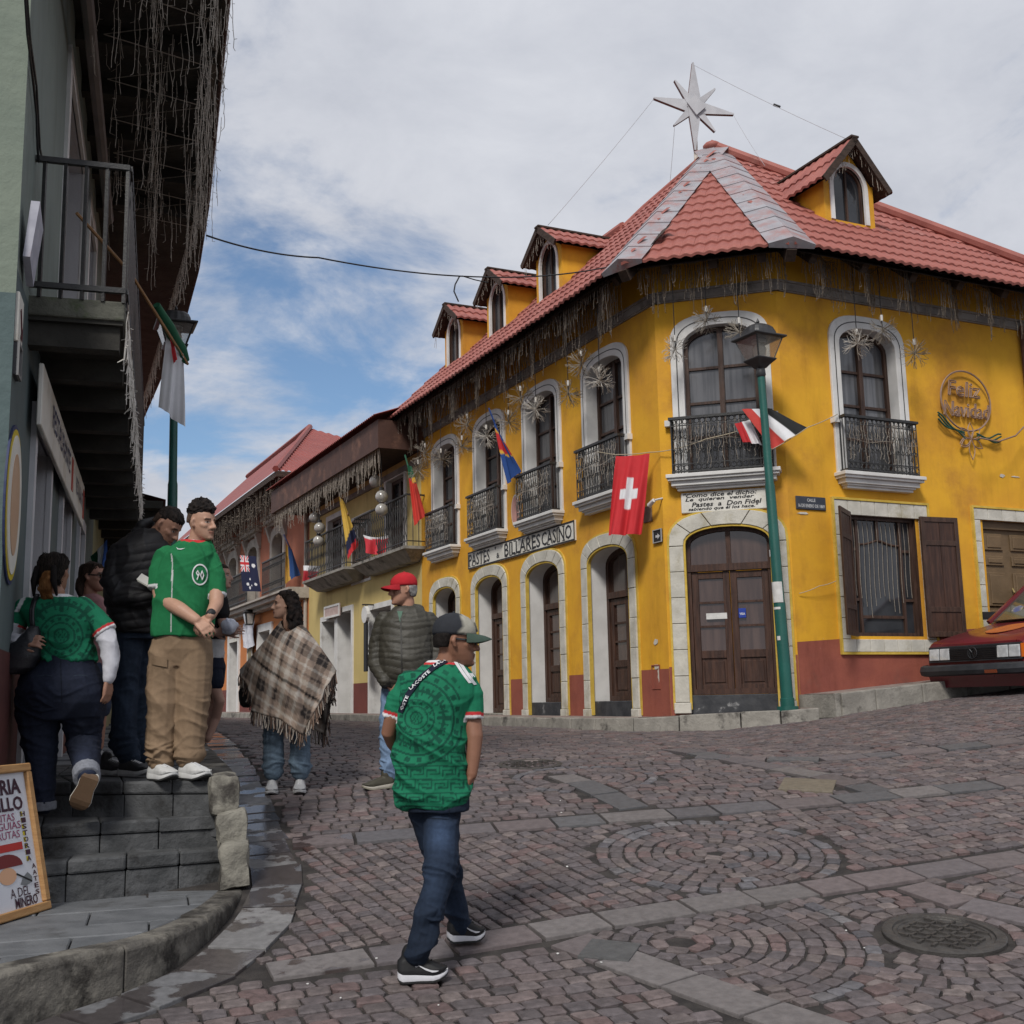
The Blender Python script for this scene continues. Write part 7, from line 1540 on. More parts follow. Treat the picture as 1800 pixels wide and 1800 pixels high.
class Person:
    def __init__(s,name,label,Y,basepx,group=None):
        s.Y=Y; b=at_depth(*basepx,Y); s.e=E(name,b,label,'person',group); s.body=MB(); s.skin=np.array((.3,.16,.1)); s.paint=[]; s.bvh={}
    def P(s,px,py,dy=0.): return at_depth(px,py,s.Y+dy)
    def m(s,px): return px*s.Y/FPX
    def limb(s,mb,pts,k=1.,n=14,flat=False):
        Q=[s.P(p[0],p[1],p[2]) for p in pts]; r=[s.m(p[3])*k for p in pts]
        if not flat: caps(mb,Q,r,n)
        else: d=(Q[0]-Q[1])/np.linalg.norm(Q[0]-Q[1]); mb.tube([Q[0]+d*r[0]*.9,Q[0]+d*r[0]*.6]+Q,[r[0]*.35,r[0]*.78]+r,n)
    def torso(s,mb,rows,k=1.,n=30,p=2.3,yaw=0.):
        R=[]; c_,s_=math.cos(yaw),math.sin(yaw)
        for (l,r,py,dy,th) in rows:
            c=s.P((l+r)/2,py,dy); rx=s.m((r-l)/2)*k; ry=th/2*k; ring_=[]
            for j in range(n):
                a=2*math.pi*j/n; x=rx*math.copysign(abs(math.cos(a))**(2/p),math.cos(a)); y=ry*math.copysign(abs(math.sin(a))**(2/p),math.sin(a)); ring_.append(c+V3(x*1.,y+ x*math.tan(yaw)*.0,0)+V3(0,x*s_,0))
            R.append(ring_)
        mb.ring(R)
    def head(s,c,H,yaw,pitch=0.,roll=0.,skin=(.3,.16,.1),brow=(.02,.015,.012),stubble=0.,moust=0.,lips=None,neck=None,glasses=None,w=1.):
        """c world centre of head, H chin-crown height"""
        k=H/.238; R_=Matrix.Rotation(-yaw,3,'Z')@Matrix.Rotation(pitch,3,'X')@Matrix.Rotation(roll,3,'Y'); R_=np.array(R_)
        s.hR,s.hc,s.hk=R_,np.array(c),k
        T=lambda x,y,z:s.hc+R_@(np.array([x*w,y,z])*k)
        s.T=T; mb=s.body
        prof=[(-.119,.074,.030,.020),(-.108,.090,.005,.036),(-.088,.093,-.030,.050),(-.062,.091,-.056,.060),(-.03,.088,-.078,.067),(0.,.083,-.095,.072),(.03,.088,-.103,.0755),(.06,.083,-.102,.075),(.09,.062,-.086,.065),(.108,.036,-.062,.046),(.119,.0,-.03,.018)]
        rg=[]
        for z,f,b,hw in prof:
            ring_=[]; cy=(f+b)/2; ry=(f-b)/2
            for j in range(24):
                a=2*math.pi*j/24; ca,sa=math.cos(a),math.sin(a); ring_.append(T(hw*math.copysign(abs(ca)**.9,ca),cy+ry*math.copysign(abs(sa)**.9,sa),z))
            rg.append(ring_)
        mb.ring(rg)
        tb=lambda pts,r,n=8: caps(mb,[T(*p) for p in pts],[q*k for q in r],n)
        tb([(0,.084,.018),(0,.098,-.008),(0,.112,-.030)],[.010,.0115,.0135]); 
        for sd in (-1,1):
            tb([(sd*.009,.098,-.034),(sd*.014,.092,-.034)],[.010,.009]); tb([(sd*.016,.078,.026),(sd*.048,.068,.026)],[.012,.010]); tb([(sd*.040,.062,-.022),(sd*.052,.045,-.015)],[.020,.018])
            tb([(sd*.074,-.012,.018),(sd*.082,-.02,.0),(sd*.077,-.008,-.026)],[.011,.012,.009])
        tb([(-.018,.088,-.060),(0,.094,-.059),(.018,.088,-.060)],[.006,.008,.006]); tb([(-.015,.087,-.071),(0,.092,-.072),(.015,.087,-.071)],[.006,.009,.006]); tb([(-.01,.082,-.1),(.01,.082,-.1)],[.016,.016])
        if neck is not None: caps(mb,[T(0,-.025,-.05),T(0,-.03,-.09),np.array(neck)],[.052*k,.054*k,.062*k],16)
        s.headcol=dict(skin=np.array(skin),brow=np.array(brow),stubble=stubble,moust=moust,lips=lips)
        s.skin=np.array(skin)
    def hand(s,mb,wrist,d,nrm,L=.185,curl=.5,thumb=1,spread=.25):
        """five-fingered hand from the wrist along d; nrm = back of hand direction; thumb side = +-cross"""
        d=np.array(d,float);d/=np.linalg.norm(d); nrm=np.array(nrm,float); nrm-=d*(nrm@d); nrm/=np.linalg.norm(nrm); x=np.cross(d,nrm)*thumb; w=np.array(wrist,float)
        pal=w+d*L*.48
        for t in (-.9,-.3,.3,.9): caps(mb,[w+x*t*L*.10,w+d*L*.26+x*t*L*.17,pal+x*t*L*.20],[L*.085,L*.085,L*.075],8)
        for i,(t,fl) in enumerate(((.62,.46),(.21,.52),(-.21,.49),(-.62,.39))):
            p=pal+x*t*L*.33; a=0.; q=[p]; dd=d+x*t*spread*.35; dd/=np.linalg.norm(dd)
            for seg,fr_ in enumerate((.45,.32,.23)):
                a+=curl*(.5 if seg==0 else .8); v=dd*math.cos(a)-nrm*math.sin(a); q.append(q[-1]+v*L*fl*fr_)
            caps(mb,q,[L*.052,L*.05,L*.045,L*.038],8)
        tb=w+d*L*.16+x*L*.18; v=d*.75+x*.6-nrm*.25; v/=np.linalg.norm(v); t2=tb+v*L*.26; v2=d*.95+x*.12-nrm*.35*(1+curl); v2/=np.linalg.norm(v2); caps(mb,[tb,t2,t2+v2*L*.22],[L*.075,L*.06,L*.045],8)
    def finish_body(s,voxel=.006,extra=None):
        V,F=remesh(s.body,voxel,2); hc=s.headcol; C=np.tile(hc['skin'],(len(V),1))
        L=((V-s.hc)@s.hR)/s.hk; x,y,z=L[:,0],L[:,1],L[:,2]; near=(np.abs(x)<.1)&(np.abs(z)<.135)&(np.abs(y)<.14)
        def mixm(mask,col,a=1.): C[mask]=C[mask]*(1-a)+np.array(col)*a
        fr_=near&(y>.035)
        if hc['stubble']: mixm(near&(z<-.035)&(y>-.02)&(z>-.125),hc['skin']*.42,hc['stubble'])
        if hc['moust']: mixm(fr_&(z<-.044)&(z>-.057)&(np.abs(x)<.030),hc['brow'],hc['moust'])
        lip=hc['lips'] if hc['lips'] is not None else hc['skin']*np.array([.75,.5,.5]); mixm(fr_&(np.abs(z+.066)<.010)&(np.abs(x)<.024),lip,.75); mixm(fr_&(np.abs(z+.066)<.0025)&(np.abs(x)<.026),hc['skin']*.2,.8)
        mixm(fr_&(np.abs(np.abs(x)-.034)<.020)&(np.abs(z-.024-.1*(.034-np.abs(x)))<.006),hc['brow'],.9)
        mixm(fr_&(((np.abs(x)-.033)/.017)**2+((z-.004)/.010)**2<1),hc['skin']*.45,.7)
        mixm(fr_&(((np.abs(x)-.033)/.0135)**2+((z-.003)/.0055)**2<1),(.38,.36,.34)); mixm(fr_&(((np.abs(x)-.033)/.0062)**2+((z-.003)/.0062)**2<1),(.012,.009,.008))
        mixm(near&(np.abs(np.abs(x)-.078)<.014)&(((y+.008)/.012)**2+((z+.0)/.018)**2<1),hc['skin']*.6,.6)
        if extra is not None: extra(V,C,L)
        o=mkobj('body',V,F,skinmat(),s.e,True,C,fixn=False); return o
    def cloth(s,name,mb,voxel,colf,mat=None,fold=None,smooth=2,parent=None,label=None):
        V,F=remesh(mb,voxel,smooth); N=normals(V,F); V0=V
        if fold is not None: V=V+N*fold(V,projv(V))[:,None]
        q=projv(V0); C=colf(V0,q[:,0],q[:,1]) if callable(colf) else np.tile(np.array(colf,float),(len(V),1))
        o=mkobj(name,V,F,mat or CLOTH,parent or s.e,True,C,fixn=False)
        from mathutils.bvhtree import BVHTree
        s.bvh[name]=BVHTree.FromPolygons([tuple(v) for v in V],F); return o
    def hit(s,name,px,py,off=.004):
        r=ray(px,py); r=r/np.linalg.norm(r); h=s.bvh[name].ray_cast(Vector(CO),Vector(r))
        if h[0] is None: return None
        return np.array(h[0])-r*off
    def drape(s,name,grid,pname,mat,col=None,off=.004,parent=None,fb=None):
        """grid: 2D array of pixels (rows of points) laid onto a garment surface"""
        V=[];idx={};F=[];R_=len(grid);C_=len(grid[0])
        for j in range(R_):
            for i in range(C_):
                h=s.hit(name,*grid[j][i],off)
                if h is not None: idx[(j,i)]=len(V); V.append(h)
        for j in range(R_-1):
            for i in range(C_-1):
                k=[(j,i),(j,i+1),(j+1,i+1),(j+1,i)]
                if all(q in idx for q in k):
                    pts=[V[idx[q]] for q in k]
                    if max(np.linalg.norm(pts[a]-pts[b]) for a,b in ((0,1),(1,2),(2,3),(3,0)))<.12: F.append(tuple(idx[q] for q in k))
        if F: return mkobj(pname,V,F,mat,parent or s.e,True,[col]*len(V) if col is not None else None,fixn=False)
    def drape_text(s,name,txt,org,ex,ey,w,h,pname,mat,off=.006,bold=.02,shear=0.,parent=None):
        v,f=text_polys(txt,1.,bold,shear,1); a=v.min(0);b=v.max(0); q=(v-a)/(b-a); V=[]
        ex=np.array(ex,float);ey=np.array(ey,float)
        for x,y in q:
            p=np.array(org)+ex*x*w+ey*y*h; hh=s.hit(name,*p,off); V.append(hh if hh is not None else s.P(*p))
        mkobj(pname,V,f,mat,parent or s.e,False,None,fixn=False)
    def shoe(s,heel,toe,up=(0,0,1),wid=.10,H=.095,upper=(.02,.02,.022),sole=(.6,.6,.6),tread=(.02,.02,.02),swoosh=None,sole_h=.035,lace=None,ank=True,name='shoe'):
        heel=np.array(heel,float);toe=np.array(toe,float); d=toe-heel; L=np.linalg.norm(d); d/=L; up=np.array(up,float); up-=d*(up@d); up/=np.linalg.norm(up); x=np.cross(d,up)
        Q=lambda t,y,z:heel+d*t*L+x*y+up*z
        prof=[(.0,.45,.016),(.03,.70,.008),(.10,.84,.0),(.22,.86,.0),(.38,.80,.0),(.55,.90,.0),(.70,1.,.0),(.82,.94,.006),(.92,.74,.016),(.975,.48,.024),(1.,.22,.030)]
        mk=lambda z0,z1,grow:[[Q(t,sg*wid/2*w_*grow,(z+zz*(1 if zz else 0))) for sg in (-1,1) for z in ((z0,z1) if sg<0 else (z1,z0))] for t,w_,zz in prof]
        def secs(f): 
            return [[Q(t,y,z) for y,z in f(t,w_*wid/2,zz)] for t,w_,zz in prof]
        mb=MB(); mb.ring(secs(lambda t,w_,zz:[(-w_*1.0,.007+zz),(-w_*1.07,sole_h*.45+zz),(-w_*1.0,sole_h*(1.15-.45*t)+zz*.8),(w_*1.0,sole_h*(1.15-.45*t)+zz*.8),(w_*1.07,sole_h*.45+zz),(w_*1.0,.007+zz)]))
        hh=lambda t: H*(.80+1.6*t if t<.12 else (1.0 if t<.3 else (1.0-.22*(t-.3)/.3 if t<.6 else .78-.36*((t-.6)/.4)**1.3)))
        sh=MB(); sh.ring(secs(lambda t,w_,zz:[(-w_*.98,sole_h*.8+zz),(-w_*1.0,sole_h+.018+zz*.7),(-w_*.80,sole_h+(hh(t)-sole_h)*.78),(-w_*.40,hh(t)),(w_*.40,hh(t)),(w_*.80,sole_h+(hh(t)-sole_h)*.78),(w_*1.0,sole_h+.018+zz*.7),(w_*.98,sole_h*.8+zz)]))
        if ank: caps(sh,[Q(.22,0,H*.75),Q(.25,0,H*1.12)],[wid*.36,wid*.35],12)
        V,F=remesh(sh,.006,2); o=mkobj(name,V,F,SHOEM,s.e,True,[upper]*len(V),fixn=False)
        so=mkobj('sole',mb.v,mb.f,SHOEM,o,True,[sole]*len(mb.v)); smooth_shade(so,60); tr_=MB(); tr_.ring(secs(lambda t,w_,zz:[(-w_*1.0,zz),(-w_*1.02,.010+zz),(w_*1.02,.010+zz),(w_*1.0,zz)])); mkobj('tread',tr_.v,tr_.f,SHOEM,o,False,[tread]*len(tr_.v))
        if lace is not None:
            lb=MB(); 
            for t in np.linspace(.42,.68,5): lb.tube([Q(t-.01,-wid*.20,hh(t)-.006),Q(t,0,hh(t)+.004),Q(t+.01,wid*.20,hh(t)-.006)],.004,5,False)
            mkobj('laces',lb.v,lb.f,SHOEM,o,True,[lace]*len(lb.v),fixn=False)
        if swoosh is not None:
            for sg in (-1,1):
                P2=[(.30,.55),(.36,.36),(.44,.30),(.56,.42),(.70,.62),(.82,.80),(.60,.60),(.48,.50),(.40,.50)]; P2=[(1.12-t,z) for t,z in P2]
                pts=[]
                for t,z in P2:
                    w_=np.interp(t,[p[0] for p in prof],[p[1] for p in prof])*wid/2; zz=sole_h*.9+(hh(t)-sole_h)*.95*z; pts.append(Q(t,sg*(w_*(1.04-.16*z)+.006),zz))
                mkobj('swoosh',pts,[(0,1,8),(1,2,7,8),(2,3,6,7),(3,4,5),(3,5,6)],SHOEM,o,False,[swoosh]*len(pts),fixn=False)
        return o
    def cap(s,crown,brim,front=None,patch=None,yoff=.0,lift=.0,brimL=.068,mat=None):
        """baseball cap in head space; crown/brim/front colours"""
        T=s.T; mb=MB(); rg=[]; n=28
        for z,f,b,hw in ((.030,.100,-.112,.082),(.045,.103,-.114,.084),(.07,.099,-.112,.083),(.095,.086,-.102,.075),(.118,.062,-.082,.060),(.133,.030,-.052,.036),(.138,.006,-.03,.014)):
            rg.append([T(hw*math.cos(2*math.pi*j/n),(f+b)/2+(f-b)/2*math.sin(2*math.pi*j/n),z+lift) for j in range(n)])
        mb.ring(rg); C=[]
        for q in mb.v:
            l=(s.hR.T@(np.array(q)-s.hc))/s.hk; C.append(front if (front is not None and l[1]>.018) else crown)
        o=mkobj('cap',mb.v,mb.f,mat or CLOTH,s.e,True,C)
        vb=MB(); m_=13; top=[];bot=[]
        for i in range(m_):
            a=math.pi*(i/(m_-1)); cx,cy=.076*math.cos(a),.066*math.sin(a)
            for t in (0,.5,1.):
                ex=cx*(1+.06*t); ey=.045+cy*(1-.0*t)+brimL*t*(math.sin(a)**.75 if math.sin(a)>0 else 0); top.append(T(ex,ey,.038+lift-.016*t*t-.026*(cx/.076)**2*t)); 
        bot=[p-(s.hR@np.array([0,0,1]))*.005*s.hk for p in top]
        F=[]
        for i in range(m_-1):
            for t in range(2): a=i*3+t; F.append((a,a+1,a+4,a+3)); b_=len(top); F.append((b_+a,b_+a+3,b_+a+4,b_+a+1))
            F.append((i*3+2,b_+i*3+2,b_+i*3+5,i*3+5))
        mkobj('brim',top+bot,F,mat or CLOTH,o,True,[brim]*(2*len(top)),fixn=False)
        bt=MB(); bt.ball(T(0,-.012,.139+lift),.008*s.hk,8,5); mkobj('button',bt.v,bt.f,mat or CLOTH,o,True,[crown]*len(bt.v))
        if patch:
            pc=[T(x,.099-.35*(z-.06)**1-1.2*x*x,z+lift) for x,z in ((-.03,.052),(.03,.052),(.03,.098),(-.03,.098))]; pc=[p+(s.hR@np.array([0,1,0]))*.006*s.hk for p in pc]; mkobj('patch',pc,[(0,1,2,3)],mat or CLOTH,o,False,[patch]*4,fixn=False)
        return o
    def sunglasses(s,col=(.012,.012,.013)):
        T=s.T; g=MB(); 
        for sd in (-1,1):
            g.prism([T(sd*(.034+.025*math.cos(t)),.099-.15*abs(.025*math.cos(t)+.034)*.4,.002+.019*math.sin(t)) for t in np.linspace(0,6.28,13)[:-1]],(s.hR@np.array([0,-1,0]))*.006)
            g.bar(T(sd*.058,.088,.006),T(sd*.079,-.005,.010),.006,.008)
        g.bar(T(-.012,.100,.006),T(.012,.100,.006),.006,.006)
        return mkobj('sunglasses',g.v,g.f,M('sunglass black',(.012,.012,.013),None,rough=.12,spec=.7),s.e,False)
    def strands(s,rows,n,col,col2,seed,a0=0.,a1=6.283,rad=.0022,drop=0.,wav=.003,parent=None,name='hair_strands'):
        r=np.random.default_rng(seed); T=s.T; mb=MB(); C=[]; rw=sorted(rows,key=lambda q:-q[0])
        for k in range(n):
            a=r.uniform(a0,a1); st0=r.integers(0,max(1,len(rw)-2)); pts=[]; tw=r.normal(0,.10); ph=r.uniform(0,6)
            for i,(z,f,b,hw) in enumerate(rw[st0:]):
                aa=a+tw*i; g=1.015+r.uniform(0,.03); pts.append(T(hw*g*math.cos(aa)+wav*math.sin(ph+i*2),(f+b)/2+(f-b)/2*g*math.sin(aa),z+r.normal(0,.003)))
            if drop: pts.append(pts[-1]+V3(r.normal(0,.01),r.normal(0,.01),-drop*r.uniform(.2,1)))
            if len(pts)<2: continue
            n0=len(mb.v); mb.tube(pts,[rad]*(len(pts)-1)+[rad*.4],4,False); t=r.random(); C+=[tuple(np.array(col)*(1-t)+np.array(col2)*t)]*(len(mb.v)-n0)
        o=mkobj(name,mb.v,mb.f,HAIRM,parent or s.e,True,C,fixn=False); o['kind']='stuff'; return o
    def hair_shell(s,col,rows,amp=.004,freq=40,seed=0,voxel=.006,extra=None,name='hair',col2=None):
        """rows: (z,front,back,halfwidth) rings in head space, plus extra(mb,T)"""
        T=s.T; mb=MB(); rg=[]
        if rows:
            for z,f,b,hw in rows: rg.append([T(hw*math.cos(2*math.pi*j/24),(f+b)/2+(f-b)/2*math.sin(2*math.pi*j/24),z) for j in range(24)])
            mb.ring(rg)
        if extra: extra(mb,T)
        V,F=remesh(mb,voxel,1); N=normals(V,F); r=np.random.default_rng(seed); h=np.zeros(len(V))
        for k in range(8): d=r.normal(0,1,3); h+=np.sin(V@d*freq+r.uniform(0,6)+np.sin(V@r.normal(0,1,3)*freq*.7))
        V=V+N*(amp*h/3)[:,None]; C=np.tile(np.array(col),(len(V),1)); 
        if col2 is not None: t=np.clip(.5+h/5,0,1)[:,None]; C=C*(1-t)+np.array(col2)*t
        return mkobj(name,V,F,HAIRM,s.e,True,C,fixn=False)
G1=np.array((.011,.155,.080)); G2=np.array((.005,.050,.033)); WH=np.array((.66,.66,.67)); RD2=np.array((.50,.035,.04))
def aztec(px,py,cx,cy,u):
    """dark-on-green fret and ring print; u = pixels per unit (unit = 0.2 px zoom)"""
    x=(px-cx)/u; y=(py-cy)/u; d=np.hypot(x,y); a=np.arctan2(y,x); m=np.zeros(len(px))
    def band(l,h): return (d>l)&(d<h)
    m[band(46,60)|band(92,106)|band(150,166)|band(318,338)|band(404,424)]=1
    m[band(116,142)&(np.sin(a*14)>.1)]=1; m[band(350,392)&(np.sin(a*22)>.25)]=1; m[(d<40)&(np.sin(x*.22)*np.sin(y*.16)>.15)]=1
    seg=band(180,306); k=np.abs(np.mod(a*4/math.pi+.5,1)-.5); m[seg&(k<.10)]=1; m[seg&(np.abs(d-240)<12)&(k>.10)]=1; m[seg&(k>.24)&(k<.33)&(d>200)&(d<286)]=1; m[seg&(k>.40)&(d>255)&(d<275)]=1
    low=(y>300)&(d>424); v=np.mod(y-300,118); w=np.mod(x+(np.floor((y-300)/118)%2)*70,140)
    key=((v<12)|((v>34)&(v<48)&(w>22)&(w<110))|((v>70)&(v<84)&(w>50))|((w>16)&(w<30)&(v>34)&(v<100))|((w>98)&(w<112)&(v>34)&(v<62))|((w>128)&(v<84)))
    m[low&key]=1; up=(y<-150)&(d>424)&(np.sin(d*.07)>.3)&(np.sin(a*30)>-.2); m[up]=.8
    return m[:,None]
def jean(base,seed,amp=.006,fade=None):
    base=np.array(base)
    def colf(V,px,py):
        r=np.random.default_rng(seed); n=np.zeros(len(V))
        for k in range(5): n+=np.sin(V@r.normal(0,14,3)+r.uniform(0,6))
        C=base*(1+.07*n[:,None])
        if fade is not None:
            for (fx,fy,rx,ry,g_) in fade: t=np.exp(-((px-fx)/rx)**2-((py-fy)/ry)**2)[:,None]; C=C*(1-t)+np.clip(C*g_,0,1)*t
        return np.clip(C,0,1)
    return colf
def leg_folds(seed,amp,zones,freq=8.):
    """horizontal bunching near given pixel rows"""
    def f(V,q):
        e=np.full(len(V),.25)
        for (y,w,a) in zones: e=e+a*np.exp(-((q[:,1]-y)/w)**2)
        return folds(V,seed,amp,(.2,.1,1),freq,6,.35)*np.clip(e-.1,0,2)+folds(V,seed+7,amp*.55,(.85,.3,.35),freq*.55,4,.3)
    return f
# ---------------------------------------------------------------- A: man walking in the green patterned jersey
A_=Person('person','man walking in a green patterned jersey, cap and sunglasses with hands in his jeans pockets',5.78,(770,1690))
p=A_; P=p.P
nk=P(783,1172,.02)
p.head(P(800,1128,0),.245,math.radians(80),math.radians(-3),0.,skin=(.25,.12,.075),stubble=.25,moust=.35,neck=nk,w=1.06)
p.torso(p.body,[(715,832,1190,.0,.20),(708,826,1260,.0,.22),(705,818,1340,.02,.22),(712,820,1400,.02,.22)],.9)
rarm=[(826,1215,.02,15),(830,1262,.0,16),(834,1295,-.02,15),(832,1330,-.03,12.5),(829,1362,-.04,9.5)]; larm=[(702,1215,.02,15),(690,1262,.0,14.5),(683,1288,.02,13),(690,1306,.08,11.5),(702,1322,.16,10)]
p.limb(p.body,rarm); p.limb(p.body,larm)
p.hand(p.body,P(828,1366,-.04),P(820,1400,.02)-P(828,1366,-.04),V3(.9,-.4,0),.17,.35,-1)
p.hand(p.body,P(702,1322,.16),P(716,1345,.26)-P(702,1322,.16),V3(-.9,-.2,.2),.17,.35,1)
legN=[(778,1420,.0,31),(776,1480,-.06,29.5),(774,1535,-.14,26),(763,1575,-.19,22.5),(748,1620,-.23,21),(737,1655,-.25,22.5),(734,1678,-.25,20.5)]
legF=[(752,1420,.04,31),(766,1480,.08,29),(783,1535,.14,24),(796,1575,.20,20),(806,1610,.25,19.5),(809,1628,.26,19)]
for L_ in (legN,legF): p.limb(p.body,[(a,b,c,d*.7) for a,b,c,d in L_])
p.finish_body(.0055)
mb=MB(); p.torso(mb,[(752,808,1160,.02,.13),(738,822,1172,.02,.19),(712,838,1192,.01,.235),(703,836,1225,.0,.26),(700,822,1265,.0,.265),(696,819,1310,.0,.27),(693,822,1355,.0,.275),(697,826,1392,.0,.265),(703,825,1412,.0,.255),(712,822,1419,.0,.24)],1.)
p.limb(mb,[(820,1196,.01,18),(829,1222,.0,20),(829,1264,-.01,20.5)],flat=True); p.limb(mb,[(718,1196,.01,18),(702,1225,.01,18.5),(691,1262,.01,17.5)],flat=True)
def cA(V,px,py):
    m=aztec(px,py,732,1262,.2)*((px>690)&(px<825)&(py>1165))[:,None]*.85; arm=((px>808)&(py<1275))|((px<703)&(py<1272)&(py>1190)); m[arm]*=.0
    C=G1*(1-m)+G2*m
    for (x0,y0,x1,y1,sg) in ((806,1268,850,1262,1),(678,1250,706,1266,-1)):
        t_,d_=seg(V,*( (P(829,1222,0),P(829,1264,-.01)) if sg>0 else (P(702,1225,.01),P(691,1262,.01)))); sel=(d_<.066)&(t_<1.15); C[sel&(t_>.74)]=RD2; C[sel&(t_>.88)]=WH; C[(d_<.07)&(t_<.74)&(t_>-.3)&((px>824) if sg>0 else (px<700))]=G1
    C[(py<1164)]=WH; C[(py>=1164)&(py<1168)&(np.abs(px-775)<30)]=RD2
    return C
sh=p.cloth('shirt',mb,.0055,cA,fold=lambda V,q:folds(V,3,.013,(.45,.1,.9),5.,6,.35)*np.clip((q[:,1]-1175)/120,.35,1.2)+folds(V,5,.005,(.7,.1,.6),11,4,.5))
for k in range(3):
    g_=[[(794+k*9+ t*26+ (t*t)*4,1157+k*3+t*44+w_*0) for w_ in (0,)]+[(799.5+k*9+t*26+(t*t)*4,1156+k*3+t*44)] for t in np.linspace(0,1,12)]; p.drape('shirt',g_,'shoulder_stripe',CLOTH,WH,.004,sh)
STRAP=np.array((.012,.014,.028))
sp=np.array([(703,1252),(716,1222),(738,1192),(764,1171),(788,1158)],float); tt=np.linspace(0,1,34); sx=np.interp(tt,np.linspace(0,1,5),sp[:,0]); sy=np.interp(tt,np.linspace(0,1,5),sp[:,1])
dx=np.gradient(sx);dy_=np.gradient(sy);ln=np.hypot(dx,dy_); nx_,ny_=-dy_/ln,dx/ln
p.drape('shirt',[[(sx[i]+nx_[i]*w_,sy[i]+ny_[i]*w_) for w_ in (-4.6,-1.5,1.5,4.6)] for i in range(34)],'bag_strap',CLOTH,STRAP,.009,sh)
WV=M('white print',(.66,.66,.67),None,rough=.7)
for txt,a,b,fr0,fr1 in (('OSTE',(705,1248),(716,1223),0,1),('LACOSTE',(720,1207+4),(755,1175+4),0,1),('LACO',(762,1170),(786,1157),0,1)):
    v=np.array(b,float)-np.array(a,float); L_=np.linalg.norm(v); v/=L_; n_=np.array([v[1],-v[0]]); n_=n_ if n_[1]<0 else -n_; p.drape_text('shirt',txt,np.array(a)-n_*2.6,v,n_,L_,5.6,'strap_lettering',WV,.013,.02,0,sh)
mb=MB(); p.torso(mb,[(712,824,1392,.0,.22),(716,824,1405,.0,.23),(720,824,1425,.0,.24)],1.); p.limb(mb,legN); p.limb(mb,legF)
je=p.cloth('jeans',mb,.006,jean((.0125,.0205,.038),1,fade=[(775,1465,22,26,3.2),(792,1600,20,25,1.3),(760,1560,16,40,1.35)]),DENIM,leg_folds(11,.013,[(1532,22,1.0),(1655,26,1.7),(1618,22,1.2),(1440,16,.5)]))
for g_ in ([[(789-t*0,1414+t*24) for w_ in (0,)]+[(790.2,1414+t*24)] for t in np.linspace(0,1,6)],[[(748+t*41,1437+t*2),(748+t*41,1438.4+t*2)] for t in np.linspace(0,1,8)]): p.drape('jeans',g_,'pocket_seam',DENIM,np.array((.012,.018,.03)),.003,je)
hl,to=P(699,1722,-.24),P(788,1719,-.22); hl[2]=float(ground(hl[0],hl[1]))+.004; to[2]=float(ground(to[0],to[1]))+.006
p.shoe(hl,to,wid=.105,H=.118,upper=(.010,.010,.011),sole=(.60,.60,.63),tread=(.02,.02,.02),swoosh=(.55,.55,.57),sole_h=.036,lace=(.03,.03,.03))
hl,to=P(787,1664,.25),P(852,1636,.30); z_=float(ground(hl[0],hl[1])); hl[2]=z_+.02; to[2]=float(ground(to[0],to[1]))+.012
p.shoe(hl,to,wid=.105,H=.118,upper=(.010,.010,.011),sole=(.60,.60,.63),tread=(.02,.02,.02),swoosh=(.55,.55,.57),sole_h=.036,lace=(.03,.03,.03))
mb=MB(); caps(mb,[P(734,1676,-.25),P(733,1694,-.235)],[.042,.038],12); o=mkobj('sock',mb.v,mb.f,CLOTH,p.e,True,[(.5,.5,.52)]*len(mb.v))
p.cap((.028,.030,.036),(.055,.085,.068),front=(.36,.345,.29),patch=(.58,.56,.50)); p.sunglasses()
p.hair_shell((.014,.011,.010),[(-.03,-.02,-.104,.070),(.0,.0,-.109,.0775),(.035,.02,-.108,.079)],.0015,60,3,.006)
# ---------------------------------------------------------------- B: older man, red cap and olive quilted jacket
p=Person('person','older man in a red cap and olive quilted jacket standing on the cobbles',9.5,(705,1372)); P=p.P
p.head(P(709,1037,0),.25,math.radians(-108),math.radians(-2),0.,skin=(.42,.225,.155),neck=P(715,1078,.02),brow=(.12,.11,.10),w=1.12)
rB=[(754,1090,.0,13),(767,1132,.02,12),(767,1168,-.02,11),(748,1198,-.16,9)]; lB=[(676,1090,.0,13),(662,1132,.02,12),(660,1168,-.02,11),(676,1198,-.16,9)]
p.torso(p.body,[(672,752,1085,.0,.2),(664,764,1140,.0,.25),(668,760,1200,.0,.25)],.85); p.limb(p.body,rB,.8); p.limb(p.body,lB,.8)
lgL=[(690,1205,.0,19),(684,1265,-.01,17),(683,1310,-.02,15.5),(684,1345,-.02,15),(685,1362,-.02,14)]; lgR=[(732,1205,.0,19),(737,1265,.0,17),(739,1310,.0,15.5),(740,1345,.0,15),(740,1360,.0,14)]
for L_ in (lgL,lgR): p.limb(p.body,[(a,b,c,d*.7) for a,b,c,d in L_])
p.hand(p.body,P(745,1195,-.12),V3(-.7,-.2,-.6),V3(.2,-.9,0),.17,.5,1); p.hand(p.body,P(680,1195,-.12),V3(.6,-.2,-.7),V3(-.2,-.9,0),.17,.5,-1)
p.finish_body(.007)
mb=MB(); p.torso(mb,[(694,738,1066,.0,.15),(682,752,1077,.0,.22),(668,762,1092,.0,.28),(668,760,1120,.0,.34),(668,760,1155,-.02,.40),(669,759,1185,-.02,.40),(671,757,1205,.0,.36),(675,753,1211,.0,.32)],1.)
for L_ in (rB,lB): p.limb(mb,[(a,b,c,d*1.18) for a,b,c,d in L_])
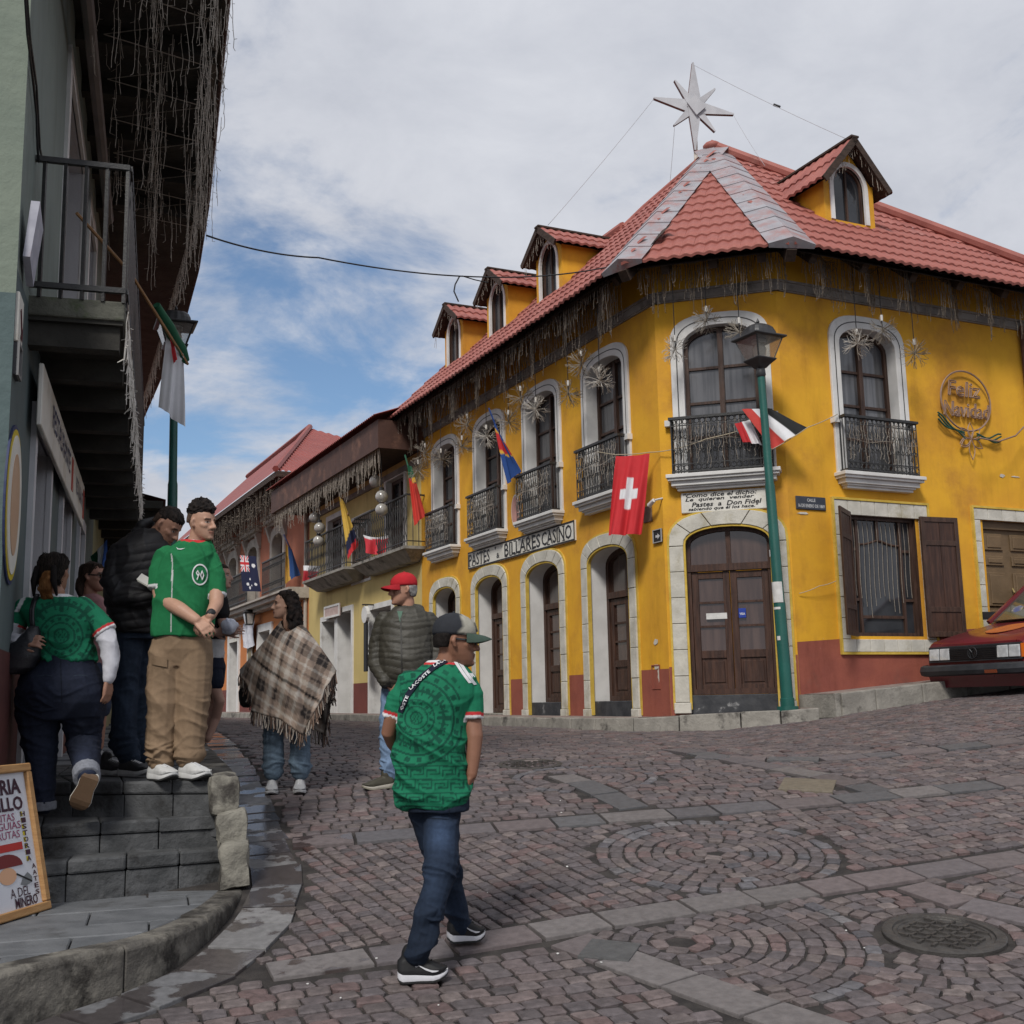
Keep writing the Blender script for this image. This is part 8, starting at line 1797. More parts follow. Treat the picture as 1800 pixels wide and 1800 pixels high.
def quilt(V,q,sp=11.,amp=.006): 
    ph=np.mod(q[:,1]-1040+3*np.sin((q[:,0]-650)*.07)+2*np.sin(q[:,1]*.11),sp)/sp; return amp*(np.sin(ph*math.pi)**.5-.6)+folds(V,8,.005,(.2,0,1),7,5,.5)
jk=p.cloth('jacket',mb,.008,lambda V,px,py:np.where(((np.mod(py-1040+3*np.sin((px-650)*.07)+2*np.sin(py*.11),11)<1.0))[:,None],np.array((.022,.020,.015)),np.array((.046,.042,.032))),NYLON,fold=quilt)
p.drape('jacket',[[(703+t*3,1082+t*128),(705.5+t*3,1082+t*128)] for t in np.linspace(0,1,20)],'zip',NYLON,(.02,.018,.014),.004,jk); p.drape('jacket',[[(703+w_*5*(1-t),1074+t*20) for w_ in (-1,0,1)] for t in np.linspace(0,1,6)],'undershirt',CLOTH,(.10,.17,.13),.005,jk)
mb=MB(); caps(mb,[P(697,1075,-.02),P(716,1070,.03),P(737,1072,0)],[.045,.05,.045],12); mkobj('collar',mb.v,mb.f,NYLON,jk,True,[(.046,.042,.032)]*len(mb.v))
mb=MB(); p.limb(mb,lgL); p.limb(mb,lgR); p.torso(mb,[(672,754,1195,0,.28),(674,752,1215,0,.28)],1.)
p.cloth('jeans',mb,.0075,jean((.17,.25,.38),2),DENIM,leg_folds(21,.012,[(1300,25,1.),(1350,14,1.7)]))
for (hx,tx,y0,dy) in ((692,656,1374,-.03),(742,722,1374,.02)):
    h_,t_=P(hx,y0,dy),P(tx,y0+6,dy-.08); h_[2]=float(ground(h_[0],h_[1])); t_[2]=float(ground(t_[0],t_[1])); d_=t_-h_; t_=h_+d_/np.linalg.norm(d_)*.265; p.shoe(h_,t_,wid=.10,H=.10,upper=(.055,.05,.035),sole=(.45,.42,.36),tread=(.3,.28,.22),sole_h=.03)
p.cap((.46,.022,.030),(.36,.018,.026),mat=CLOTH); em=MB(); c_=p.T(.072,.062,.078); n_=p.hR@np.array([.75,.6,.25]); n_/=np.linalg.norm(n_)
xx=np.cross(n_,V3(0,0,1)); xx/=np.linalg.norm(xx); yy=np.cross(xx,n_); em.prism([c_+n_*.006+xx*.026*math.cos(t)+yy*.018*math.sin(t) for t in np.linspace(0,6.28,17)[:-1]],n_*.003); mkobj('emblem',em.v,em.f,CLOTH,p.e,False,[(.10,.012,.02)]*len(em.v))
p.hair_shell((.20,.19,.185),[(-.055,-.03,-.100,.066),(-.02,.0,-.108,.077),(.03,.02,-.109,.080)],.002,70,4,.007,col2=(.36,.35,.34))
# ---------------------------------------------------------------- C: woman in the plaid poncho
p=Person('person','woman with long dark hair wearing a fringed brown plaid poncho',9.42,(505,1384)); P=p.P
p.head(P(501,1063,0),.225,math.radians(-102),0.,0.,skin=(.50,.30,.215),lips=(.20,.05,.05),neck=P(511,1102,.02))
p.torso(p.body,[(484,540,1112,.0,.16),(478,545,1160,.0,.24),(475,545,1215,.0,.25)],.9)
arR=[(538,1120,.0,9),(550,1158,-.0,8.5),(556,1184,-.08,7)]; p.limb(p.body,arR); p.hand(p.body,P(556,1186,-.08),P(552,1209,-.08)-P(556,1186,-.08),V3(.8,-.6,0),.16,.3,-1)
arL=[(484,1118,.0,9),(472,1155,-.0,8.5),(466,1185,-.0,7)]; p.limb(p.body,arL); p.hand(p.body,P(466,1187,.0),V3(-.1,-.2,-.9),V3(-.9,-.3,0),.16,.5,1)
lg1=[(487,1215,.0,22),(481,1270,0,19),(481,1315,0,17.5),(481,1345,0,18),(481,1356,0,17)]; lg2=[(525,1215,.0,22),(528,1270,0,19),(528,1315,0,17.5),(528,1345,0,18.5),(528,1356,0,17)]
for L_ in (lg1,lg2): p.limb(p.body,[(a,b,c,d*.7) for a,b,c,d in L_])
p.finish_body(.007)
mb=MB(); p.limb(mb,lg1); p.limb(mb,lg2); p.torso(mb,[(470,545,1195,0,.28),(467,548,1225,0,.28)],1.)
p.cloth('jeans',mb,.008,jean((.125,.175,.23),6),DENIM,leg_folds(31,.010,[(1345,14,1.6),(1300,24,.8)]))
for x in (478,527):
    h_,t_=P(x+1,1368,.08),P(x-1,1386,-.18); h_[2]=float(ground(h_[0],h_[1])); t_[2]=float(ground(t_[0],t_[1])); p.shoe(h_,t_,wid=.10,H=.10,upper=(.42,.42,.43),sole=(.62,.62,.62),tread=(.5,.5,.5),sole_h=.03,lace=(.6,.6,.6))
# poncho: neck ring -> shoulders -> square hem hung point-down
def plaid(V):
    X=V[:,0]-P(505,1100)[0]; Z=V[:,2]-P(505,1100)[2]; Yv=V[:,1]-P(505,1100)[1]
    a=.96*X-.24*Z; b=.55*X+.84*Z
    def st(t,off):
        t=np.mod(t+off,.40)/.40; c=np.tile(np.array((.31,.235,.185)),(len(t),1))
        c[(t>.02)&(t<.22)]=(.03,.025,.024); c[(t>.12)&(t<.15)]=(.17,.14,.12); c[(t>.30)&(t<.385)]=(.56,.51,.45); c[(t>.42)&(t<.47)]=(.022,.018,.018); c[(t>.56)&(t<.65)]=(.54,.49,.43); c[(t>.72)&(t<.76)]=(.09,.065,.055); c[(t>.86)&(t<.905)]=(.54,.49,.43); return c
    ca_,cb_=st(a,.09),st(b,.13); C=ca_*.5+cb_*.5; dk=(cb_.sum(1)<.07); C[dk]*=.5; return C
rows=[]; NA=176
nc=P(510,1100,.0)
HEM=[(0,588,1180,0.),(.10,584,1210,.12),(.2,572,1292,.2),(.3,520,1266,.25),(.4,452,1242,.16),(.5,420,1178,0.),(.56,437,1206,-.12),(.63,446,1250,-.20),(.72,496,1266,-.25),(.79,531,1292,-.24),(.86,554,1248,-.22),(.94,578,1202,-.12),(1.,588,1180,0.)]
ha=np.array(HEM)
for k,t in enumerate(np.linspace(0,1,84)):
    ring_=[]
    for j in range(NA):
        a=2*math.pi*j/NA; u=j/NA; ca,sa=math.cos(a),math.sin(a)
        top=nc+V3(.072*ca,.085*sa,.035+.02*sa-.075*max(0,-sa)**2)
        bot=P(np.interp(u,ha[:,0],ha[:,1]),np.interp(u,ha[:,0],ha[:,2]),np.interp(u,ha[:,0],ha[:,3]))
        sx_=.175*ca; sho=V3(nc[0]+sx_,nc[1]+.20*sa,nc[2]+.01-.10*abs(ca)-.06*abs(sa))
        p1=top*(1-t)**2+2*t*(1-t)*sho+bot*t*t
        bulge=.10*math.sin(math.pi*min(1,t*1.05))*(abs(sa)**.7); p1=p1+V3(0,math.copysign(bulge,sa),0)
        p1=p1+V3(ca*.6,sa,0)*t*(.016*math.sin(9*a+1.+1.5*t)+.009*math.sin(19*a+2*t))
        ring_.append(p1)
    rows.append(ring_)
mb=MB(); mb.ring(rows,False); V=np.array(mb.v); C=plaid(V); o=mkobj('poncho',V,mb.f,CLOTH,p.e,True,C,fixn=False); sm=o.modifiers.new('s','SOLIDIFY'); sm.thickness=.008; poncho=o
fr_=MB(); fc=[]; r=np.random.default_rng(5)
for j in range(NA*2):
    a=j/2; i0=int(a)%NA; i1=(i0+1)%NA; f=a-int(a); b=rows[-1][i0]*(1-f)+rows[-1][i1]*f; n0=len(fr_.v); L_=r.uniform(.085,.12); d1=V3(r.normal(0,.008),r.normal(0,.008),-L_*.5); fr_.tube([b,b+d1,b+d1+V3(r.normal(0,.01),r.normal(0,.01),-L_*.5)],.0042,4,False); cc=[(.23,.155,.115),(.40,.35,.30),(.06,.045,.04)][r.integers(3)]; fc+= [cc]*(len(fr_.v)-n0)
o=mkobj('fringe',fr_.v,fr_.f,CLOTH,poncho,True,fc,fixn=False); o['kind']='stuff'
mb=MB(); caps(mb,[P(437,1200,.05),P(434,1218,.05),P(433,1232,.05)],[.055,.07,.06],12); mkobj('handbag',mb.v,mb.f,NYLON,p.e,True,[(.012,.012,.014)]*len(mb.v))
mb=MB(); n_=p.T
def hx_(mb,T):
    r=np.random.default_rng(9)
    for k in range(46):
        a=r.uniform(-1.75,1.75); x0,y0=.075*math.sin(a),-.03-.075*math.cos(a)*.9; L_=r.uniform(.16,.30); pts=[T(x0*.8,y0*.6+.0,.10-.06*r.random())]
        for t in np.linspace(.2,1,6): pts.append(T(x0*(1.05+.5*t)+.012*math.sin(t*14+k),y0*(1.0+.35*t)+.014*math.cos(t*13+k)-.01,.06-L_*t))
        caps(mb,pts,[.016,.018,.018,.018,.017,.015,.010],6)
p.hair_shell((.011,.009,.009),[(-.01,.0,-.112,.080),(.03,.052,-.116,.086),(.06,.074,-.116,.086),(.09,.070,-.102,.076),(.115,.045,-.075,.056),(.128,.0,-.03,.02)],.0025,60,5,.007,hx_,col2=(.022,.015,.013))
p.strands([(-.03,.0,-.112,.082),(.0,.02,-.114,.084),(.03,.052,-.116,.086),(.06,.074,-.116,.086),(.09,.070,-.102,.076),(.115,.045,-.075,.056)],260,(.008,.007,.007),(.035,.026,.022),5,a0=2.6,a1=6.8,drop=.22,wav=.008)
# ---------------------------------------------------------------- D: young man in the green 90 shirt
p=Person('person','young man with curly hair in a green shirt numbered 90 and khaki cargo trousers',7.46,(310,1362)); P=p.P
p.head(P(355,920,0),.228,math.radians(115),math.radians(-4),0.,skin=(.43,.25,.175),stubble=.18,moust=.6,neck=P(343,958,.03),w=1.0)
p.torso(p.body,[(290,372,975,.0,.2),(285,372,1040,.0,.22),(280,368,1110,.0,.23)],.9)
a1=[(287,985,.0,16),(281,1028,-.02,15.5),(284,1052,-.06,14.5),(318,1072,-.17,12.5),(345,1090,-.22,9.5)]; a2=[(374,990,.0,15),(381,1040,-.04,13.5),(380,1062,-.09,12),(370,1082,-.19,9)]
p.limb(p.body,a1); p.limb(p.body,a2)
p.hand(p.body,P(346,1091,-.22),P(366,1108,-.25)-P(346,1091,-.22),V3(.2,-.8,.5),.165,.75,-1); p.hand(p.body,P(369,1084,-.19),P(342,1110,-.20)-P(369,1084,-.17),V3(-.2,-.8,.4),.165,.8,1)
k1=[(298,1128,.0,31),(291,1180,0,31),(288,1240,-.01,29),(285,1290,-.01,26),(284,1325,-.01,23),(284,1340,-.02,19)]; k2=[(343,1128,.0,30),(341,1180,0,31),(338,1240,0,29),(334,1290,0,26),(332,1322,0,24),(331,1336,0,19)]
for L_ in (k1,k2): p.limb(p.body,[(a,b,c,d*.6) for a,b,c,d in L_])
p.finish_body(.006)
GD=np.array((.014,.150,.055))
mb=MB(); p.torso(mb,[(318,372,953,.02,.15),(302,376,961,.01,.21),(286,380,978,.0,.25),(278,378,1010,.0,.29),(272,376,1050,.0,.30),(268,373,1090,.0,.30),(266,371,1112,.0,.29),(267,370,1119,.0,.28)],1.)
p.limb(mb,[(294,975,.0,18),(282,1002,-.01,20),(281,1034,-.02,20.5)],flat=True); p.limb(mb,[(369,982,.0,15),(380,1010,-.02,16),(382,1048,-.04,14.5)],flat=True)
def cD(V,px,py):
    C=np.tile(GD,(len(V),1)); 
    for a_,b_,r_ in ((P(282,1002,-.01),P(281,1034,-.02),.083),(P(380,1010,-.02),P(382,1048,-.04),.062)): t_,d_=seg(V,a_,b_); C[(t_>.88)&(t_<1.12)&(d_<r_)]=WH
    dn=np.hypot(V[:,0]-P(343,958)[0],V[:,1]-P(343,958,.02)[1])
    C[(dn<.098)&(py<972)]=RD2; C[(dn<.074)&(py<972)]=WH*.8; C[(np.abs(px-303+((py-980)*.02))<1.1)&(py>975)&(py<1112)]=WH*.8; return C
sh=p.cloth('shirt',mb,.006,cD,fold=lambda V,q:folds(V,13,.012,(.8,.2,.35),4.,6,.35)+folds(V,15,.004,(.3,.1,.9),9,4,.5))
cx,cy=351.5,1010
p.drape('shirt',[[(cx+(13.2+w_)*math.cos(t),cy+(17.6+w_*1.2)*math.sin(t)) for w_ in (-1.1,1.1)] for t in np.linspace(0,2*math.pi,41)],'number_ring',CLOTH,WH,.006,sh)
p.drape_text('shirt','90',(344,1020),(1,.06),(0,-1),15,19,'number',WV,.008,.018,0,sh)
sw=[(309.5,960.5),(312,964.5),(318,965),(325.5,962.5),(318,963.2),(313.5,963.2)]; V_=[p.hit('shirt',a,b+1,.007) for a,b in sw]
if all(q is not None for q in V_): mkobj('chest_mark',V_,[(0,1,5),(1,2,4,5),(2,3,4)],CLOTH,sh,False,[WH]*6,fixn=False)
mb=MB(); p.limb(mb,k1); p.limb(mb,k2); p.torso(mb,[(276,362,1100,0,.23),(273,366,1118,0,.25),(267,371,1142,0,.25),(274,366,1172,0,.19)],1.)
kh=p.cloth('cargo_trousers',mb,.007,lambda V,px,py:np.tile(np.array((.225,.155,.098)),(len(V),1))*(1+.05*np.sin(V@np.array((17,9,23)))[:,None]),CLOTH,leg_folds(41,.017,[(1325,18,1.2),(1250,30,.35)],7.))
PKC=(.20,.137,.086)
p.drape('cargo_trousers',[[(266+t*28,1152+t*4),(266+t*28,1168+t*5)] for t in np.linspace(0,1,9)],'pocket_flap',CLOTH,PKC,.010,kh)
p.drape('cargo_trousers',[[(268+t*25,1170+t*5),(267+t*25,1215+t*3)] for t in np.linspace(0,1,9)],'cargo_pocket',CLOTH,(.215,.148,.093),.006,kh)
for (hx,hy,tx,ty) in ((268,1352,300,1369),(322,1350,360,1366)):
    h_,t_=P(hx,hy,.03),P(tx,ty,-.16); h_[2]=LANDZ+.004;t_[2]=LANDZ+.004; d_=t_-h_; t_=h_+d_/np.linalg.norm(d_)*.30; p.shoe(h_,t_,wid=.115,H=.115,upper=(.52,.52,.51),sole=(.62,.62,.61),tread=(.03,.03,.03),sole_h=.04,lace=(.66,.66,.66))
mb=MB(); w0=P(369,1082,-.19); caps(mb,[w0+V3(.008,0,.016),w0+V3(.0,0,.002)],[.030,.030],12); mkobj('watch',mb.v,mb.f,SHOEM,p.e,True,[(.02,.02,.022)]*len(mb.v))
def curly(mb,T):
    r=np.random.default_rng(4)
    for k in range(260):
        a=r.uniform(0,6.28); rad=r.random()**.4; x,y=.080*rad*math.cos(a),-.014+.098*rad*math.sin(a); z=.134+.028*(1-rad**2)-.045*rad**3+r.normal(0,.006); mb.ball(T(x,y,z),r.uniform(.007,.014),6,5)
p.hair_shell((.010,.008,.008),[(.055,.060,-.106,.078),(.075,.076,-.108,.081),(.105,.080,-.108,.082),(.128,.068,-.094,.072),(.145,.03,-.05,.04)],.005,110,6,.005,curly,col2=(.026,.020,.018))
p.hair_shell((.10,.062,.045),[(.0,-.03,-.099,.0745),(.03,.0,-.106,.078),(.06,.03,-.105,.0775)],.0008,90,7,.006,name='hair_fade')
# ---------------------------------------------------------------- E: man in the black puffer jacket looking down
p=Person('person','man in a black puffer jacket and dark jeans looking down beside the green wall',7.95,(225,1345)); P=p.P
p.head(P(294,925,0),.245,math.radians(100),math.radians(-38),0.,skin=(.33,.175,.12),stubble=.3,neck=P(262,955,.02),w=1.05)
p.torso(p.body,[(205,280,965,.0,.22),(200,285,1040,.0,.26),(205,275,1105,.0,.26)],.88)
e1=[(212,975,-.06,19),(200,1020,-.1,19),(215,1050,-.16,17),(255,1052,-.22,13),(275,1045,-.24,9)]; e2=[(276,975,.12,16),(290,1020,.1,15),(292,1050,.0,12)]
p.limb(p.body,e1,.75); p.limb(p.body,e2,.75); p.hand(p.body,P(276,1045,-.24),V3(.8,-.1,.25),V3(0,-.9,.3),.18,.5,1)
j1=[(228,1110,-.02,26),(222,1180,-.03,24),(218,1250,-.02,22),(216,1305,-.01,20),(228,1332,-.02,19)]; j2=[(258,1110,.08,26),(256,1180,.09,23),(250,1250,.1,21),(246,1300,.1,19),(246,1325,.1,18)]
for L_ in (j1,j2): p.limb(p.body,[(a,b,c,d*.65) for a,b,c,d in L_])
p.finish_body(.0075)
mb=MB(); p.torso(mb,[(240,292,932,.03,.17),(222,296,942,.02,.24),(198,298,962,.0,.32),(188,298,995,.0,.36),(184,296,1030,.0,.38),(188,290,1065,.0,.38),(202,282,1100,.0,.36),(210,276,1113,.0,.33)],1.); p.limb(mb,e1,1.2); p.limb(mb,e2,1.2)
p.cloth('puffer_jacket',mb,.008,(.0125,.0115,.013),NYLON,fold=lambda V,q:.009*(np.sin(np.mod(q[:,1]-930+.18*(q[:,0]-190)+3*np.sin(q[:,1]*.07),17)/17*math.pi)**.5-.6)+folds(V,17,.006,(.3,.1,.9),9,5,.5))
mb=MB(); caps(mb,[P(243,938,.0),P(262,934,.08),P(290,944,.06)],[.055,.06,.05],12); caps(mb,[P(250,924,.0),P(268,920,.08),P(286,932,.06)],[.045,.05,.045],12); p.cloth('collar',mb,.008,(.0125,.0115,.013),NYLON)
mb=MB(); p.limb(mb,j1); p.limb(mb,j2); p.torso(mb,[(206,280,1095,0.02,.30),(203,283,1125,.02,.31)],1.)
p.cloth('jeans',mb,.0085,jean((.020,.030,.050),8,fade=[(222,1230,16,40,1.5)]),DENIM,leg_folds(51,.013,[(1310,20,1.6),(1220,40,.7)]))
for (hx,hy,tx,ty,dy) in ((176,1332,214,1340,.15),(214,1336,256,1352,0.)):
    h_,t_=P(hx,hy,dy),P(tx,ty,dy-.14); h_[2]=t_[2]=LANDZ+.01; d_=t_-h_; t_=h_+d_/np.linalg.norm(d_)*.29; p.shoe(h_,t_,wid=.105,H=.11,upper=(.03,.03,.032),sole=(.50,.50,.49),tread=(.4,.4,.4),sole_h=.035,lace=(.55,.55,.55))
p.hair_shell((.011,.009,.008),[(.03,.055,-.106,.078),(.06,.085,-.110,.082),(.09,.080,-.100,.076),(.115,.055,-.080,.058),(.135,.0,-.03,.02)],.004,85,8,.0065,col2=(.024,.018,.016)); p.hair_shell((.05,.032,.024),[(-.02,-.04,-.099,.073),(.02,-.01,-.105,.077),(.05,.03,-.105,.077)],.0008,90,9,.0065,name='hair_fade')
mb=MB(); a_=P(262,1040,-.34); mb.hexa([P(240,1018,-.30),P(272,1036,-.34),P(274,1040,-.34),P(242,1022,-.30)]+[q+V3(.0,.10,.05) for q in (P(240,1018,-.30),P(272,1036,-.34),P(274,1040,-.34),P(242,1022,-.30))]); o=mb.build('brochure',CREAM,None); tag(o,'cream folded brochure held by the man in the black puffer jacket','brochure')
# ---------------------------------------------------------------- F: woman climbing the steps in a green jersey
p=Person('person','woman in a green patterned jersey climbing the steps with a black shoulder bag',7.12,(105,1432)); P=p.P
p.head(P(96,1006,0),.235,math.radians(8),math.radians(2),0.,skin=(.30,.16,.11),neck=P(97,1045,-.02))
p.torso(p.body,[(50,150,1065,.0,.2),(62,162,1120,.0,.23),(62,168,1180,.0,.27)],.9)
f1=[(38,1072,.0,15),(20,1105,-.02,15.5),(14,1128,-.08,14),(36,1130,-.16,11)]; f2=[(152,1072,.0,15),(178,1108,.0,15.5),(192,1140,-.02,14),(194,1172,-.04,11.5),(190,1196,-.05,9)]
p.limb(p.body,f1,.8); p.limb(p.body,f2,.82); p.hand(p.body,P(190,1198,-.05),V3(-.05,.1,-1),V3(.9,-.3,0),.165,.6,-1); p.hand(p.body,P(38,1130,-.16),V3(.8,-.3,.1),V3(0,-.8,.5),.165,.6,1)
q1=[(74,1198,.0,41),(69,1255,.0,38),(71,1310,.0,28),(74,1365,.0,22),(76,1412,.0,19)]; q2=[(140,1198,.0,41),(145,1255,.02,37),(146,1302,.06,29),(150,1335,-.06,23),(152,1362,-.20,19)]
for L_ in (q1,q2): p.limb(p.body,[(a,b,c,d*.7) for a,b,c,d in L_])
p.finish_body(.007)
mb=MB(); p.torso(mb,[(70,122,1046,-.01,.14),(52,146,1055,.0,.20),(33,160,1072,.0,.25),(52,164,1100,.0,.27),(68,162,1130,.0,.27),(72,164,1150,.0,.28),(74,168,1162,.0,.29)],1.); p.limb(mb,[(46,1066,.0,18),(31,1082,.0,19),(23,1104,-.01,20)],flat=True); p.limb(mb,[(146,1066,.0,18),(167,1086,.0,19),(185,1112,.0,20)],flat=True)
def cF(V,px,py):
    m=aztec(px,py,108,1118,.235)*((px>62)&(px<166)&(py>1050))[:,None]*.8; C=G1*(1-m)+G2*m
    t1_,d1_=seg(V,P(31,1082),P(23,1104,-.01)); t2_,d2_=seg(V,P(167,1086),P(185,1112)); ta=((px-46)*(23-46)+(py-1066)*(1104-1066))/(23**2+38**2); tb_=((px-146)*39+(py-1066)*46)/(39**2+46**2); C[(d1_<.075)&(t1_>.72)]=RD2; C[(d1_<.075)&(t1_>.90)]=WH; C[(d2_<.075)&(t2_>.76)]=RD2; C[(d2_<.075)&(t2_>.90)]=WH; C[(py<1049)]=WH
    C[(np.abs(px-30-(1075-py)*.45)<4)&(py<1075)&(px<50)]=WH; return C
p.cloth('shirt',mb,.0065,cF,fold=lambda V,q:folds(V,23,.012,(.15,.1,1),7.,6,.3)*np.clip((q[:,1]-1060)/60,.3,1.2))
mb=MB(); p.limb(mb,[(24,1098,-.01,17),(15,1122,-.06,17),(34,1130,-.15,13)]); p.cloth('undersleeve',mb,.0075,(.50,.50,.54),fold=lambda V,q:folds(V,25,.006,(.4,.2,.8),9,4,.4))
mb=MB(); p.limb(mb,[(182,1104,.0,17.5),(193,1140,-.02,16.5),(195,1172,-.04,13.5),(191,1193,-.05,11)]); p.cloth('undersleeve',mb,.0075,(.50,.50,.54),fold=lambda V,q:folds(V,26,.007,(.2,.2,.9),9,4,.4))
mb=MB(); p.limb(mb,q1); p.limb(mb,q2); p.torso(mb,[(82,160,1146,0,.24),(66,168,1170,-.005,.30),(41,179,1194,-.015,.37),(31,182,1212,-.02,.38),(33,182,1235,-.02,.34),(44,176,1262,-.01,.24)],1.)
je=p.cloth('jeans',mb,.0075,jean((.013,.017,.032),12,fade=[(75,1380,14,40,1.5),(150,1345,16,20,1.8)]),DENIM,leg_folds(61,.012,[(1245,25,.9),(1300,30,.8),(1395,18,1.)]))
p.drape('jeans',[[(106+t*2,1160+t*75),(107.2+t*2,1160+t*75)] for t in np.linspace(0,1,12)],'seam',DENIM,(.006,.008,.014),.003,je)
for x0 in (66,128): p.drape('jeans',[[(x0+t*26,1188-2*math.sin(t*3.1)),(x0+t*26,1189.3-2*math.sin(t*3.1))] for t in np.linspace(0,1,8)],'pocket_seam',DENIM,(.03,.04,.06),.003,je)
for a_,b_ in ((P(75,1408,.0),P(75.5,1425,.0)),(P(151,1352,-.15),P(153,1368,-.225))):
    mb=MB(); mb.tube([a_,a_+(b_-a_)*.1,b_],[.060,.080,.078],16); p.cloth('cuff',mb,.008,(.20,.21,.24),DENIM)
h_,t_=P(62,1436,-.06),P(92,1432,.17); h_[2]=t_[2]=.672; p.shoe(h_,t_,wid=.10,H=.10,upper=(.42,.42,.43),sole=(.58,.57,.54),tread=(.14,.09,.05),sole_h=.032)
hl=P(161,1362,-.26); tp=P(133,1426,-.22); p.shoe(hl,tp,up=(-.15,.9,.35),wid=.118,H=.10,upper=(.42,.42,.43),sole=(.58,.56,.52),tread=(.115,.07,.04),sole_h=.034)
def pony(mb,T):
    for k in range(9): caps(mb,[T(.012*math.sin(k)+.01,-.10,-.01-.003*k),T(.02*math.sin(k*2.)+.012,-.125,-.05),T(.03*math.sin(k*2.3)+.012,-.125,-.11),T(.035*math.sin(k*1.7)+.01,-.105,-.17)],[.020,.024,.022,.010],7)
p.hair_shell((.011,.009,.009),[(-.045,-.03,-.100,.070),(-.01,.02,-.112,.080),(.03,.06,-.116,.086),(.06,.085,-.116,.086),(.09,.072,-.102,.077),(.115,.045,-.075,.056),(.128,.0,-.03,.02)],.003,70,10,.007,col2=(.024,.018,.016))
_fr=[(-.045,-.03,-.100,.070),(-.01,.02,-.112,.080),(.03,.06,-.116,.086),(.06,.085,-.116,.086),(.09,.072,-.102,.077),(.115,.045,-.075,.056)]
p.strands(_fr,420,(.009,.008,.008),(.035,.026,.022),3,drop=.05)
p.hair_shell((.13,.055,.018),None,.003,70,11,.007,pony,'ponytail',(.20,.095,.035))
mb=MB(); 
for k in (-1,1): caps(mb,[p.T(.055*k,-.11,.02),p.T(.065*k,-.125,-.06),p.T(.075*k+.01,-.12,-.15)],[.018,.02,.008],7)
o=mkobj('hair_strands',mb.v,mb.f,HAIRM,p.e,True,[(.011,.009,.009)]*len(mb.v))
# bag
bg_=E('shoulder_bag',P(35,1185,-.1),'black leather shoulder bag hanging on the climbing woman','bag')
mb=MB(); Y_=p.Y; p.torso(mb,[(56,70,1100,-.12,.06),(44,72,1112,-.13,.11),(20,72,1132,-.14,.15),(0,70,1155,-.14,.16),(-6,58,1175,-.14,.15),(-2,36,1184,-.14,.11)],1.); V,F=remesh(mb,.008,2); N_=normals(V,F); V=V+N_*folds(V,71,.006,(.5,.2,.6),7,4,.5)[:,None]
mkobj('bag_body',V,F,M('black leather',(.014,.014,.018),(.02,.02,.024),scale=20.,rough=.42,spec=.5,bump=.2,bscale=80.),bg_,True,fixn=False)
sm_=[]
for w_ in (-1.6,1.6):
    pts=[]
    for (px,py) in ((66,1046),(60,1056),(56,1072),(56,1090),(58,1106)):
        h=p.hit('shirt',px+w_,py,.012); pts.append(h if h is not None else P(px+w_,py,-.15))
    mb=MB(); mb.tube(pts,.011,6); mb.build('strap',MATS['black leather'],bg_,True)
# ---------------------------------------------------------------- G: woman with sunglasses behind
p=Person('person','woman with sunglasses and a faded pink top behind the climbing woman',8.75,(170,1318)); P=p.P
p.head(P(164,1014,0),.225,math.radians(98),0.,0.,skin=(.33,.17,.12),lips=(.24,.07,.07),neck=P(158,1052,.02))
p.torso(p.body,[(130,186,1058,0,.18),(130,190,1110,0,.22),(128,192,1170,0,.24)],.9); g1=[(188,1070,.05,10),(194,1110,.05,9),(190,1150,.0,8)]; g2=[(132,1070,-.05,10),(128,1110,-.05,9),(132,1150,-.05,8)]; p.limb(p.body,g1); p.limb(p.body,g2); p.hand(p.body,P(190,1152,0),V3(0,0,-1),V3(.9,0,0),.16,.4,1); p.hand(p.body,P(132,1152,-.05),V3(0,0,-1),V3(-.9,0,0),.16,.4,-1)
l1=[(148,1180,0,15),(148,1240,0,13),(150,1290,0,10),(150,1312,0,8)]; l2=[(176,1180,0,15),(176,1240,0,13),(174,1290,0,10),(174,1312,0,8)]; p.limb(p.body,l1); p.limb(p.body,l2); p.finish_body(.008)
mb=MB(); p.torso(mb,[(146,174,1046,.0,.12),(134,186,1056,.0,.19),(126,194,1075,0,.24),(128,192,1120,0,.26),(124,196,1175,0,.28)],1.); p.cloth('top',mb,.009,(.30,.16,.16),fold=lambda V,q:folds(V,81,.008,(.4,.1,.8),5,5,.4))
mb=MB(); p.torso(mb,[(126,194,1165,0,.28),(124,196,1200,0,.3)],1.); p.limb(mb,[(148,1195,0,20),(148,1245,0,19)]); p.limb(mb,[(176,1195,0,20),(176,1245,0,19)]); p.cloth('shorts',mb,.009,(.04,.05,.08),DENIM)
for x in (150,175): h_,t_=P(x-12,1314,.02),P(x+14,1318,-.05); h_[2]=t_[2]=landz(2.2)+.004; d_=t_-h_; t_=h_+d_/np.linalg.norm(d_)*.25; p.shoe(h_,t_,upper=(.3,.3,.3))
p.strands([(-.06,-.045,-.105,.066),(-.02,.0,-.112,.079),(.03,.055,-.114,.084),(.07,.078,-.110,.082),(.10,.06,-.09,.068)],260,(.018,.012,.010),(.06,.038,.027),4,drop=.06)
p.sunglasses(); p.hair_shell((.022,.014,.011),[(-.06,-.045,-.105,.066),(-.02,.0,-.112,.079),(.03,.055,-.114,.084),(.07,.078,-.110,.082),(.10,.06,-.09,.068),(.125,.0,-.03,.02)],.0025,70,12,.008,lambda mb,T:[caps(mb,[T(.05*k,-.08,-.03),T(.055*k,-.085,-.10),T(.05*k,-.07,-.16)],[.035,.035,.02],8) for k in (-1,0,1)],col2=(.045,.028,.02))
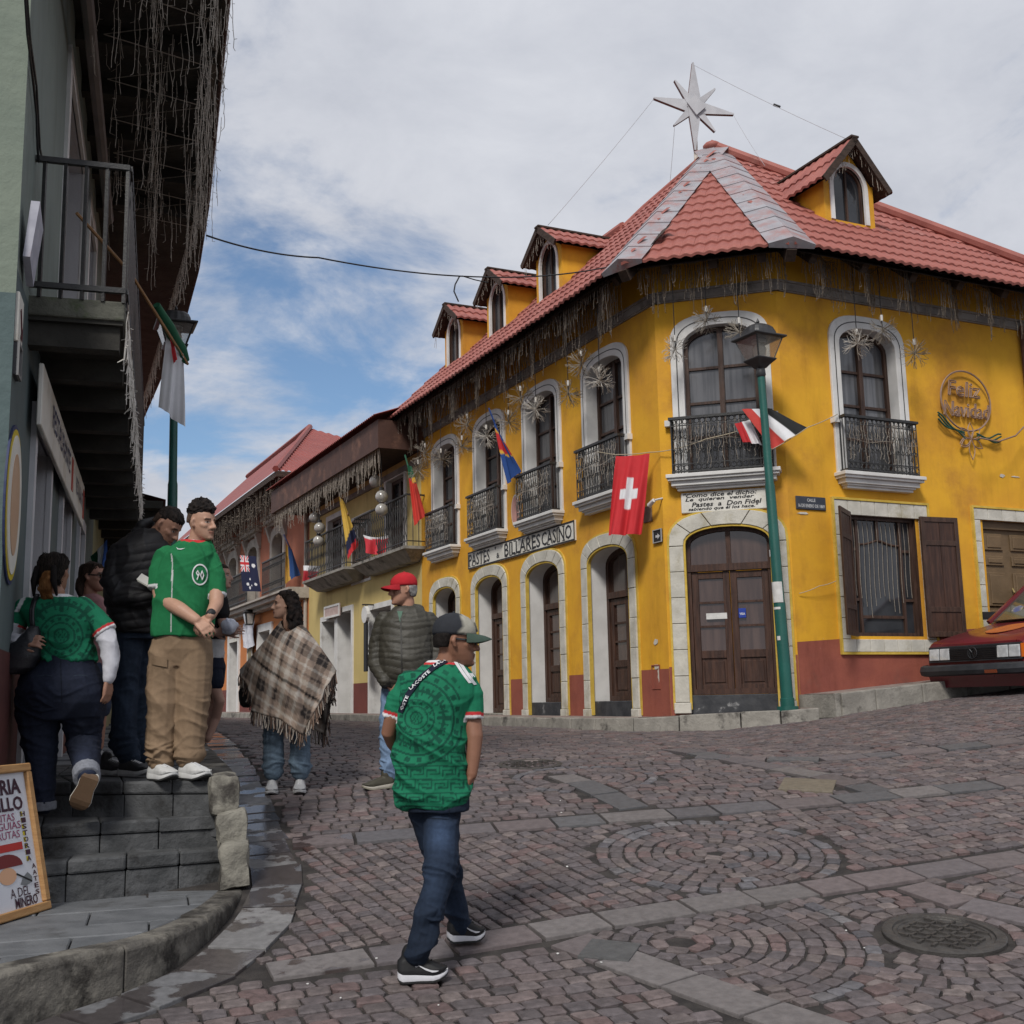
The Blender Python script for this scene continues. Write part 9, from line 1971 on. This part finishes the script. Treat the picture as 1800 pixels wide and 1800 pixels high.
# ---------------------------------------------------------------- H: man in shorts beyond
p=Person('person','man in a black shirt and navy shorts standing behind the young man numbered 90',10.9,(372,1316)); P=p.P; zb=float(ground(*P(372,1316)[:2]))
p.head(P(388,1013,0),.235,math.radians(92),0.,0.,skin=(.42,.25,.19),brow=(.1,.06,.04),neck=P(383,1042,.02))
p.torso(p.body,[(358,394,1060,0,.2),(358,394,1110,0,.22),(358,392,1160,0,.22)],.9); h1=[(390,1062,-.08,10),(392,1095,-.1,9),(400,1112,-.2,7)]; h2=[(362,1062,.08,10),(362,1095,.05,8.5),(378,1112,-.15,7)]; p.limb(p.body,h1); p.limb(p.body,h2); p.hand(p.body,P(400,1112,-.2),V3(.7,-.3,.15),V3(.2,-.9,.2),.18,.6,1); p.hand(p.body,P(378,1112,-.15),V3(.8,-.3,.05),V3(.2,-.9,.2),.18,.6,1)
l1=[(370,1160,-.03,14),(376,1205,-.06,11),(386,1232,-.02,9.5),(379,1262,.05,8.5),(366,1298,.02,6)]; l2=[(380,1160,.05,14),(376,1210,.08,11),(370,1250,.1,9),(364,1300,.1,6)]; p.limb(p.body,l1); p.limb(p.body,l2); p.finish_body(.008)
mb=MB(); p.torso(mb,[(366,396,1036,.0,.14),(356,396,1050,0,.22),(354,396,1080,0,.26),(356,394,1130,0,.26),(356,392,1158,0,.25)],1.); p.limb(mb,[(388,1056,-.08,13),(391,1080,-.09,13)]); p.limb(mb,[(362,1056,.08,13),(362,1080,.07,13)]); p.cloth('shirt',mb,.009,lambda V,px,py:np.where((py>1124)[:,None],np.array((.42,.42,.42)),np.array((.013,.013,.014))),fold=lambda V,q:folds(V,83,.007,(.3,.1,.9),5,5,.4))
mb=MB(); p.torso(mb,[(356,392,1150,0,.25),(354,394,1175,0,.27)],1.); p.limb(mb,[(372,1170,-.03,17),(378,1200,-.05,16)]); p.limb(mb,[(380,1170,.05,17),(378,1200,.07,16)]); p.cloth('shorts',mb,.009,(.012,.016,.03),CLOTH)
for (hx,tx,dy) in ((354,372,.02),(352,368,.12)): h_,t_=P(hx,1308,dy),P(tx,1315,dy-.08); h_[2]=zb;t_[2]=zb; d_=t_-h_; t_=h_+d_/np.linalg.norm(d_)*.28; p.shoe(h_,t_,upper=(.45,.45,.46),sole=(.6,.6,.6),lace=(.1,.1,.1))
p.hair_shell((.035,.022,.015),[(.02,.03,-.104,.077),(.06,.078,-.108,.080),(.09,.07,-.098,.074),(.115,.04,-.07,.05),(.126,.0,-.03,.02)],.0025,80,13,.008)
mb=MB(); c_=P(402,1103,-.28); mb.ball(c_,(.07,.05,.075),10,7); V,F=remesh(mb,.01,1); V=V+normals(V,F)*folds(V,91,.03,(1,1,1),9,5,.8)[:,None]; o=mkobj('plastic_bag',V,F,M('clear plastic bag',(.40,.42,.50),(.60,.62,.68),scale=14.,rough=.2,spec=.6),None,True,fixn=False); tag(o,'crumpled plastic bag held by the man in navy shorts','plastic bag')
